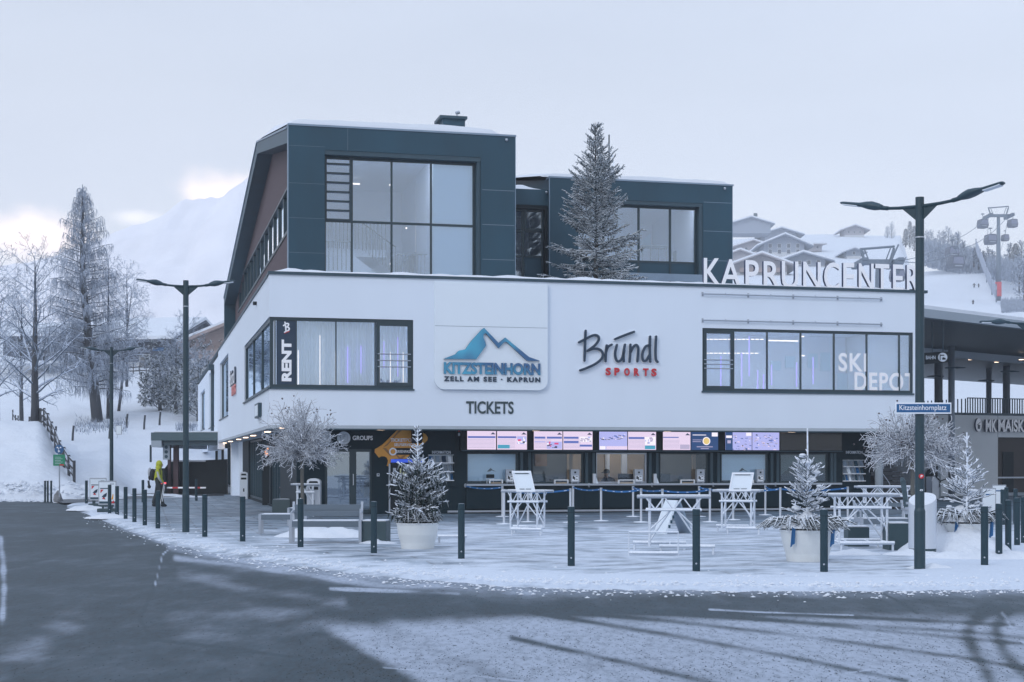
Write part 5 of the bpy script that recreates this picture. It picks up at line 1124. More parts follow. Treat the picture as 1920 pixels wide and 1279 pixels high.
# ------------------------------------------------------------------ street furniture
def bollard(loc, label, h=.95):
    t = thing('bollard', label, 'bollard', loc, random.Random(int(loc[0]*99)).random()*6, 'round bollards along the kerb')
    if not hasattr(bollard, 'me'):
        a = MB().lathe([(.058, 0), (.058, h-.012), (.05, h)], n=20).build('post', M['bolt'], t); b = MB().tube([(.0, -.0565, .13), (.0, -.064, .13)], .014, 10).build('cap_screw', M['metal'], t); c = MB().lathe([(.0595, h-.10), (.0595, h-.092)], n=20, cap=False).build('groove', M['black'], t)
        bollard.me = (a, b, c)
    else:
        for o in bollard.me: c = o.copy(); C.objects.link(c); c.parent = t
    t.rotation_euler.z = math.atan2(-loc[0], loc[1])*-1*0-math.atan2(loc[0], loc[1])*1
    return t
for px, py, lb in (
    (162,944,'dark bollard left of the rear advertising board, leftmost of the row'), (176,949,'dark bollard in front of the rear advertising board'), (205.5,963,'dark bollard in front of the nearer advertising board'),
    (219.5,969,'dark bollard just right of the nearer advertising board'), (235.5,973,'dark bollard second to the right of the nearer advertising board'), (252,979,'dark bollard third to the right of the nearer advertising board'),
    (271.5,985,'dark bollard just left of the walker in the yellow jacket'), (296,991,'dark bollard in front of the walker in the yellow jacket'), (268,942,'bollard behind the row, back by the lane left of the walker'),
    (368,939,'lone bollard by the barrier near the car park ramp'), (384,1007,'bollard right of the left street lamp'), (455,1016,'bollard left of the backless bench, before the entrance'), (563.5,1026,'bollard in front of the frosted tree trunk and slatted bench'),
    (701,1038,'bollard in front of the grey-green box, left of the left potted fir'), (865,1048,'bollard right of the left potted fir'), (1071,1061,'bollard alone before the ticket windows, between two high tables'),
    (1305.5,1072.5,'bollard in front of the high table with the white board under it'), (1545,1074,'bollard in front of the central potted fir'), (1846,1060,'bollard in front of the right potted fir, nearest at the right edge'),
    (1873,1048,'second bollard of the right-edge row, right of the right potted fir'), (1890.5,1032,'third bollard of the right-edge row'), (1907,1022,'fourth bollard of the right-edge row'), (1919.5,1018,'bollard cut by the right picture edge'),
    (1904,982,'farther bollard behind the right-edge row'), (1887,975,'far bollard before the grey side building, left of its neighbour'), (1880,984,'farther bollard close behind the right potted fir')):
    bollard(G(px, py), lb)
p = A(282.5, 865, 84); t = bollard((p.x, p.y, hz(282.5, 84)-.0), 'small distant dark bollard on the snow behind the walker'); t.location.z = p.z-.05

def lamp(loc, H, label, arm, yaw, group='double-armed street lamps', tilt=.06, rise=.15, name_=None):
    t = thing('street_lamp', label, 'street lamp', loc, yaw, group)
    mb = MB(); mb.lathe([(.085, 0), (.085, .9), (.072, .95), (.066, H-.35), (.066, H)], n=20); mb.build('pole', M['pole'], t, smooth=False)
    mb = MB(); mb.lathe([(.072, H-.95+.32), (.072, H-.93+.32)], n=20, cap=False); mb.build('collar', M['metal'], t)
    for s in (-1, 1):
        z0 = H-.14; L1 = arm*.42; a = [(s*.05, 0, z0), (s*L1*.6, 0, z0+.01), (s*L1, 0, z0+.03)]
        m = MB(); m.tube(a, [.028, .026, .024], 10); m.tube([(s*(L1-.03), 0, z0+.028), (s*(L1+.1), 0, z0+.05)], .034, 10)
        m.prism([(s*.05, z0-.22), (s*.28, z0-.02), (s*.05, z0-.01)], -.008, .008); m.build('arm', M['pole'], t)
        x0 = L1+.06; hd = MB(); K = 12; n = 10; b = len(hd.v)
        prof = [(0,.03,.025,.025),(.08,.06,.045,.04),(.2,.11,.06,.05),(.32,.12,.05,.045),(.42,.10,.035,.03),(.48,.09,.028,.02),(.82,.085,.022,.02),(.86,.07,.015,.015)]
        hs = (arm-x0)/.86
        for q, wd, up_, dn in prof:
            xx = x0+q*hs; zz = z0+.045+(xx-L1)*rise
            for k in range(n):
                an = 2*math.pi*k/n; cz = math.sin(an); hd.v.append((s*xx, math.cos(an)*wd, zz+(cz*up_ if cz > 0 else cz*dn)*1.3))
        for i in range(len(prof)-1):
            for k in range(n): hd.f.append((b+i*n+k, b+i*n+(k+1)%n, b+(i+1)*n+(k+1)%n, b+(i+1)*n+k)); hd.m.append(0)
        hd.f += [tuple(b+k for k in range(n)), tuple(b+(len(prof)-1)*n+k for k in range(n))]; hd.m += [0, 0]
        ho = hd.build('lamp_head', M['cap'], t, smooth=True)
        x1, x2 = x0+.50*hs, x0+.82*hs; zz = lambda x: z0+.045+(x-L1)*rise-.031
        m = MB(); m.add([(s*x1, -.07, zz(x1)), (s*x2, -.07, zz(x2)), (s*x2, .07, zz(x2)), (s*x1, .07, zz(x1)), (s*x1, -.07, zz(x1)+.02), (s*x2, -.07, zz(x2)+.02), (s*x2, .07, zz(x2)+.02), (s*x1, .07, zz(x1)+.02)], [(0,1,2,3),(7,6,5,4),(0,4,5,1),(3,2,6,7),(1,5,6,2),(0,3,7,4)]); m.build('lens', M['lens'], ho)
    return t
P1 = G(348.5, 998); lamp(P1, A(348, 526, P1.y).z, 'tall double-armed street lamp left of the entrance, second from the left', 1.15, .13)
P2 = G(1724.5, 1068); L2 = lamp(P2, A(1724, 370, P2.y).z, 'large near street lamp with the blue street name plate on its pole', 1.34, -.72, rise=.20)
P3 = A(209, 948, 58); lamp((P3.x, P3.y, 0), A(209, 651, 58).z, 'distant double-armed street lamp between the snowy slope and the advertising boards', 1.18, .02)
P4 = A(1929, 995, 36); lamp((P4.x, P4.y, 0), A(1929, 596, 36).z, 'street lamp mostly beyond the right edge, only one flat head showing before the big canopy', 1.16, 0, rise=.0)
# street name plate
t = thing('street_name_plate', 'blue street name plate with white rim and white lettering on the near lamp post', 'street sign', (P2.x, P2.y-.1, 0), 0)
a, b = A(1678.5, 776, P2.y-.1), A(1783.5, 755, P2.y-.1); X0, X1 = a.x-P2.x, b.x-P2.x
MB().box(X0, X1, -.012, .012, a.z, b.z).build('plate', M['white'], t, bevel=.004); MB().box(X0+.018, X1-.018, -.016, -.0125, a.z+.022, b.z-.022).build('blue_field', M['blue'], t)
zt_, zb2 = A(0, 759.5, P2.y-.1).z, A(0, 772, P2.y-.1).z; text('lettering', 'Kitzsteinhornplatz', A(1686, 0, P2.y-.1).x-P2.x, A(1774, 0, P2.y-.1).x-P2.x, zb2, zt_, -.018, 0, M['letter'], t, bold=0)
MB().box(-.08, .08, .012, .05, a.z+.05, b.z-.05).build('bracket', M['metal'], t)
t = thing('pole_sticker', 'round red sticker on the near lamp post', 'sticker', (P2.x, P2.y-.1, A(0, 893, P2.y).z), 0); MB().prism([(.036*math.cos(k*.4), .036*math.sin(k*.4)) for k in range(16)], -.01, .03).build('disc', M['red'], t); text('lettering', 'P', -.016, .016, -.018, .018, -.012, 0, M['letter'], t)
t = thing('paper_scrap', 'tiny torn white sticker below the red one on the near lamp post', 'sticker', (P2.x, P2.y-.1, A(0, 919, P2.y).z), 0); tag(t); MB().prism([(-.022, -.01), (.02, -.012), (.024, .01), (-.01, .014)], .0, .03).build('paper', M['white'], t); MB().box(-.01, .012, -.003, -.001, -.004, .004).build('torn_print', M['slate'], t)
t = thing('pole_box', 'small framed notice holder strapped to the distant street lamp', 'notice', (P3.x+.1, P3.y-.1, 0), 0); a = A(213, 815, 57.9); b = A(218, 798, 57.9); MB().box(.1, .32, -.02, .02, a.z, b.z).build('frame', M['metal'], t); MB().box(.12, .30, -.026, -.021, a.z+.02, b.z-.02).build('notice', M['panel'], t)

def truss_bar(mb, a, b, z0, z1, n, r, rd, axis='x', y=0):
    """flat lattice: two chords with zigzag"""
    def P(x, z): return (x, y, z) if axis == 'x' else (y, x, z)
    mb.tube([P(a, z0), P(b, z0)], r, 8); mb.tube([P(a, z1), P(b, z1)], r, 8)
    for i in range(n):
        xa, xb = a+(b-a)*i/n, a+(b-a)*(i+1)/n
        mb.tube([P(xa, z0 if i % 2 else z1), P(xb, z1 if i % 2 else z0)], rd, 5, cap=False)
def high_table(px, py, label, wd, rz, board=False, H=1.06, name='high_table', dp=.5, off=(.25, .38)):
    loc = G(px, py); t = thing(name, label, 'high table', loc, rz, 'frosted truss high tables')
    h = wd/2; r = .024
    mb = MB()
    for y in (-dp/2, dp/2): truss_bar(mb, -h-.16, h+.16, H-.04, H-.04, 1, .03, .01, y=y)
    for y in (-dp/2, dp/2):
        mb.tube([(-h, y, H-.28), (h, y, H-.28)], r, 8)
        n = 6
        for i in range(n): xa, xb = -h+2*h*i/n, -h+2*h*(i+1)/n; mb.tube([(xa, y, H-.28 if i % 2 else H-.05), (xb, y, H-.05 if i % 2 else H-.28)], .012, 5, cap=False)
    mb.build('truss_frame', M['frostsnow'], t)
    mb = MB(); n = 11
    for i in range(n+1): x = -h-.14+(2*h+.28)*i/n; x2 = min(h+.14, x+.1); mb.tube([(x, -dp/2, H-.02), (x2, dp/2, H-.02)], .016, 6)
    mb.tube([(-h-.1, 0, H-.02), (h+.1, 0, H-.02)], .022, 6); mb.build('table_top', M['frostsnow'], t)
    lx = h*.86
    for sx in (-1, 1):
        for sy in (-1, 1): MB().tube([(sx*lx, sy*dp*.42, .12), (sx*lx, sy*dp*.42, H-.05)], .024, 8).build('leg', M['frostsnow'], t)
    mb = MB()
    for sx in (-1, 1):
        x = sx*lx
        for za, zb_ in ((.3, .72),): mb.tube([(x, -dp*.42, za), (x, dp*.42, zb_)], .013, 5); mb.tube([(x, dp*.42, za), (x, -dp*.42, zb_)], .013, 5)
        mb.tube([(x, -dp*.42, .15), (x, dp*.42, .15)], .02, 6)
        mb.tube([(x, -dp*.42, .42), (sx*lx*.12, -dp*.42, H-.28)], .015, 5); mb.tube([(x, dp*.42, .2), (sx*lx*.1, dp*.42, H-.28)], .017, 5)
    mb.build('brace', M['frostsnow'], t)
    for s in (-1, 1):
        mb = MB(); y = s*(dp/2+off[1]); x0 = -h*1.0+s*-off[0]; x1 = h*.95+s*-off[0]
        mb.tube([(x0, y, .15), (x1, y, .15)], .036, 10); mb.tube([(x0+.03, y, .15), (x0+.03, y, .0)], .022, 6); mb.tube([(x1-.03, y, .15), (x1-.03, y, .0)], .022, 6)
        mb.tube([(x0+.3, y, .15), (x0+.3, s*dp*.42, .15)], .016, 5); mb.tube([(x1-.3, y, .15), (x1-.3, s*dp*.42, .15)], .016, 5); mb.build('foot_rail', M['frostsnow'], t)
    return t
def board(px, y0, y1, x0, x1, Y, lean, label, rz=0):
    z0 = A(0, y1, Y).z; c = A(px, y1, Y); t = thing('display_board', label, 'board', (c.x, Y, z0), rz, None); wd = (x1-x0)/FPX*Y; h = (y1-y0)/FPX*Y
    def P(x, z, d=0): return (x*wd+lean*z*h*.22, z*h*.25+d, z*h)
    mb = MB(); fr = .045
    def slab(a, b, c_, d, y0_, y1_): mb.add([P(a,c_,y0_),P(b,c_,y0_),P(b,d,y0_),P(a,d,y0_),P(a,c_,y1_),P(b,c_,y1_),P(b,d,y1_),P(a,d,y1_)], [(0,1,2,3),(7,6,5,4),(0,4,5,1),(1,5,6,2),(2,6,7,3),(3,7,4,0)])
    slab(-.5, .5, 0, 1, 0, .04); mb.build('panel', M['panel'], t, bevel=.006); mb = MB()
    slab(-.5, .5, 0, .1, -.02, -.001); slab(-.5, .5, .9, 1, -.02, -.001); slab(-.5, -.44, .1, .9, -.02, -.001); slab(.44, .5, .1, .9, -.02, -.001); mb.build('rim', M['white'], t); mb = MB()
    slab(-.35, .35, .86, .885, -.015, -.001); slab(-.3, -.04, .115, .14, -.022, -.001); slab(.04, .3, .115, .14, -.022, -.001); mb.build('clip_slot', M['slate'], t)
    mb = MB(); [mb.box(s*wd*.28-.02, s*wd*.28+.02, 0, .04, -.12, .02) for s in (-1, 1)]; mb.build('mount', M['frostsnow'], t)
high_table(989, 1002, 'frosted truss high table with leaning white board on top, right of the left potted fir', .78, -.42, H=1.04)
board(986, 883, 922, 967, 1003, 30.5, -1, 'leaning white plastic board on the high table before the second ticket window')
high_table(1263, 1036, 'frosted truss high table over a white folding board, nearest before the ticket windows', 1.02, -.10, H=1.07)
high_table(1384, 1000, 'frosted truss high table carrying a tilted white board, before the fifth ticket window', .80, .38-.72, H=1.04)
board(1387, 886, 921, 1368, 1409, 30.5, 1, 'tilted white plastic board on the high table before the fifth ticket window')
high_table(1614, 1030, 'frosted truss high table beside the central potted fir, nearest of the right-hand tables', 1.05, .0, H=1.08, off=(.0, .32))
high_table(1660, 985, 'frosted truss high table behind, toward the steel bin, with a ski standing by it', 1.25, -.1, H=1.06)
high_table(572, 968, 'small frosted truss high table behind the frosted tree trunk', .55, .2, H=1.03, dp=.4, off=(0, .1))
high_table(1643, 945, 'far small frosted high table before the round grey column', .45, .1, H=1.05, dp=.35, off=(0, .05))
# folding board under the second high table
p = G(1262, 1000); t = thing('folding_board', 'white folding A-board with dark lettering strip standing under the near high table', 'A-board', p, .35)
mb = MB(); mb.prism([(-.36, 0), (-.30, 0), (-.02, .78), (-.06, .78)], -.3, .3, ax='y'); mb.build('left_panel', M['panel'], t); mb = MB(); mb.prism([(.36, 0), (.30, 0), (.0, .78), (.04, .78)], -.3, .3, ax='y'); mb.build('right_panel', M['slate_lt'], t)
mb = MB(); [mb.box(-.27+.05*i, -.22+.05*i, -.312, -.302, .14+.11*i, .21+.11*i) for i in range(4)]; mb.build('dark_print', M['slate'], t)
# low wire frame left of it
p = G(1227, 1042); t = thing('frame_rack', 'low frosted tubular frame standing left of the near high table', 'rack', p, -.05); mb = MB(); mb.tube([(-.45, 0, 0), (-.45, 0, .42), (.42, 0, .42), (.42, 0, 0)], .017, 6); mb.build('hoop', M['frostsnow'], t); mb = MB(); mb.tube([(-.45, 0, .05), (.42, 0, .05)], .03, 8); mb.build('low_rail', M['frostsnow'], t)
# queue barriers
posts = {}
names = {942: 'behind the leftmost table', 945: 'just before its rear twin at the leftmost table', 990: 'behind the table before the second window', 1074.6: 'rear post right of the first table', 1069.5: 'front post right of the first table', 1127: 'front post below the clerk window', 1187: 'rear post right of the clerk', 1202: 'front post right of the clerk',
         1242: 'post behind the near table', 1311: 'rear post below the fourth window', 1331: 'front post right of the near table', 1374.7: 'post behind the table with the tilted board', 1435: 'rear post right of the tilted board', 1463: 'front post left of the central fir', 1589.5: 'last post, right of the central fir'}
for px, py in ((942,969),(945,983),(990,979),(1074.6,968),(1069.5,980),(1127,977),(1187,969),(1202,979.5),(1242,982),(1311,969),(1331,979),(1374.7,975),(1435,966),(1463,975),(1589.5,972)):
    p = G(px, py); posts[px] = p; t = thing('queue_post', 'slim steel queue barrier post, '+names[px], 'barrier post', p, 0, 'queue barrier posts before the counter')
    MB().tube([(0, 0, .02), (0, 0, .93)], .032, 12).build('post', M['steel'], t); MB().lathe([(.21, 0), (.21, .014), (.04, .03)], n=24).build('base', M['frostsnow'], t); MB().lathe([(.038, .86), (.038, .95)], n=12).build('cassette', M['metal'], t)
def belt(a, b, label, za=.9, zb_=.9, sag=.06):
    t = thing('belt', label, 'barrier belt', a, 0, 'blue belts between the queue posts'); b = b-a; mb = MB(); n = 10; v = []
    for i in range(n+1):
        s = i/n; p = Vector((b.x*s, b.y*s, za+(zb_-za)*s-sag*4*s*(1-s))); v += [tuple(p+Vector((0, 0, -.025))), tuple(p+Vector((0, 0, .025))), tuple(p+Vector((0, .004, .025))), tuple(p+Vector((0, .004, -.025)))]
    mb.add(v, [(4*i, 4*i+4, 4*i+5, 4*i+1) for i in range(n)]+[(4*i+3, 4*i+2, 4*i+6, 4*i+7) for i in range(n)]+[(4*i+1, 4*i+5, 4*i+6, 4*i+2) for i in range(n)]); mb.build('webbing', M['belt'], t)
    mb = MB()
    for i in range(1, n, 2):
        s = i/n; s2 = s+.04
        q = [Vector((b.x*w_, b.y*w_-.004, za+(zb_-za)*w_-sag*4*w_*(1-w_))) for w_ in (s, s2)]; mb.add([q[0]+Vector((0,0,-.008)), q[1]+Vector((0,0,-.008)), q[1]+Vector((0,0,.008)), q[0]+Vector((0,0,.008))], [(0,1,2,3)])
    mb.build('print', M['white'], t)
wc = lambda px: (lambda u: W(u, GF-.16, 0))(U(px, GF-.16))
for a, b, lb in ((wc(874), posts[942], 'blue belt from the wall clip to the first rear post'), (posts[945], posts[1069.5], 'blue belt passing behind the leftmost table and board'), (posts[1074.6], posts[1127], 'blue belt below the second ticket window'), (posts[1127], posts[1202], 'blue belt below the clerk window'),
                 (posts[1187], posts[1242], 'blue belt right of the clerk window'), (posts[1242], posts[1331], 'blue belt behind the near table'), (posts[1311], posts[1374.7], 'blue belt left of the tilted board table'), (posts[1374.7], posts[1463], 'blue belt right of the tilted board table'), (posts[1435], posts[1463], 'short blue belt left of the central fir'), (posts[1463], posts[1589.5], 'blue belt passing behind the central fir')):
    belt(a.copy(), b.copy(), lb, zb_=.91)
for px in (873, 1105, 1223, 1338, 1455): p = wc(px); t = thing('wall_clip', {873:'pale belt clip on the counter front, left end',1105:'dark belt clip under the clerk window edge',1223:'dark belt clip between third and fourth window',1338:'dark belt clip between fourth and fifth window',1455:'dark belt clip left of the central fir'}[px], 'clip', (p.x, p.y, .92), TH, 'belt clips on the counter front'); mb = MB(); mb.tube([(.03, .04, .05), (-.03, .02, .05), (-.04, .0, 0), (-.03, 0, -.05), (.03, .02, -.05)], .012, 6); mb.build('hook', M['metal'], t); MB().box(-.02, .02, .03, .045, -.07, .07).build('backplate', M['metal'], t)

def bench(loc, rz, wd, label, back=True, dp=.5):
    t = thing('slatted_bench' if back else 'backless_bench', label, 'bench', loc, rz)
    for i in range(4): MB().box(-wd/2+.03, wd/2-.03, -dp/2+i*dp/4, -dp/2+i*dp/4+dp/4-.015, .42, .46).build('seat_slat', M['bench'], t)
    MB().box(-wd/2+.03, wd/2-.03, -dp/2-.02, -dp/2, .34, .45).build('front_apron', M['bench'], t)
    for s in (-1, 1):
        x = s*wd/2; mb = MB(); mb.box(x-.03, x+.03, -dp/2-.02, -dp/2+.05, 0, .47); mb.box(x-.03, x+.03, dp/2-.06, dp/2, 0, .47); mb.box(x-.03, x+.03, -dp/2+.05, dp/2-.06, .38, .47)
        if back: mb.bar((x, dp/2, .45), (x, dp/2+.12, .84), .05, .04); mb.bar((x, -dp/2+.1, .62), (x, dp/2+.05, .66), .04, .03); mb.bar((x, -dp/2+.1, .46), (x, -dp/2+.1, .62), .04, .03)
        mb.build('leg_frame', M['benchm'], t)
    if back:
        for z in (.53, .68): mb = MB(); mb.bar((-wd/2+.02, dp/2+.03+(z-.52)*.3, z+.06), (wd/2-.02, dp/2+.03+(z-.52)*.3, z+.06), .025, .09, up=(0,0,1)); mb.build('back_slat', M['bench'], t)
    MB().box(-wd/2+.05, wd/2-.05, -dp/2+.02, dp/2-.02, .4605, .478).build('snow_cover', M['snow'], t, bevel=.008); return t
bench(G(612, 1018), .03, 1.42, 'slatted bench with backrest and snow on its seat, before the left frosted tree')
bench(G(532, 1001), .05, 1.05, 'backless low bench left of the slatted bench', back=False); bench(G(610, 985)+Vector((0, .0, 0)), .04, 1.9, 'low backless bench behind the slatted bench', back=False)
bench(G(1655, 1012), .05, 1.05, 'slatted bench with backrest behind the right-hand high table, left of the steel bin')
def cube_box(loc, w_, d_, h_, rz, label):
    t = thing('planter_box', label, 'box', loc, rz); MB().box(-w_/2, w_/2, -d_/2, d_/2, 0, h_).build('body', M['box'], t, bevel=.008); MB().box(-w_/2+.02, w_/2-.02, -d_/2+.02, d_/2-.02, h_+.001, h_+.03).build('snow_cover' if w_ < .6 else 'lid', M['snow'] if w_ < .6 else M['bench'], t, bevel=.01)
cube_box(G(703, 1019)+Vector((0, .25, 0)), .52, .5, .45, -.1, 'square grey-green box with a snowy top at the right end of the slatted bench')
cube_box(G(533, 961)+Vector((0, .35, 0)), .66, .75, .42, -.3, 'grey-green box with slatted lid before the entrance door'); cube_box(G(1688, 1032)+Vector((0, .3, 0)), .4, .5, .5, 0, 'grey-green box between the right-hand bench and the steel bin'); cube_box(G(1619, 1027)+Vector((0, .6, 0)), .42, .4, .38, 0, 'dark low box under the right-hand high table')
# low rails on the paving
p = G(830, 1018); t = thing('foot_rail', 'low tubular rail on the paving right of the left potted fir', 'rail', p, -.06); mb = MB(); mb.tube([(-.1, 0, .14), (.5, 0, .14)], .03, 8); mb.build('rail', M['frostsnow'], t); mb = MB(); mb.tube([(-.07, 0, .14), (-.07, 0, 0)], .02, 6); mb.tube([(.45, 0, .14), (.45, 0, 0)], .02, 6); mb.build('leg', M['metal'], t)
# bins
p = G(1728, 1040)+Vector((.09, .27, 0)); t = thing('litter_bin', 'large brushed steel cylinder bin with slanted snowy top behind the near lamp post', 'bin', p, 0)
mb = MB(); n = 32; r = .25; b0 = 0
zt0 = A(0, 925, 26).z; zt1_ = A(0, 950, 26).z
zf = lambda a: (zt0+zt1_)/2-.02+(zt0-zt1_)/2*math.cos(a-1.05)
mb.v += [(r*math.cos(2*math.pi*j/n), r*math.sin(2*math.pi*j/n), .10) for j in range(n)]+[(r*math.cos(2*math.pi*j/n), r*math.sin(2*math.pi*j/n), zf(2*math.pi*j/n)) for j in range(n)]
for j in range(n): mb.f.append((j, (j+1)%n, n+(j+1)%n, n+j)); mb.m.append(0)
mb.build('body', M['steel'], t, smooth=True)
mb = MB(); mb.v = [(r*.97*math.cos(2*math.pi*j/n), r*.97*math.sin(2*math.pi*j/n), zf(2*math.pi*j/n)-.002) for j in range(n)]; mb.f = [tuple(range(n))]; mb.m = [0]; mb.build('snowy_lid', M['snow'], t); MB().lathe([(r-.01, 0), (r-.01, .10)], n=28).build('foot', M['box'], t)
def slotbin(loc, w_, h, label, rz):
    t = thing('litter_bin', label, 'bin', loc, rz); P = [(-w_/2, 0), (w_/2, 0), (w_/2, h-.1)]+[(w_/2*math.cos(k*math.pi/8), h-.1+.1*math.sin(k*math.pi/8)) for k in range(1, 8)]+[(-w_/2, h-.1)]; MB().prism(P, -.17, .17).build('body', M['steel'], t)
    mb = MB(); mb.prism([(-w_*.36, h-.17), (w_*.36, h-.17), (w_*.3, h-.09), (-w_*.3, h-.09)], -.175, -.171); mb.prism([(-w_*.36, h-.36), (w_*.36, h-.36), (w_*.36, h-.27), (-w_*.36, h-.27)], -.175, -.171); mb.build('slot', M['black'], t); MB().box(-.03, .03, -.175, -.171, .35, .5).build('lock_plate', M['black'], t); return t
slotbin(G(457.5, 936), .34, 1.27, 'narrow pale steel bin with two black slots beside the white piers', .1); slotbin(G(589, 967), .42, 1.18, 'pale steel bin with two black slots behind the left frosted tree trunk', 0)
# entrance column with small flame
p = G(499.5, 947); t = thing('entrance_column', 'black column with a small orange flame at the top before the entrance', 'column', p, 0); mb = MB(); mb.box(-.14, .14, -.14, .14, 0, 1.95); mb.build('shaft', M['black'], t); MB().tube([(.05, -.1, 1.95), (.0, -.08, 2.1), (.06, -.08, 2.22), (.07, -.08, 2.34)], [.05, .06, .03, .004], 8).build('flame', emit('flame', (1, .35, .08), 2.2), t)
MB().lathe([(.17, 1.935), (.17, 1.96)], n=20).build('rim', M['cap'], t); mb = MB(); mb.box(-.15, .15, -.15, .15, 2.55, 2.72); mb.tube([(.13, .13, 1.9), (.13, .13, 2.6)], .015, 5); mb.build('hood', M['black'], t)
# potted trees' planters come with the trees. A ski left in the snow
p = G(1706, 1000); t = thing('ski', 'single ski standing upright in the snow beside the right-hand high table', 'ski', p, 0); mb = MB(); K = 14; v = []
for i in range(K+1):
    s = i/K; w_ = .055*(1+.25*abs(2*s-1)**2)*(1 if s < .93 else (1-(s-.93)*9)); z = s*1.32; x = -.17*s; y = .0+(.06*((s-.9)/.1)**2 if s > .9 else 0)
    v += [(x-w_, y, z), (x+w_, y, z), (x+w_, y+.015, z), (x-w_, y+.015, z)]
mb.add(v, [(4*i+a, 4*i+(a+1)%4, 4*i+4+(a+1)%4, 4*i+4+a) for i in range(K) for a in range(4)]+[(4*K, 4*K+1, 4*K+2, 4*K+3)]); mb.build('blade', mat('ski_topsheet', (.05,.09,.11), .3, var=.7, scale=7), t, smooth=False)
mb = MB(); mb.box(-.12, -.02, -.05, -.002, .45, .62); mb.box(-.1, -.02, -.06, -.002, .68, .74); mb.build('binding', M['metal'], t)
# advertising boards
def adboard(px, y0, y1, Y, wpx, label, sk):
    b = A(px, y1, Y); H = (y1-y0)/FPX*Y; w_ = wpx/FPX*Y; t = thing('advertising_board', label, 'advertising board', (b.x, Y, 0), .12, 'advertising boards at the corner')
    MB().box(-w_/2, w_/2, -.02, .02, .24, H).build('frame', M['metal'], t); po = MB().box(-w_/2+.03, w_/2-.03, -.026, -.021, .29, H-.05).build('poster', M['panel'], t)
    mb = MB(); mb.box(-w_/2-.02, w_/2+.02, -.22, .22, 0, .12); mb.build('base', M['box'], t, bevel=.02); mb = MB(); mb.box(-w_*.3, -w_*.2, -.02, .02, .12, .24); mb.box(w_*.2, w_*.3, -.02, .02, .12, .24); mb.build('strut', M['box'], t)
    mb = MB(); mb.box(-w_/2+.03, w_/2-.03, -.029, -.0265, .29, .36); mb.box(w_*.15, w_*.38, -.029, -.0265, H-.12, H-.1); mb.box(-w_*.4, w_*.05, -.029, -.0265, H*.74, H*.77); mb.build('teal_print', M['slate'], po)
    mb = MB(); mb.prism([(-w_*.38, H*.72), (-w_*.2, H*.72), (-w_*.38, H*.6)], -.03, -.027); mb.prism([(w_*.2, H*.28), (w_*.4, H*.28), (w_*.34, H*.38), (w_*.25, H*.32)], -.03, -.027); mb.prism([(-w_*.3, H*.42), (-w_*.1, H*.40), (-w_*.2, H*.5)], -.03, -.027); mb.build('red_print', M['red'], po)
    mb = MB(); mb.prism([(-w_*.32, H*.48), (-w_*.2, H*.56), (-w_*.02, H*.62), (-w_*.05, H*.5), (-w_*.18, H*.46)], -.032, -.0305); mb.build('dark_figure', M['navy'], po)
    mb = MB(); mb.prism([(w_*.22, H*.4), (w_*.3, H*.58), (w_*.34, H*.56), (w_*.32, H*.4)], -.03, -.027); mb.build('orange_print', M['yellow'], po)
adboard(201.5, 901, 959.5, 51.6, 33, 'silver framed advertising board with red and orange prints, nearer of the two at the corner', 0)
adboard(184, 895, 949, 58.0, 31, 'silver framed advertising board standing behind the nearer one', 1)
# walker
p = G(297, 950); t = thing('person', 'walker in a yellow hooded jacket, dark trousers and black backpack carrying poles, heading right', 'person', p, 0)
YJ = mat('yellow_jacket', (.42,.45,.035), .7, var=.1); TR = mat('dark_green_trousers', (.03,.04,.045), .8); BP = mat('black_backpack', (.02,.022,.028), .8); GRY = mat('grey_sleeve_panel', (.40,.42,.46), .7)
skin('body', [(.0,0,.98),(-.02,0,1.25),(-.0,0,1.42),(.02,0,1.5),(.0,-.09,.92),(.10,-.1,.52),(.17,-.1,.12),(.27,-.1,.05),(-.02,.09,.92),(-.09,.1,.52),(-.22,.1,.14),(-.13,.1,.05)], [(0,1),(1,2),(2,3),(0,4),(4,5),(5,6),(6,7),(0,8),(8,9),(9,10),(10,11)], [.14,.14,.13,.06,.11,.085,.085,.05,.11,.085,.085,.05], TR, t)
skin('jacket', [(.0,0,.93),(-.02,0,1.15),(-.01,0,1.36),(.03,0,1.47),(.0,-.17,1.38),(.09,-.24,1.1),(.22,-.2,.88),(.0,.17,1.38),(.02,.24,1.1),(.12,.22,.9)], [(0,1),(1,2),(2,3),(2,4),(4,5),(5,6),(2,7),(7,8),(8,9)], [(.17,.19),(.16,.18),(.15,.18),.085,.085,.07,.055,.085,.07,.055], YJ, t)
mb = MB(); mb.ball((.03,0,1.62), .135, 14, 10, sc_=(.95,.88,1.12)); mb.tube([(.0,0,1.44),(.02,0,1.54)], [.12,.12], 12); mb.build('hood', YJ, t, smooth=True)
head(t, (.085,0,1.60), .86, (1,-.15,-.05))
mb = MB(); mb.tube([(.015,-.245,1.33),(.09,-.31,1.1),(.2,-.27,.9)], [.035,.045,.03], 8); mb.build('sleeve_panel', GRY, t, smooth=True)
mb = MB(); mb.ball((-.22,0,1.22), .17, 14, 10, sc_=(.75,.95,1.35)); mb.ball((-.33,0,1.12), .09, 10, 8, sc_=(.6,1.2,1.3)); mb.build('backpack', BP, t, smooth=True); mb = MB(); mb.tube([(-.12,-.12,1.42),(.1,-.17,1.42),(.12,-.17,1.2),(-.1,-.14,1.05)], .02, 6); mb.build('strap', BP, t)
mb = MB(); mb.ball((-.33,0,1.3), .13, 10, 8, sc_=(.6,1,1.5)); mb.build('bundle', GRY, t, smooth=True)
mb = MB(); mb.tube([(-.36,-.08,1.0),(-.33,-.08,.72)], .04, 7); mb.ball((-.33,-.08,.76), .07, 8, 6); mb.build('hanging_glove', BP, t, smooth=True)
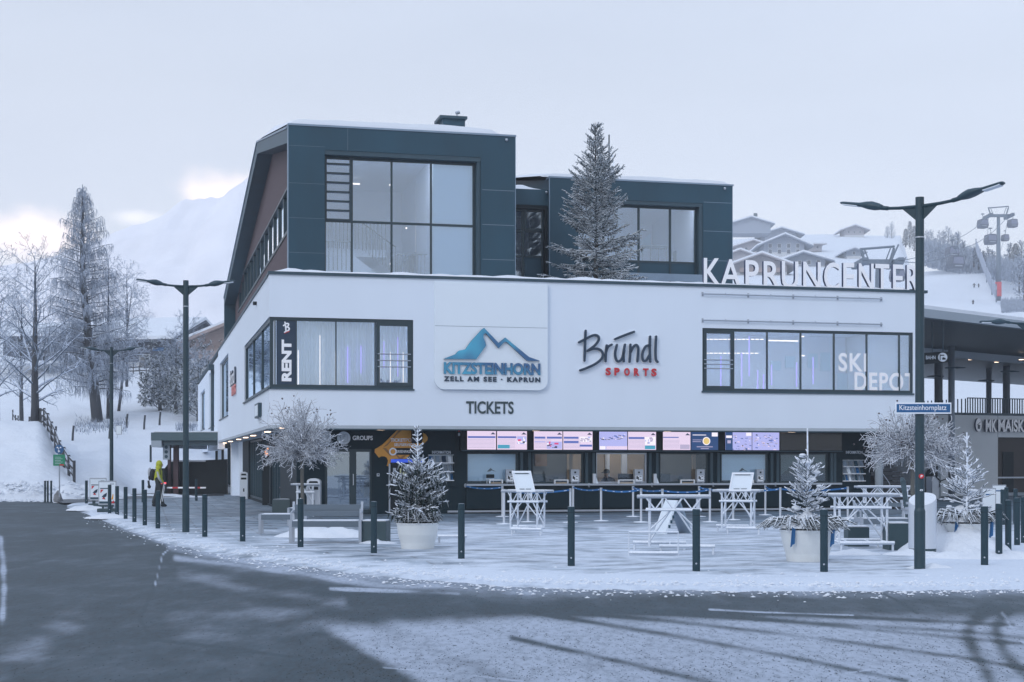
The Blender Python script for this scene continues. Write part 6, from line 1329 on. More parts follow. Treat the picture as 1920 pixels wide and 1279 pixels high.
for hx, hy, hz_ in ((.25,-.19,.83),(.14,.22,.85)):
    mb = MB(); mb.ball((hx,hy,hz_), .042, 8, 6, sc_=(.8,.6,1.2))
    for k in range(4): mb.tube([(hx+.02*(k-1.5)*.8,hy,hz_-.03), (hx+.018*(k-1.5)+.01,hy-.01,hz_-.075+.006*abs(k-1.4)), (hx+.012*(k-1.5)+.02,hy-.012,hz_-.1+.008*abs(k-1.4))], .010, 6)
    mb.tube([(hx+.02,hy-.02,hz_), (hx+.05,hy-.03,hz_-.04)], .011, 6); mb.build('hand', BP, t, smooth=True)
mb = MB(); mb.tube([(.27,-.22,.9),(.13,-.24,.12)], .012, 6); mb.tube([(.30,-.2,.9),(.2,-.22,.2)], .012, 6); mb.build('pole_pair', M['white'], t)
for bx in ((.23,-.1,.05), (-.16,.1,.06)): MB().ball(bx, .075, 10, 6, sc_=(1.65,.75,.8)).build('boot', M['black'], t, smooth=True)
# side canopy over the car park ramp, wall, barrier
SY = 80.; a = A(283, 826, SY); b = A(409, 826, SY); z0 = A(0, 826, SY).z; z1 = A(0, 811, SY).z; cxm = (a.x+b.x)/2; hw = (b.x-a.x)/2
t = thing('ramp_canopy', 'flat dark steel canopy over the car park ramp beside the white building', 'canopy', (cxm, SY, 0), 0)
MB().box(-hw, hw+.6, 0, 12, z0, z1).build('roof', mat('canopy_steel', (.06,.105,.12), .5), t); MB().box(-hw+.01, -hw+.55, .01, 12, z0-.35, z0-.002).build('side_fascia', M['concrete'], t); MB().box(-hw+.1, hw+.5, .1, 11.9, z1+.002, z1+.08).build('snow_cover', M['snow'], t, bevel=.03)
mb = MB(); mb.box(-hw+.65, -hw+.8, 1, 1.2, 0, z0); mb.box(-hw+.95, -hw+1.2, 1, 1.3, 0, z0); mb.build('post', M['wood'], t)
for x in (-hw+1.3, -.1, 1.7, 2.9): MB().box(x-.06, x+.06, 11, 11.2, 0, z0).build('post', M['black'], t)
mb = MB(); mb.box(-hw+.6, hw+.6, .2, .4, z0-.25, z0-.003); mb.box(-hw+.8, hw+.6, 11.1, 11.3, z0-.3, z0-.003); mb.build('beam', M['cap'], t)
p = A(312, 848, 80.5); t = thing('ramp_sign', 'pale tall sign with round symbols on the ramp canopy post', 'sign', (p.x, 80.5, 0), 0); zA, zB = A(0, 862, 80.5).z, A(0, 833, 80.5).z; MB().box(-.18, .18, -.03, 0, zA, zB).build('panel', M['concrete'], t)
mb = MB()
for k in range(3): z = zA+(zB-zA)*(.2+.3*k); mb.prism([(.09*math.cos(j*.5), z+.09*math.sin(j*.5)) for j in range(12)], -.036, -.031)
mb.build('symbol', M['slate'], t)
wa, wb = A(309, 900, 82), A(408, 900, 82); t = thing('ramp_wall', 'black retaining wall of the car park ramp with snow along its top', 'wall', (wa.x, 82, 0), 0); mb = MB(); mb.prism([(0, -.1), (wb.x-wa.x+.5, -.1), (wb.x-wa.x+.5, A(0, 861, 82).z), (.25, A(0, 866, 82).z), (0, 1.4)], 0, .3); mb.build('wall_face', M['black'], t); MB().box(.25, 2.2, -.02, .3, A(0, 866, 82).z+.0, A(0, 863, 82).z).build('snow_cover', M['snow'], t, bevel=.02)
MB().box(-.1, .35, -1.5, 0, -.1, 1.4).build('end_block', M['black'], t)
p = A(313, 916, 79); t = thing('barrier', 'red and white striped boom barrier at the car park ramp', 'barrier', (p.x, 79, 0), 0); L_ = (386-313)/FPX*79; zz = A(0, 914.5, 79).z
mb = MB()
for i in range(7): mb.box(L_*i/7, L_*(i+1)/7, -.03, .03, zz-.04, zz+.04, i % 2)
mb.build('boom', [M['letter'], M['red']], t); MB().box(-.35, 0, -.15, .15, 0, zz+.1).build('housing', M['black'], t); MB().box(-.3, -.0, -.16, -.151, zz+.2, zz+.28).build('signal_light', emit('signal_red', (1,.08,.12), 1.5), t); MB().box(-.3, .0, -.15, .15, zz+.1, zz+.35).build('signal_box', M['black'], t)
# round sign and green board by the bank
p = A(111, 893, 66.); t = thing('path_sign', 'round blue shared path sign above a green information board on a thin post', 'sign', (p.x, 66, -.1), 0)
def AZ(y, Y=66.): return A(0, y, Y).z+.1
MB().tube([(0, .03, .3), (0, .03, AZ(834))], .03, 8).build('post', M['metal'], t); r = 8.6/FPX*66
MB().prism([(r*math.cos(k*.2617), AZ(842.5)+r*math.sin(k*.2617)) for k in range(24)], -.02, 0).build('round_sign', M['blue'], t); zc_ = AZ(842.5)
mb = MB(); mb.tube([(-.02, -.03, zc_-.13), (-.02, -.03, zc_-.02)], .022, 6); mb.ball((-.02, -.03, zc_+.02), .022, 6, 5); mb.tube([(.03, -.03, zc_-.12), (.03, -.03, zc_-.05)], .015, 6); mb.box(-.1, .1, -.026, -.021, zc_+.05, zc_+.062)
for x in (-.07, .07): mb.prism([(x+.03*math.cos(k*.6), zc_+.08+.03*math.sin(k*.6)) for k in range(10)], -.026, -.021)
mb.build('symbol', M['letter'], t)
w_ = 11/FPX*66; MB().box(-w_, w_, -.02, 0, AZ(873.5), AZ(852.5)).build('green_board', M['green'], t); mb = MB(); [mb.box(-w_*.7, w_*(.6 if i % 2 else .3), -.026, -.021, AZ(857+i*3)-.015, AZ(857+i*3)) for i in range(5)]; mb.build('lettering', M['txtlt'], t); MB().box(w_*.1, w_*.85, -.026, -.021, AZ(873), AZ(870.5)).build('red_strip', M['red'], t)
rr = random.Random(2); p = A(108.5, 915, 66.3); t = thing('standing_stone', 'rough grey standing stone at the foot of the path sign', 'stone', (p.x, 66.3, -.12), 0); mb = MB()
for i in range(7):
    z = i*.11; s = (.2, .2, .19, .17, .15, .11, .03)[i]
    for k in range(9): a = 2*math.pi*k/9; mb.v.append((s*math.cos(a)*(1+.2*rr.uniform(-1,1)), s*math.sin(a)*.8*(1+.2*rr.uniform(-1,1)), z*.9))
for i in range(6):
    for k in range(9): mb.f.append((i*9+k, i*9+(k+1)%9, (i+1)*9+(k+1)%9, (i+1)*9+k)); mb.m.append(0)
mb.f.append(tuple(54+k for k in range(9))); mb.m.append(0); mb.build('boulder', M['stone'], t); MB().lathe([(.26, 0), (.24, .05), (.19, .08)], n=12).build('snow_collar', M['snow'], t)
for px, lb in ((84.5, 'short dark post at the snowbank, leftmost of three'), (89.5, 'short dark post at the snowbank, middle of three'), (96, 'short dark post at the snowbank, nearest the stone')): p = A(px, 912, 67); t = thing('marker_post', lb, 'post', (p.x, 67, -.15), 0, 'short posts beside the stone'); MB().lathe([(.045, 0), (.045, 1.0), (.05, 1.0), (.05, 1.04)], n=10).build('shaft', M['pole'], t); MB().lathe([(.05, 1.041), (.02, 1.07)], n=10).build('snow_cap', M['snow'], t)
# ---- the station side: great canopy, terrace building, far boards
t = thing('station_canopy', 'huge flat grey canopy on round columns right of the white building', 'canopy', (0, 0, 0), 0)
ca = A(1728, 578, 60.); dirv = Vector((.74, .673, 0)); ndir = Vector((-.673, .74, 0)); zc1 = ca.z; zc0 = A(1734, 594, 60.).z
def cp(s, d, z): q = Vector((ca.x, ca.y, 0))+dirv*s+ndir*d; return (q.x, q.y, z)
def slab(mb, s0, s1, d0, d1, z0, z1, m=0): mb.add([cp(s0,d0,z0),cp(s1,d0,z0),cp(s1,d1,z0),cp(s0,d1,z0),cp(s0,d0,z1),cp(s1,d0,z1),cp(s1,d1,z1),cp(s0,d1,z1)], [(0,3,2,1),(4,5,6,7),(0,1,5,4),(1,2,6,5),(2,3,7,6),(3,0,4,7)], m)
mb = MB(); slab(mb, -6, 60, 0, .3, zc0, zc1); mb.build('fascia', M['concrete'], t)
mb = MB(); slab(mb, -6, 60, .3, 9, zc0+.02, zc1-.05); mb.build('front_soffit', M['cap'], t)
mb = MB(); slab(mb, -6, 60, 9, 9.25, zc0-.35, zc0+.019); mb.build('edge_beam', M['concrete'], t)
mb = MB(); slab(mb, -6, 60, 9.25, 21, zc0-.3, zc0-.1); mb.build('rear_soffit', M['cap'], t)
mb = MB(); slab(mb, -6, 60, .05, 21, zc1+.005, zc1+.15); mb.build('snow_cover', M['snow'], t)
for px, Y, wp, base in ((1784, 71, 12, 0), (1887, 86, 13, 3), (1854, 88, 10, 3), (1759, 83, 14, 0), (1766, 80, 3, 0)): r = wp/2/FPX*Y; MB().tube([A(px, HOR, Y)*1+Vector((0, 0, base-CAMZ)), A(px, HOR, Y)+Vector((0, 0, zc0-.3-CAMZ))], r, 16).build('column', M['colgrey'] if wp > 3 else M['concrete'], t, smooth=True)
for px, y, Y in ((1820, 668.5, 80), (1869, 673, 82), (1915, 677.5, 80)): q = A(px, y, Y); q.z = zc0-.31; MB().box(q.x-.1, q.x+.1, q.y-.1, q.y+.1, q.z-.02, q.z).build('downlight', M['down'], t)
for px, y, Y, s in ((1784, 690, 70.5, 1), (1887, 697, 77.5, 1), (1759, 706, 82, -1), (1854, 714, 83, -1)):
    q = A(px, y, Y); t2 = thing('wall_light', {1784:'thin horizontal light fitting on the near round column of the terrace',1887:'thin horizontal light fitting on the rightmost round column',1759:'thin light fitting on the leftmost column under the dark sign',1854:'thin light fitting on the far column above the railing'}[px], 'light fitting', q, 0, 'column light fittings'); mb = MB(); mb.tube([(-.3*s, 0, 0), (.2*s, 0, .02)], .04, 6); mb.build('bracket', M['cap'], t2); mb = MB(); mb.tube([(.2*s, 0, .02), (.62*s, -.1, .0)], [.06, .02], 6); mb.build('head', M['cap'], t2)
q = A(1755, 671, 62); t = thing('hanging_sign', 'dark hanging sign board with white letters and a round boot symbol under the big canopy', 'sign', q, -.1); hw = 22/FPX*62; hh = 12/FPX*62; MB().prism([(-hw, -hh), (hw, -hh*.7), (hw, hh), (-hw, hh*.8)], 0, .08).build('board', M['dark2'], t)
text('lettering', 'BAHN', -hw*.85, -hw*.05, -.06, .09, -.02, .015, M['txtlt'], t); r = 8.5/FPX*62; MB().prism([(hw*.55+r*math.cos(k*.314), .02+r*math.sin(k*.314)) for k in range(20)], -.03, -.002).build('disc', M['txtlt'], t); mb = MB(); mb.box(hw*.55-.12, hw*.55-.09, -.036, -.031, -.1, .14); mb.box(hw*.55-.09, hw*.55+.06, -.036, -.031, .08, .12); mb.prism([(hw*.55-.02, -.08), (hw*.55+.12, -.08), (hw*.55+.12, -.03), (hw*.55+.04, .02), (hw*.55-.02, .0)], -.036, -.031); mb.build('symbol', M['dark2'], t)
mb = MB(); mb.tube([(-hw*.3, .04, hh*.9), (-hw*.3, .04, zc0-q.z)], .02, 5); mb.tube([(hw*.6, .04, hh*.9), (hw*.6, .04, zc0-q.z)], .02, 5); mb.build('hanger', M['cap'], t)
# terrace building
t = thing('terrace_building', 'pale concrete side building with dark doorway and railed terrace at the right edge', 'building', (0, 0, 0), 0)
O_ = A(1728, 870, 76.5); O_.z = 0; rzz = math.atan2(2850, 3200-960); t.location = O_; t.rotation_euler.z = 0.40
cr_, sr_ = math.cos(.40), math.sin(.40)
def TB(px, py):      # local x,z on the building front
    d, dz_ = ray(px, py); n_ = Vector((-sr_, cr_)); tt_ = n_.dot(Vector((O_.x, O_.y)))/n_.dot(d); P = d*tt_-Vector((O_.x, O_.y)); return P.x*cr_+P.y*sr_, CAMZ+dz_*tt_
xl = TB(1740, 800)[0]; ztp = TB(1860, 779)[1]; dx0, dzt_ = TB(1871, 820); dzb = 0
mb = MB(); mb.walls(xl, 30, -.1, ztp, [(dx0, dx0+4.6, -1, dzt_)], 0, .3); mb.box(xl, xl+.3, .3, 12, -.1, ztp); mb.build('wall', M['terrace'], t)
MB().box(xl-.05, 30, -.05, 8, ztp, ztp+.12).build('terrace_slab', M['cap'], t)
mb = MB(); mb.box(dx0, dx0+4.6, .25, .32, -.1, dzt_); mb.build('door', mat('brown_door', (.035,.028,.028), .6), t); mb = MB(); mb.box(dx0-.4, dx0+4.5, .12, .2, TB(1900, 897)[1], TB(1900, 897)[1]+.08); mb.build('crossbar', M['metal'], t); MB().box(dx0+.5, dx0+1.2, .2, .249, .1, dzt_*.75).build('door_leaf', M['dark2'], t)
MB().box(dx0, dx0+4.6, -.3, .24, -.05, .15).build('threshold', M['concrete'], t)
x0_ = TB(1815, 770)[0]; mb = MB(); zr1 = TB(1860, 748)[1]
for i in range(90): x = x0_+i*.16; mb.box(x-.02, x+.02, .0, .05, ztp+.12, zr1)
mb.box(x0_-.02, x0_+14.3, -.01, .06, zr1, zr1+.05); 
for i in range(20): y = .2+i*.3; mb.box(x0_-.02, x0_+.03, y-.02, y+.02, ztp+.12, zr1)
mb.build('railing', M['cap'], t)
x_ = TB(1871, 782)[0]; MB().box(x_-.01, x_+.01, -.004, -.001, dzt_, ztp).build('panel_joint', M['slate'], t)
s2 = thing('building_lettering', 'pale raised letters and oval emblem above the doorway of the concrete building', 'sign', O_, .40)
for st, a_, b_ in (('MK', 1842, 1863), ('MAISKOGEL', 1865.5, 1957)): xa, za = TB(a_, 0)[0], 0; xb = TB(b_, 0)[0]; text('lettering', st, xa, xb, TB((a_+min(b_, 1910))/2, 810)[1], TB((a_+min(b_, 1910))/2, 787)[1], -.14, .12, [M['letter'], M['lettersd']], s2, bold=.03)
xc, zc_ = TB(1831.5, 797); P = [(xc+.19*math.cos(k*.2617), zc_+.34*math.sin(k*.2617)) for k in range(24)]; MB().prism(P, -.15, -.02, ms=1).build('emblem', [M['letter'], M['lettersd']], s2)
mb = MB(); mb.prism([(xc-.06, zc_-.2), (xc+.06, zc_-.2), (xc+.08, zc_), (xc-.07, zc_+.02)], -.16, -.152); mb.tube([(xc-.1, -.156, zc_), (xc+.12, -.156, zc_+.16)], .012, 4); mb.build('emblem_mark', M['navy'], s2)
p = A(1757, 930, 70); t = thing('turnstile', 'small grey turnstile cabinet with a three-armed rotor in front of the concrete building', 'turnstile', (p.x, 70, 0), .2); MB().box(-.35, .0, -.2, .4, 0, 1.05).build('cabinet', M['metal'], t, bevel=.03); mb = MB(); [mb.tube([(.05, -.22, .85), (.05+.3*math.cos(a), -.25, .85+.3*math.sin(a))], .025, 6) for a in (.3, 2.4, 4.5)]; mb.build('rotor', M['black'], t)
p = A(1747, 930, 71.5); t = thing('dark_panel', 'tall dark curved panel standing before the concrete building', 'panel', (p.x, 71.5, 0), 0); mb = MB(); mb.prism([(-.3, 0), (.25, 0), (.25, 1.6), (.1, 1.55), (-.2, 1.35), (-.3, 1.2)], -.1, .1); mb.build('panel', M['dark2'], t); MB().box(.26, .4, -.1, .1, 0, 1.6).build('side_rail', M['concrete'], t)
for px, x, lb in ((1854, 0, 'pale framed notice board behind the right potted fir, nearer one'), (1873, 1, 'pale framed notice board at the far right, behind the first')):
    Y = 46+4*x; b = A(px, 965, Y); w_ = 13/FPX*Y; t = thing('notice_board', lb, 'notice board', (b.x, Y, 0), -.1, 'notice boards at the right'); H = A(0, 915-6*x, Y).z; MB().box(-w_, w_, -.02, .02, .2, H).build('frame', M['metal'], t); MB().box(-w_+.03, w_-.03, -.027, -.021, .24, H-.04).build('poster', M['panel'], t); MB().box(-w_*.5, w_*.3, -.031, -.0275, H-.22, H-.18).build('print', M['blue'], t); mb = MB(); mb.box(-w_*.8, -w_*.7, -.1, .1, 0, .2); mb.box(w_*.7, w_*.8, -.1, .1, 0, .2); mb.build('foot', M['box'], t)
M['sprucetwig'] = frosted('spruce_twig', (.012,.03,.038), (.86,.90,.96), -.6, .0, nscale=10)
M['spruceneedle'] = frosted('spruce_needles', (.004,.036,.048), (.78,.86,.95), -.05, .7, nscale=6, amt=.95, var=.8)
# ------------------------------------------------------------------ trees
def rv(r): return Vector((r.uniform(-1,1), r.uniform(-1,1), r.uniform(-1,1)))
def wander(r, p, d, L, n, jit, grav=0):
    pts = [p.copy()]; d = d.normalized()
    for i in range(n):
        d = (d+rv(r)*jit+Vector((0, 0, grav))).normalized(); p = p+d*(L/n); pts.append(p.copy())
    return pts, d
def bough(mb, r, p, d, L, rad, lvl, n=5, jit=.18, grav=0, kids=5, spread=.8, ks=.5, sides=4, endr=.35, start=.2, minr=.004):
    pts, dd = wander(r, p, d, L, n, jit, grav)
    mb.tube(pts, [max(minr, rad*(1-(1-endr)*i/n)) for i in range(n+1)], sides, cap=False)
    if lvl <= 0: return
    for k in range(kids):
        t = start+(1-start)*(k+r.random())/kids; i = min(n-1, int(t*n)); q = pts[i].lerp(pts[i+1], t*n-i); ax = (pts[i+1]-pts[i]).normalized()
        s = rv(r); s = (s-ax*s.dot(ax)).normalized(); nd = (ax*(1-spread*.6)+s*spread).normalized()
        bough(mb, r, q, nd, L*ks*(1.15-.5*t)*r.uniform(.7, 1.2), max(minr, rad*.55*(1-.4*t)), lvl-1, max(2, n-1), jit*1.1, grav, kids, spread, ks, max(3, sides-1), endr, start, minr)
def pollard(loc, label, R_, zh, ztop, seed):
    r = random.Random(seed); t = thing('pollarded_tree', label, 'tree', loc, 0); mb = MB(); pts = [(0,0,-.02), (.01,0,.5), (-.01,.01,1.1), (.0,0,zh-.12), (0,0,zh)]; mb.tube(pts, [.062,.052,.048,.055,.085], 10)
    for i in range(10): a = r.random()*6.3; mb.ball((.07*math.cos(a), .07*math.sin(a), zh-.02+.08*r.random()), .045, 7, 5)
    mb.build('trunk', frosted('pollard_bark', (.12,.12,.11), lo=.3, hi=1.0, nscale=9, amt=.7), t, smooth=True)
    mb = MB()
    for i in range(215):
        a = r.random()*2*math.pi; el = r.choice((r.uniform(-.25, .35), r.uniform(-.1, .6), r.uniform(.3, 1.5))); L = R_*(.66+.26*r.random())
        if el > .6: L *= (ztop-zh)/R_*.95
        elif el > .3: L *= .95
        d = Vector((math.cos(a)*math.cos(el), math.sin(a)*math.cos(el), math.sin(el)+.1)); p = Vector((0,0,zh))+Vector((d.x, d.y, 0))*.06
        bough(mb, r, p, d, L, .0115, 1, 8, .22, -.02 if el < .5 else .0, 12, .8, .20, 4, .55, .2, .0066)
    mb.build('crown', M['twig'], t, smooth=True)
    mb = MB()
    for i in range(34): a = r.random()*6.3; el = r.uniform(.0, 1.3); L = R_*r.uniform(.6, .95); mb.ball((L*math.cos(a)*math.cos(el), L*math.sin(a)*math.cos(el), zh+L*math.sin(el)*(ztop-zh)/R_), .022, 6, 4)
    mb.build('dry_seed_head', mat('dry_seeds', (.07,.055,.06), .8), t); return t
p = G(567, 982); pollard(p, 'frosted pollarded tree behind the slatted bench, left of the double door', 1.36, A(0, 852, p.y).z, A(0, 724, p.y).z, 4)
p = G(1712, 1008); pollard(p, 'frosted pollarded tree behind the near lamp post with the street name plate', 1.38, A(0, 850, p.y).z, A(0, 738, p.y).z, 8)
def potted(px, py, rt, rb, h, ztop, label, seed, dense, wmax, shape=0):
    r = random.Random(seed); loc = G(px, py); loc.y += rb*.8; t = thing('potted_fir', label, 'potted tree', loc, 0)
    mb = MB(); pr = [(rb, 0), (rb*1.06, h*.25), (rb*1.2, h*.55), (rt*.96, h*.9), (rt, h), (rt*.95, h), (rt*.93, h-.05)]; mb.lathe(pr, n=40, cap=True); mb.build('planter', M['pot'], t, smooth=False)
    mb = MB(); mb.tube([(0,0,h-.06),(.0,0,h+.4),(.005,0,(h+ztop)/2),(0,0,ztop)], [.028,.022,.016,.012], 8); mb.build('trunk', M['rime'], t)
    mb = MB(); H = ztop-h; tb = MB()
    # whorls of upward-reaching twigs: a wide skirt below, a thin leader above
    PF = {0: ([0, .1, .3, .45, .56, .70, .84, .93, 1], [.72, 1.0, 1.02, .85, .50, .24, .16, .10, .03]), 1: ([0, .12, .3, .42, .5, .62, .72, .85, 1], [1.1, .95, .9, .55, .75, .55, .15, .06, .03]), 2: ([0, .15, .3, .5, .66, .85, 1], [1.0, .9, .95, .75, .45, .22, .05])}[shape]
    wz = []; z_ = 0.02
    while z_ < .985: wz.append(z_); z_ += (.030 if dense > .8 else .038)*(1.0 if z_ < .55 else 1.7)*r.uniform(.6, 1.4)
    for f in wz:
        z = h+.04+H*.97*f; prof = wmax*interp(f, PF[0], PF[1])
        m = int((9 if dense > .8 else 7 if dense > .55 else 4)*(1 if f < .55 else .6))+r.randint(0, 1)
        if shape == 1 and f > .74: m = r.randint(0, 1)
        for k in range(m):
            a = r.random()*2*math.pi; up = (-.05 if f < .15 else .15)+.75*f+r.uniform(-.1, .2); L = prof*r.uniform(.55, 1.15)/math.sqrt(1+up*up*.4)
            if L < .03: continue
            d = Vector((math.cos(a), math.sin(a), up)); p = Vector((0,0,z)); n = 5; pts, _ = wander(r, p, d, L, n, .09, r.choice((-.03, .02, .05))); rr_ = .0115-.002*f
            tb.tube(pts, [rr_*(1-.25*i_/n) for i_ in range(n+1)], 5, cap=False)
            ns_ = int(1+8*L)
            for j in range(ns_):
                s = .3+.7*(j+.5)/ns_; i_ = min(n-1, int(s*n)); q = pts[i_].lerp(pts[i_+1], s*n-i_); ax = (pts[i_+1]-pts[i_]).normalized(); sd = ax.cross(Vector((0,0,1))).normalized()*(1 if j % 2 else -1)
                dd = (ax*1.0+sd*r.uniform(.5,.9)+Vector((0,0,r.uniform(-.25,.35)))).normalized(); l2 = (.06+.22*L*(1.1-s))*r.uniform(.7, 1.3)
                tb.tube([q, q+dd*l2*.55, q+dd*l2+Vector((0,0,.006))], [.0115,.0105,.008], 5, cap=False)
                if l2 > .12: d3 = (dd*.8-sd*.6+Vector((0,0,r.uniform(-.3,.3)))).normalized(); tb.tube([q+dd*l2*.4, q+dd*l2*.4+d3*l2*.6], [.010,.007], 4, cap=False)
                if dense > .8 and f < .5:
                    d4 = Vector((r.uniform(-.5,.5), r.uniform(-.5,.5), -1)).normalized(); mb.tube([q, q+d4*.06, q+d4*.13], [.014,.014,.005], 4, cap=False)
    if dense > .8:
        for i in range(260):
            a = r.random()*6.3; f = r.random()*.42; R0 = wmax*.55*math.sqrt(r.random()); q = Vector((R0*math.cos(a), R0*math.sin(a), h+.05+H*f)); d4 = rv(r).normalized(); mb.tube([q, q+d4*.12], [.014,.004], 3, cap=False)
    tb.build('frosted_branches', M['rime'], t, smooth=True)
    sn = MB()
    for i in range(int(26 if shape else 20)):
        f = r.random()*(.55 if shape != 1 else .7); R0 = wmax*(1-f)*r.uniform(.15, .75); a = r.random()*6.3; sn.ball((R0*math.cos(a), R0*math.sin(a), h+.08+H*f), r.uniform(.025, .06), 7, 5, sc_=(1.3, 1.1, .6))
    tag(sn.build('caught_snow', M['snow'], t, smooth=True), kind='stuff')
    if mb.v: mb.build('shaded_needles', M['needle'], t, smooth=True)
    # filling at the rim of the pot
    mb = MB(); nm = MB()
    for i in range(150 if shape else 60):
        a = r.random()*2*math.pi; L = rt*(.85+.5*r.random()**1.5*(2.1 if shape == 1 else 1.5 if shape else .7)); z0 = h+.03+.08*r.random(); pts = [Vector((rt*.3*math.cos(a), rt*.3*math.sin(a), z0+.04)), Vector((L*.8*math.cos(a), L*.8*math.sin(a), z0+.07+.1*r.random())), Vector((L*math.cos(a+.1), L*math.sin(a+.1), z0-.07*r.random()))]
        nm.tube(pts, [.012,.016,.006], 4, cap=False)
        for j in range(5): q = pts[1].lerp(pts[2], j/5)-Vector((0,0,.0)); d = rv(r); d.z = -abs(d.z)*.5; nm.tube([q, q+d.normalized()*.07], [.009,.004], 3, cap=False)
    nm.build('fir_trimming', M['needle'], t, smooth=True)
    mb = MB(); n, k = 28, 7
    for i in range(k+1):
        q = i/k
        for j in range(n): a = 2*math.pi*j/n; R0 = rt*(1.04 if shape else .85)*q*(1+.14*fbm(math.cos(a)*2, math.sin(a)*2, 1.3, seed)); mb.v.append((R0*math.cos(a), R0*math.sin(a), h+.0+(.16 if shape else .06)*(1-q*q)*(1+1.3*fbm(R0*math.cos(a), R0*math.sin(a), 6, seed))+.03))
    for i in range(k):
        for j in range(n): mb.f.append((i*n+j, i*n+(j+1)%n, (i+1)*n+(j+1)%n, (i+1)*n+j)); mb.m.append(0)
    mb.build('snow_cover', M['snow'], t, smooth=True)
    if shape:
        for s in (-1, 1): mb = MB(); a = -1.57+s*.75; x, y = rt*1.02*math.cos(a), rt*1.02*math.sin(a); mb.prism([(x-.03, h-.28), (x+.0, h-.26), (x+.04, h+.02), (x-.0, h+.06)], y-.03, y-.02); mb.prism([(x+.0, h-.24), (x+.04, h-.22), (x+.05, h+.02), (x+.02, h+.04)], y-.05, y-.04); mb.build('ribbon', M['blue'], t)
    return t
potted(781.5, 1030, .415, .315, .50, A(0, 797, 29.6).z, 'dense frosted fir in a pale round planter before the yellow ticket sign', 3, 1.0, .62)
potted(1520, 1054, .47, .345, .53, A(0, 803, 25.6).z, 'thin-topped frosted fir in a pale round planter with ribbons, right of centre', 5, .62, .46, 1)
potted(1821, 1034, .47, .335, .52, A(0, 812, 29.3).z, 'frosted fir in a pale round planter half buried by a snow heap at the right', 7, .5, .52, 2)
# ---- the big spruce on the terrace
def spruce(loc, z0, H, Rm, label, seed, whorls=25, rz=0):
    r = random.Random(seed); t = thing('spruce_tree', label, 'tree', loc, rz); mb = MB(); mb.tube([(0,0,z0),(0.02,0,H*.3),(0,0,H*.7),(-.02,0,H)], [.085,.075,.04,.01], 10); mb.build('trunk', mat('spruce_bark', (.06,.055,.05), .9, var=.3), t)
    tw = MB(); nd = MB()
    def needles(a, b, dens, ln):
        d = b-a; L = d.length
        if L < 1e-4: return
        ax = d/L; s = ax.cross(Vector((0,0,1))); s = s.normalized() if s.length > .01 else Vector((1,0,0)); u = s.cross(ax)
        n = max(2, int(L*dens))
        for i in range(n):
            q = a+d*((i+r.random())/n); an = r.random()*2*math.pi; o = (s*math.cos(an)+u*math.sin(an)); e = q+(o*.8+ax*.8).normalized()*ln*r.uniform(.7, 1.2); w_ = ax.cross(o)*.010
            b0 = len(nd.v); nd.v += [tuple(q-w_), tuple(q+w_), tuple(e)]; nd.f.append((b0, b0+1, b0+2)); nd.m.append(0)
    for i in range(whorls):
        f = (i+.3)/whorls; z = z0+.18+(H-z0-.25)*f**.95; Rw = Rm*interp(f, [0,.08,.25,.4,.55,.68,.78,.88,.95,1], [.8,1.0,.95,.85,.70,.55,.40,.26,.16,.06])+.04
        m = 8 if f < .7 else 6
        for k in range(m):
            a = 2*math.pi*(k+r.random()*.9)/m+i*1.3; L = Rw*r.choice((r.uniform(.5, .9), r.uniform(.85, 1.2))); up = (-.15 if f < .3 else .1)+.9*f**1.4+r.uniform(-.1, .12)
            d = Vector((math.cos(a), math.sin(a), up)); n = 6; pts, _ = wander(r, Vector((0,0,z)), d, L, n, .06, .05)
            tw.tube(pts, [.022*(1-.5*q/n)*(1.1-.5*f)+.006 for q in range(n+1)], 5, cap=False)
            for q in range(n): needles(pts[q], pts[q+1], 150, .06)
            nb = int(3+L*8)
            for j in range(nb):
                s = .18+.82*(j+.5)/nb; q = min(n-1, int(s*n)); pt = pts[q].lerp(pts[q+1], s*n-q); ax = (pts[q+1]-pts[q]).normalized(); sd = ax.cross(Vector((0,0,1))).normalized()*(1 if j % 2 else -1)
                l2 = (.10+.36*L*(1-s*.8))*r.uniform(.5, 1.15); dd = (ax*.95+sd*.7+Vector((0,0,r.uniform(-.45,.2)))).normalized(); e = pt+dd*l2
                tw.tube([pt, e], [.020,.013], 4, cap=False); needles(pt, e, 130, .055)
                if l2 > .2:
                    for sgn in (1, -1): m2 = pt.lerp(e, .5); e2 = m2+(dd*.9+ax*.5*sgn+Vector((0,0,-.3))).normalized()*l2*.42; tw.tube([m2, e2], [.014,.009], 4, cap=False); needles(m2, e2, 120, .05)
    for k in range(5): a = k*1.26; needles(Vector((0,0,H-.3)), Vector((.1*math.cos(a),.1*math.sin(a),H-.05)), 20, .05); tw.tube([Vector((0,0,H-.35)), Vector((.16*math.cos(a),.16*math.sin(a),H-.02))], [.014,.01], 4)
    tw.build('branches', M['sprucetwig'], t, smooth=True); nd.build('needles', M['spruceneedle'], t); return t
sv = 3.2; zz = ZT-.3; z_top = F(1099, 229, sv)[1]
sp = spruce(W(U(1117, sv), sv, zz), .0, z_top-zz, 1.62, 'tall frosted spruce standing on the terrace between the two slate blocks', 11)
MB().tube([(0,0,0),(0,0,.42)], .12, 10).build('stump', mat('cut_wood', (.42,.36,.30), .8), sp)
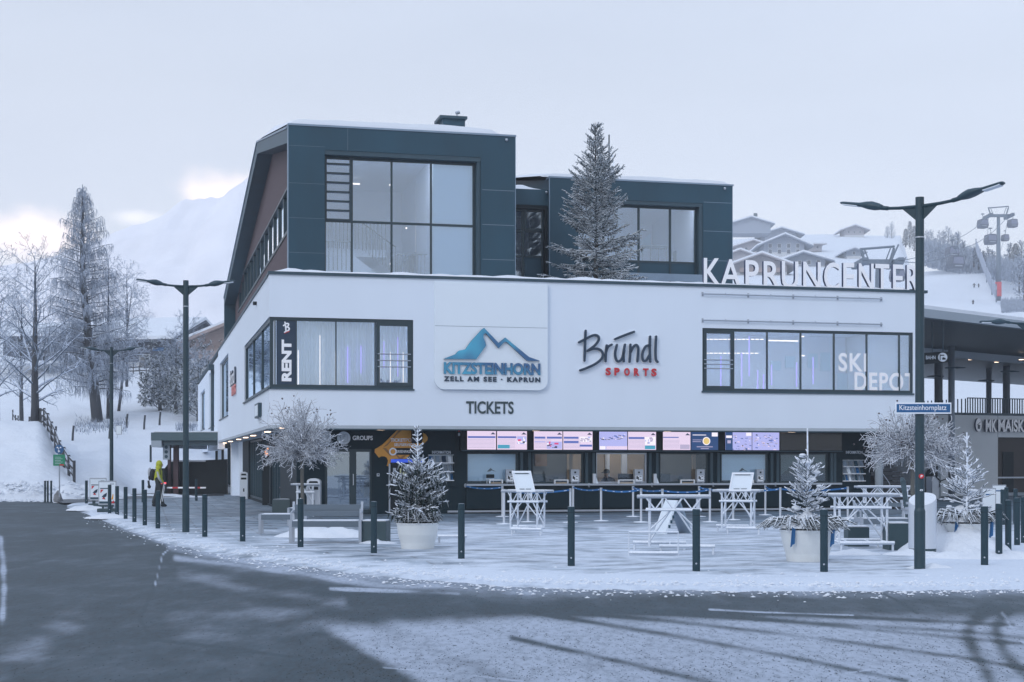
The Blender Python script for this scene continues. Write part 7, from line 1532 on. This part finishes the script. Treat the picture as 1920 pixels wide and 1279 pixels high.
# ---- big frosted trees on the left slope
def larch(px, Y, H, Rm, label, seed, lean=0):
    r = random.Random(seed); z0 = hz(px, Y); x = (px-CX)/FPX*Y; t = thing('larch_tree', label, 'tree', (x, Y, z0-.1), 0); mb = MB(); K = 10
    TP = [Vector((lean*(i/K)**1.0*(1 if i < 5 else 1), 0, H*i/K)) for i in range(K+1)]
    for i in range(K+1): TP[i].x = lean*(min(1, i/K*1.7))
    mb.tube(TP, [.42*(1-i/K)**.8+.03 for i in range(K+1)], 10); mb.build('trunk', M['bark'], t, smooth=True)
    br = MB(); tw = MB()
    def tp(z): f = z/H*K; i = min(K-1, int(f)); return TP[i].lerp(TP[i+1], f-i)
    nb = 150
    for i in range(nb):
        f = .14+.85*i/nb; z = H*f
        prof = Rm*interp(f, [.14,.2,.35,.6,.8,.92,1], [.75,.95,1.0,.78,.46,.22,.03])
        a = i*2.4+r.random(); L = prof*r.uniform(.7, 1.1); d = Vector((math.cos(a), math.sin(a), .18+.2*f)); n = 6; pts, _ = wander(r, tp(z), d, L, n, .10, -.02 if f < .5 else .0)
        br.tube(pts, [.055*(1-.85*q/n)*(1.15-f)+.012 for q in range(n+1)], 4, cap=False)
        ns_ = int(8+L*9)
        for j in range(ns_):
            s = .12+.88*(j+r.random())/ns_; q = min(n-1, int(s*n)); pt = pts[q].lerp(pts[q+1], s*n-q); ax = (pts[q+1]-pts[q]).normalized(); sd = ax.cross(Vector((0,0,1))).normalized()*r.choice((1,-1))
            l2 = r.uniform(.3, .8)*(1.2-.4*f); e1 = pt+(ax*.4+sd*.5+Vector((0,0,-.35))).normalized()*l2*.5; e2 = e1+Vector((r.uniform(-.1,.1), r.uniform(-.1,.1), -1)).normalized()*l2*r.uniform(.7, 1.5)
            tw.tube([pt, e1, e2], [.014,.013,.007], 3, cap=False)
            for _ in range(2): e3 = e1+Vector((r.uniform(-.5,.5), r.uniform(-.5,.5), -.9)).normalized()*l2*.8; tw.tube([e1, e3], [.011,.006], 3, cap=False)
    br.build('branches', M['bark'], t, smooth=True); tw.build('crown', M['twigfar'], t); return t
larch(183, 116, 18.2, 3.7, 'tall frosted larch with drooping twigs on the left slope', 21, lean=-1.15)
def bare(px, Y, H, label, seed, name='bare_tree', trunk=.2, lv=3, droop=0, kids=6, Rf=.5, leanx=0, m='twigfar', sides=4, start=.25, z0=None, minr=.010):
    r = random.Random(seed); z0 = hz(px, Y)-.1 if z0 is None else z0; x = (px-CX)/FPX*Y; t = thing(name, label, 'tree', (x, Y, z0), 0); tr = MB(); K = 8
    TP = [Vector((leanx*i/K+r.uniform(-.05,.05)*H*.05, r.uniform(-.05,.05)*H*.05, H*.92*i/K)) for i in range(K+1)]; tr.tube(TP, [trunk*(1-i/K)**.9+.015 for i in range(K+1)], 8); tr.build('trunk', M['bark'], t, smooth=True)
    mb = MB(); n0 = 34
    for i in range(n0):
        f = start+(1-start)*i/n0; fi = f*K; k = min(K-1, int(fi)); p = TP[k].lerp(TP[k+1], fi-k); a = i*2.4+r.random(); up = .5+.6*f
        L = H*Rf*(1-f*.62)*r.uniform(.75, 1.1)*(min(1, (f-start)*6+.55)); bough(mb, r, p, Vector((math.cos(a), math.sin(a), up)), L, trunk*.30*(1.1-f)+.01, lv-1, 6, .13, droop, kids, .7, .46, sides, .3, .22, minr)
    mb.build('crown', M[m], t); return t
bare(66, 92, 11.3, 'spreading frosted bare tree at the top of the snow bank beside the fence', 31, trunk=.26, lv=3, kids=6, Rf=.43, start=.14)
bare(-6, 98, 12.5, 'frosted bare tree cut by the left picture edge', 33, trunk=.2, lv=3, Rf=.4, kids=6)
bare(40, 106, 10.8, 'frosted bare tree just behind the spreading tree at the left edge', 61, trunk=.16, lv=3, Rf=.38, kids=5)
bare(203, 118, 13.5, 'slim frosted birch right of the tall larch', 35, name='birch_tree', trunk=.16, lv=3, droop=-.10, Rf=.30, kids=6)
bare(222, 123, 11.2, 'leaning frosted birch, rightmost by the distant lamp', 36, name='birch_tree', trunk=.12, lv=3, droop=-.12, Rf=.34, kids=6, leanx=1.1)
bare(238, 140, 12, 'frosted bare tree behind the birches, in front of the dark barn', 41, trunk=.13, lv=3, droop=-.03, Rf=.34, kids=5)
for k, (px, Y, H, sd, lb) in enumerate(((330, 122, 6.4, 51, 'frosted thicket tree behind the left street lamp'), (372, 118, 5.6, 52, 'low frosted thicket tree next to the white side wall'), (300, 124, 4.2, 53, 'small frosted thicket bush left of the street lamp'), (350, 128, 7.6, 54, 'tall frosted thicket tree below the timber house'))):
    t = bare(px, Y, H, lb, sd, name='thicket_tree', trunk=.15, lv=3, Rf=.46, kids=6, start=.04)
    r = random.Random(sd); mb = MB()
    for i in range(420):
        a = r.random()*6.3; rr_ = H*.44*math.sqrt(r.random()); z = r.uniform(.12, .72)*H; c = Vector((rr_*math.cos(a), rr_*math.sin(a), z))
        for j in range(12): d = rv(r).normalized(); b0 = len(mb.v); s = rv(r).normalized()*.03; mb.v += [tuple(c-s), tuple(c+s), tuple(c+d*.26)]; mb.f.append((b0, b0+1, b0+2)); mb.m.append(0)
    mb.build('dark_foliage', M['needle'], t)
# ------------------------------------------------------------------ houses, fences and lift on the slopes
M['fartimber'] = mat('haze_paled_timber', (.27,.31,.38), .9, var=.2); M['farwood'] = mat('haze_paled_wood', (.34,.33,.36), .9, var=.2)  # timber tones for distant houses, haze fade put into the colour
def house(px, Y, wpx, hpx, ypy, label, depth=10, ridge='x', pitch=.35, rz=0, wall='housedark', base=.35, basem='housewall', over=1.0, nwin=4, chim=False, snow=.25, name='chalet', balc=False, grp=None):
    """gabled house; wpx wide and hpx high to the eaves at distance Y, its base at picture row ypy"""
    k = Y/FPX; w_ = wpx*k; h = hpx*k; b = A(px, ypy, Y); t = thing(name, label, 'house', (b.x, Y, b.z-.3), rz, grp); hw = w_/2
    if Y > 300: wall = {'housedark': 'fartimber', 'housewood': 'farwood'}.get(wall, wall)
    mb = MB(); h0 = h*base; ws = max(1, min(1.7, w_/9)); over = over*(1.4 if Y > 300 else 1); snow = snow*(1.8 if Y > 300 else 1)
    if base > 0: MB().box(-hw+.05, hw-.05, .05, depth-.05, -2, h0).build('ground_storey', M[basem], t)
    if ridge == 'x':      # the gable faces the viewer
        zr_ = h+hw*pitch; mb.prism([(-hw, h0), (hw, h0), (hw, h), (0, zr_), (-hw, h)], 0, depth); mb.build('timber_wall', M[wall], t)
        ow = hw+over; ze_ = h-over*pitch
        rf = MB(); rf.prism([(-ow, ze_), (0, zr_+.02), (ow, ze_), (ow, ze_+.28), (0, zr_+.3), (-ow, ze_+.28)], -over, depth+over); ro = rf.build('roof', M[wall], t)
        MB().prism([(-ow, ze_+.285), (0, zr_+.305), (ow, ze_+.285), (ow, ze_+.285+snow), (0, zr_+.305+snow), (-ow, ze_+.285+snow)], -over+.05, depth+over-.05).build('snow_cover', M['snow'], ro)
        if balc: bb = MB(); bb.box(-hw*.8, hw*.8, -1.0, -.05, h0-.1, h0+.02); bb.box(-hw*.8, hw*.8, -1.0, -.95, h0+.02, h0+.9); bb.build('balcony', M['housewood'], t)
    else:
        zr_ = h+depth/2*pitch; mb.prism([(0, h0), (depth, h0), (depth, h), (depth/2, zr_), (0, h)], -hw, hw, ax='x'); mb.build('timber_wall', M[wall], t)
        ow = depth/2+over; ze_ = h-over*pitch
        rf = MB(); rf.prism([(depth/2-ow, ze_), (depth/2, zr_+.02), (depth/2+ow, ze_), (depth/2+ow, ze_+.28), (depth/2, zr_+.3), (depth/2-ow, ze_+.28)], -hw-over, hw+over, ax='x'); ro = rf.build('roof', M[wall], t)
        MB().prism([(depth/2-ow, ze_+.285), (depth/2, zr_+.305), (depth/2+ow, ze_+.285), (depth/2+ow, ze_+.285+snow), (depth/2, zr_+.305+snow), (depth/2-ow, ze_+.285+snow)], -hw-over+.05, hw+over-.05, ax='x').build('snow_cover', M['snow'], ro)
    for i in range(nwin):
        x = -hw+w_*(i+.7)/(nwin+.4)
        for z in ((h0*.35, h0+.5*(h-h0)) if h-h0 > 2.5 and base > .2 else (h0*.4 if base > .2 else h*.4,)):
            wo = MB().box(x-.45*ws, x+.45*ws, -.04, .0, z, z+1.0*ws).build('window', M['housewall'], t); MB().box(x-.36*ws, x+.36*ws, -.07, -.041, z+.08*ws, z+.92*ws).build('pane', M['wpane'], wo)
    if chim: MB().box(hw*.3, hw*.3+.7, depth*.4, depth*.4+.7, h, zr_+1.2).build('chimney', M['stone'], t)
    return t
# left: the long barn, timber house at the building's edge, small roof behind the trees
barn = house(212, 158, 214, 58, 690, 'long dark timber barn with a broad snow roof behind the birches', depth=16, ridge='y', pitch=.30, rz=-.16, wall='housedark', base=.28, over=1.2, nwin=3, name='barn', snow=.35)
MB().box(4.2, 6.2, -.12, -.05, .2, 3.0).build('door', M['housedark'], barn); MB().box(4.4, 6.0, -.18, -.121, 2.0, 2.35).build('door_plate', M['blue'], barn)
th_ = house(434, 148, 150, 60, 694, 'timber house with white lower storey and gabled snow roof beside the white building', depth=14, pitch=.42, rz=.12, wall='housewood', base=.42, over=1.3, nwin=4, name='timber_house', balc=True)
house(52, 150, 92, 34, 660, 'dark wooden hut with a snowy roof behind the left trees', depth=8, ridge='y', pitch=.3, wall='housedark', base=0, nwin=3)
# fences
def fence(pts, h, label, rails=2, post=.06, snowy=True, name='fence', cat='fence', brace=False):
    P = [Vector((x, y, hill(x, y)-.05)) for x, y in pts]; t = thing(name, label, cat, P[0], 0)
    for p in P: mb = MB(); mb.tube([p-P[0], p-P[0]+Vector((0,0,h))], post, 6); mb.build('post', M['bark'], t)
    for k in range(rails):
        mb = MB(); z = h*(.3+.3*k) if rails > 1 else h*.8
        for a, b in zip(P[:-1], P[1:]):
            mb.bar(a-P[0]+Vector((0,0,z)), b-P[0]+Vector((0,0,z)), .05, .12)
            if brace and k == 0: mb.bar(a-P[0]+Vector((0,0,h*.9)), b-P[0]+Vector((0,0,.1)), .04, .08)
        mb.build('rail', M['bark'], t)
def fx(px, Y): return ((px-CX)/FPX*Y, Y)
fence([fx(p, y) for p, y in ((76,92),(83,90),(90,88),(97,86),(104,84.5),(112,83),(120,81.5),(129,80),(139,78.5))], 1.15, 'snowy rail fence running down the bank from the spreading tree', 3, .08, brace=True)
fence([fx(p, y) for p, y in ((24,112),(29,109),(34,107),(39,105),(44,103),(50,100),(55,98),(60,96))], 1.3, 'row of thin fence posts left of the spreading tree', 1, .05)
fence([fx(p, 152-.0*p) for p in range(226, 320, 12)], 1.2, 'light rail fence in front of the barn door', 2, .05)
for px, Y, lb in ((103, 104, 'lone wooden stake on the snow slope right of the spreading tree'), (136, 104, 'dark wooden stake between the spreading tree and the larch'), (237, 112, 'wooden stake right of the distant lamp'), (270, 112, 'wooden stake left of the thicket'), (299, 114, 'thin wooden stake at the thicket edge'), (205, 106, 'wooden stake at the birch foot')):
    x, y = fx(px, Y); t = thing('wooden_stake', lb, 'post', (x, y, hill(x, y)-.1), 0, 'stakes on the left slope'); mb = MB(); mb.tube([(0,0,0),(.02,0,.55),(.08,0,1.15)], [.08,.075,.07], 7); mb.build('shaft', M['bark'], t); MB().ball((.08,0,1.17), .07, 7, 5, sc_=(1,1,.5)).build('snow_cap', M['snow'], t)
r = random.Random(77); mb = MB()
for i in range(900):
    px = r.uniform(140, 240) if i % 3 else r.uniform(330, 370); Y = r.gauss(113, 2.2) if px < 250 else r.gauss(112, 1); x, y = fx(px, Y); z = hill(x, y); h = r.uniform(.15, .5); d = Vector((r.uniform(-.2,.2), r.uniform(-.2,.2), h)); b0 = len(mb.v); mb.v += [(x-.02, y, z-.03), (x+.02, y, z-.03), (x+d.x, y+d.y, z+d.z)]; mb.f.append((b0, b0+1, b0+2)); mb.m.append(0)
tag(mb.build('grass', M['twigfar'], None), 'dry frosted grass tufts at the foot of the larch', 'grass', kind='stuff')
# right: chalets on the hillside
HL = 'chalets on the misty hillside'
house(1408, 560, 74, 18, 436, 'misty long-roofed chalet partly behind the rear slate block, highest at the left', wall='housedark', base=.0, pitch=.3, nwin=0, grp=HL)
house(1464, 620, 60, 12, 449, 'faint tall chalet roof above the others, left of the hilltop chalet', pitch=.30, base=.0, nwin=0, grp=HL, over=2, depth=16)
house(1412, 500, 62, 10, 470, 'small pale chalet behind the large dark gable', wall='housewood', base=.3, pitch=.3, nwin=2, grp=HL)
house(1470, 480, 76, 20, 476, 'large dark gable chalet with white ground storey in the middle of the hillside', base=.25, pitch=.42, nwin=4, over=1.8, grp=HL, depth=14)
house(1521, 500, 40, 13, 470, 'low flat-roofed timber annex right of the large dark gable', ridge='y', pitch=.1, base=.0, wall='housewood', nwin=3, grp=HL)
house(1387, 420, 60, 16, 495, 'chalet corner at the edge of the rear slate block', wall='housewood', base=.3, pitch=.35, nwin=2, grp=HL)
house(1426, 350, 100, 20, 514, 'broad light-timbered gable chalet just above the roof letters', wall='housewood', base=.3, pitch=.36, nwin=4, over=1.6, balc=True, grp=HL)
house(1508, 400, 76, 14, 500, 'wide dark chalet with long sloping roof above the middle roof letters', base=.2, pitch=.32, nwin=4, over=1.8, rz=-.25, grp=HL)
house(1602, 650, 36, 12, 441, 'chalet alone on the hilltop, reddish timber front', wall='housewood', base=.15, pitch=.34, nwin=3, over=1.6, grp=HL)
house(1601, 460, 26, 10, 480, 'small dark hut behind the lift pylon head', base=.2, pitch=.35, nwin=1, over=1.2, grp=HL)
p = A(1416.5, 440, 600); t = thing('mast', 'faint thin mast on the misty hillside behind the chalets', 'mast', (p.x, 600, p.z), 0); MB().tube([(0,0,-3),(0,0,A(0, 404, 600).z-p.z)], .35, 6).build('pole', M['pole'], t); h = A(0, 402, 600).z-p.z; MB().box(-.7, .7, -.4, .4, h-.8, h+.4).build('head', M['pole'], t)
# trees on the ridge
r = random.Random(5)
def ridgetree(px, ypy, hpx, Y, label, seed, kind='bare'):
    b = A(px, ypy, Y); H = hpx/FPX*Y; z0 = b.z-1.5
    if kind == 'bare': bare(px, Y, H+1.5, label, seed, trunk=.16, lv=2, Rf=.36, kids=5, start=.15, z0=z0, minr=.05, sides=3)
    else:
        q = random.Random(seed); t = thing('conifer_tree', label, 'tree', (b.x, Y, z0), 0); MB().tube([(0,0,0),(0,0,H*.95)], [.3,.05], 6).build('trunk', M['bark'], t); mb = MB()
        for i in range(900):
            f = q.random()**.8; a = q.random()*6.3; R0 = H*.24*(1-f)*(.5+.5*q.random()); c = Vector((R0*math.cos(a), R0*math.sin(a), 1+H*f)); d = Vector((math.cos(a), math.sin(a), -.4+q.uniform(-.4,.4)))*.75; s = Vector((-math.sin(a), math.cos(a), 0))*.16; b0 = len(mb.v); mb.v += [tuple(c-s), tuple(c+s), tuple(c+d)]; mb.f.append((b0, b0+1, b0+2)); mb.m.append(0)
        mb.build('crown', M['needle'], t)
RG = [(1672, 446, 30, 640, 'bare'), (1664, 446, 22, 645, 'bare'), (1706, 456, 44, 560, 'con'), (1714, 463, 42, 550, 'con'), (1698, 456, 30, 562, 'con')]+[(1738+8*i, 462+r.randint(0, 8), 30+r.randint(-6, 8), 480, 'bare') for i in range(8)]+[(1796, 470, 36, 345, 'bare'), (1806, 476, 26, 340, 'bare')]+[(1826+9*i, 488+r.randint(-3, 5), 22+r.randint(-4, 8), 330, 'bare') for i in range(5)]+[(1893, 490, 34, 330, 'bare'), (1904, 492, 40, 325, 'con'), (1915, 488, 38, 328, 'bare'), (1898, 500, 30, 320, 'con'), (1911, 535, 60, 285, 'bare'), (1920, 560, 80, 270, 'bare')]
ORD = ['first', 'second', 'third', 'fourth', 'fifth', 'sixth', 'seventh', 'eighth', 'ninth', 'tenth', 'eleventh', 'twelfth']
def zone(px): return 'left of the near lamp post' if px < 1726 else 'between the lamp post and the gondolas' if px < 1815 else 'around the lift tower'
seen_ = {}
for i, (px, y, hp, Y, kd) in enumerate(sorted(RG)):
    key = (kd, zone(px)); k = seen_.get(key, 0); seen_[key] = k+1
    ridgetree(px, y, hp, Y, '%s misty ridge %s from the left, %s' % (ORD[k], 'conifer' if kd == 'con' else 'bare tree', zone(px)), 100+i, kd)
for o in list(C.objects):
    if o.parent is None and 'misty ridge' in o.get('label', '') and o.get('category') == 'tree': o['group'] = 'misty trees on the hill ridge'
mb = MB()
for i in range(9000):
    px = r.uniform(1730, 1990); Y = r.uniform(335, 350) if px < 1850 else r.uniform(300, 340); y0 = interp(px, [1730,1790,1850,1900,1990], [486,500,505,510,520]); b = A(px, y0+(r.uniform(-32, 14) if px < 1835 else r.uniform(-16, 20)), Y); d = Vector((r.uniform(-.5,.5), 0, r.uniform(.6,2.2))); s = Vector((r.uniform(.03,.12), r.uniform(-.05,.05), 0)); b0 = len(mb.v); mb.v += [tuple(b-s), tuple(b+s), tuple(b+d)]; mb.f.append((b0, b0+1, b0+2)); mb.m.append(0)
tag(mb.build('woodland', M['twigfar'], None), 'misty belt of scrub and woodland along the ridge', 'woodland', kind='stuff')
# lift towers, cables, cabins
def tower(px, ytop, ybase, Y, wpx, arm, label, red=True):
    b = A(px, ybase, Y); zt = A(0, ytop, Y).z; H = zt-b.z; t = thing('lift_tower', label, 'lift tower', (b.x, Y, b.z), 0); rr_ = wpx/2/FPX*Y
    MB().tube([(0,0,-2),(0,0,H*.6),(0,0,H)], [rr_, rr_*.8, rr_*.55], 14).build('mast', M['colgrey'], t, smooth=True)
    if red: MB().lathe([(rr_*1.15, .2), (rr_*1.15, 2.9)], n=16).build('crash_pad', mat('crash_pad_red', (.62,.13,.15), .7), t)
    aw = arm/2/FPX*Y; mb = MB(); mb.box(-aw, aw, -.3, .3, H-.5, H); mb.build('crossarm', M['colgrey'], t)
    mb = MB(); mb.tube([(-aw*.95, 0, H+aw*.6), (aw*.98, 0, H+aw*.75)], .12, 6)
    for s in (-1, 1): mb.tube([(s*aw*.75, 0, H), (s*aw*.95, 0, H+aw*.65)], .13, 6); mb.tube([(s*aw*.5, 0, H), (s*aw*.75, 0, H+aw*.65)], .06, 5)
    mb.build('gantry', M['colgrey'], t)
    for s in (-1, 1):
        mb = MB(); mb.box(s*aw-.25, s*aw+.25, -2.4, 2.4, H-.35, H-.1)
        for k in range(8): mb.tube([(s*aw-.3, -2.1+k*.6, H-.45), (s*aw+.3, -2.1+k*.6, H-.45)], .22, 8)
        mb.build('sheave_train', M['colgrey'], t)
    return t
tower(1872, 402, 558, 285, 10, 40, 'tall grey lift tower with a red crash pad at its base on the ski slope')
t = tower(1645, 487, 560, 145, 10, 66, 'large lift pylon head behind the last roof letters', red=False)
for s in (-1, 1):
    mb = MB(); mb.prism([(s*1.4, 3.0), (s*2.3, 3.5), (s*2.6, 3.9), (s*1.9, 2.3)], -.8, .8); mb.tube([(s*1.1, -.5, 3.3), (s*1.9, -.5, 5.1)], .08, 5)
mb.build('walkway', M['colgrey'], t)
def cabin(px, y0, y1, Y, label, rz=.2):
    s = (y1-y0)/FPX*Y*.92; b = A(px, y1, Y); t = thing('gondola_cabin', label, 'gondola', (b.x, Y, b.z), rz, 'gondola cabins on the cable'); w_ = s*1.0
    mb = MB(); P = [(-w_*.42, 0), (w_*.42, 0), (w_*.52, s*.35), (w_*.42, s*.93), (w_*.3, s), (-w_*.3, s), (-w_*.42, s*.93), (-w_*.52, s*.35)]; mb.prism(P, -w_*.45, w_*.45); mb.build('cabin_body', mat('cabin_grey', (.13,.15,.19), .5), t)
    mb = MB(); mb.prism([(-w_*.44, s*.38), (w_*.44, s*.38), (w_*.37, s*.86), (-w_*.37, s*.86)], -w_*.46, -w_*.451); mb.build('window', mat('cabin_glass', (.22,.24,.32), .3), t)
    mb = MB(); mb.tube([(0,0,s), (.06*s,0,s*1.3), (-.05*s,0,s*1.55), (.02*s,0,s*1.6)], s*.035, 6); mb.box(-w_*.15, w_*.15, -w_*.1, w_*.1, s*1.56, s*1.66); mb.build('hanger', M['colgrey'], t)
    MB().box(-w_*.3, w_*.3, -w_*.47, -w_*.461, s*.18, s*.25).build('side_rack', M['metal'], t)
    return b+Vector((0,0,s*1.6))
cabs = [cabin(1842.5, 410, 428, 300, 'upper left gondola cabin beside the lift tower'), cabin(1898.5, 410, 426.5, 300, 'right gondola cabin beside the lift tower'), cabin(1857, 438, 458.5, 262, 'gondola cabin close left of the lift tower, lower one'), cabin(1884.5, 439, 452, 330, 'small gondola cabin right behind the lift tower'),
        cabin(1785, 461, 483, 235, 'gondola cabin overlapped by the nearest one'), cabin(1792, 478, 505, 205, 'nearest gondola cabin over the slope right of the lamp post'), cabin(1682, 503, 528, 160, 'gondola cabin seen between the last roof letters')]
def cable(P, label):
    t = thing('cable', label, 'cable', P[0], 0); mb = MB(); q = []
    for a, b in zip(P[:-1], P[1:]):
        for k in range(8): s = k/8; q.append(a.lerp(b, s)-Vector((0,0,(b-a).length*.012*4*s*(1-s)))-P[0])
    q.append(P[-1]-P[0]); mb.tube(q, .05, 5, cap=False); mb.build('rope', M['colgrey'], t)
ta, tb_ = A(1853, 404, 285), A(1891, 404, 285); tl, tr_ = A(1612, 488, 145), A(1678, 488, 145)
cable([tl, A(1782, 452, 235), ta, A(1850, 470, 480)], 'left lift cable from the near pylon up past the tower'); cable([tr_, A(1793, 470, 205), tb_, A(1868, 478, 480)], 'right lift cable from the near pylon up past the tower')
# skiers
for px, y0, y1, Y, lb, dx in ((1808.5, 519, 528, 330, 'distant skier, left of the upper pair', 0), (1814.5, 519, 528, 330, 'distant skier, right of the upper pair', 0), (1826.5, 530, 541, 315, 'distant skier with spread arms, left of the middle pair', .3), (1835, 531, 541, 315, 'distant skier, right of the middle pair', .2), (1824.5, 561, 574, 265, 'nearest distant skier low on the slope', 0)):
    b = A(px, y1, Y); z = hill(b.x, Y); h = (y1-y0)/FPX*Y; t = thing('person', lb, 'skier', (b.x, Y, b.z), 0); k = h/1.75
    skin('body', [(0,0,.95*k),(0,0,1.35*k),(0,0,1.5*k),(0,0,1.66*k),(-.12*k,0,.5*k),(-.14*k,0,.06*k),(.12*k,0,.5*k),(.14*k,0,.06*k),(-.25*k,0,1.2*k),(-(.3+dx)*k,0,.95*k),(.25*k,0,1.2*k),((.3+dx)*k,0,.95*k)], [(0,1),(1,2),(2,3),(0,4),(4,5),(0,6),(6,7),(1,8),(8,9),(1,10),(10,11)], [.16*k,.18*k,.07*k,.13*k,.1*k,.08*k,.1*k,.08*k,.07*k,.06*k,.07*k,.06*k], JK, t, sub=1)
    mb = MB(); mb.bar((-.14*k,-.5*k,.02), (-.14*k,.7*k,.02), .1*k, .03); mb.bar((.14*k,-.5*k,.02), (.14*k,.7*k,.02), .1*k, .03); mb.build('ski', M['cap'], t)
# safety net lane and far tracks on the slope
t = thing('snow_fence', 'long grey safety net running down the slope left of the lift tower', 'net fence', A(1830, 458, 330), 0); o0 = A(1830, 458, 330); mb = MB(); pp = [A(1830, 460, 330), A(1838, 480, 310), A(1850, 512, 290), A(1860, 535, 275), A(1868, 548, 265)]
for a, b in zip(pp[:-1], pp[1:]): mb.bar(a-o0, b-o0, .15, 2.2)
mb.build('netting', mat('grey_net', (.36,.40,.48), .9), t); mb = MB()
for a in pp: mb.tube([a-o0-Vector((0,0,1.8)), a-o0+Vector((0,0,1.4))], .12, 5)
mb.build('post', M['colgrey'], t)
r = random.Random(8); mb = MB()
for i in range(1500):
    px = r.uniform(1878, 1935); Y = r.uniform(225, 275); x, y = fx(px, Y); z = hill(x, y); d = Vector((r.uniform(-.4,.4), 0, r.uniform(.4,1.4))); b0 = len(mb.v); mb.v += [(x-.06, y, z-.1), (x+.06, y, z-.1), (x+d.x, y, z+d.z)]; mb.f.append((b0, b0+1, b0+2)); mb.m.append(0)
tag(mb.build('scrub', M['twigfar'], None), 'frosted scrub below the lift tower', 'scrub', kind='stuff')
bpy.context.view_layer.update()
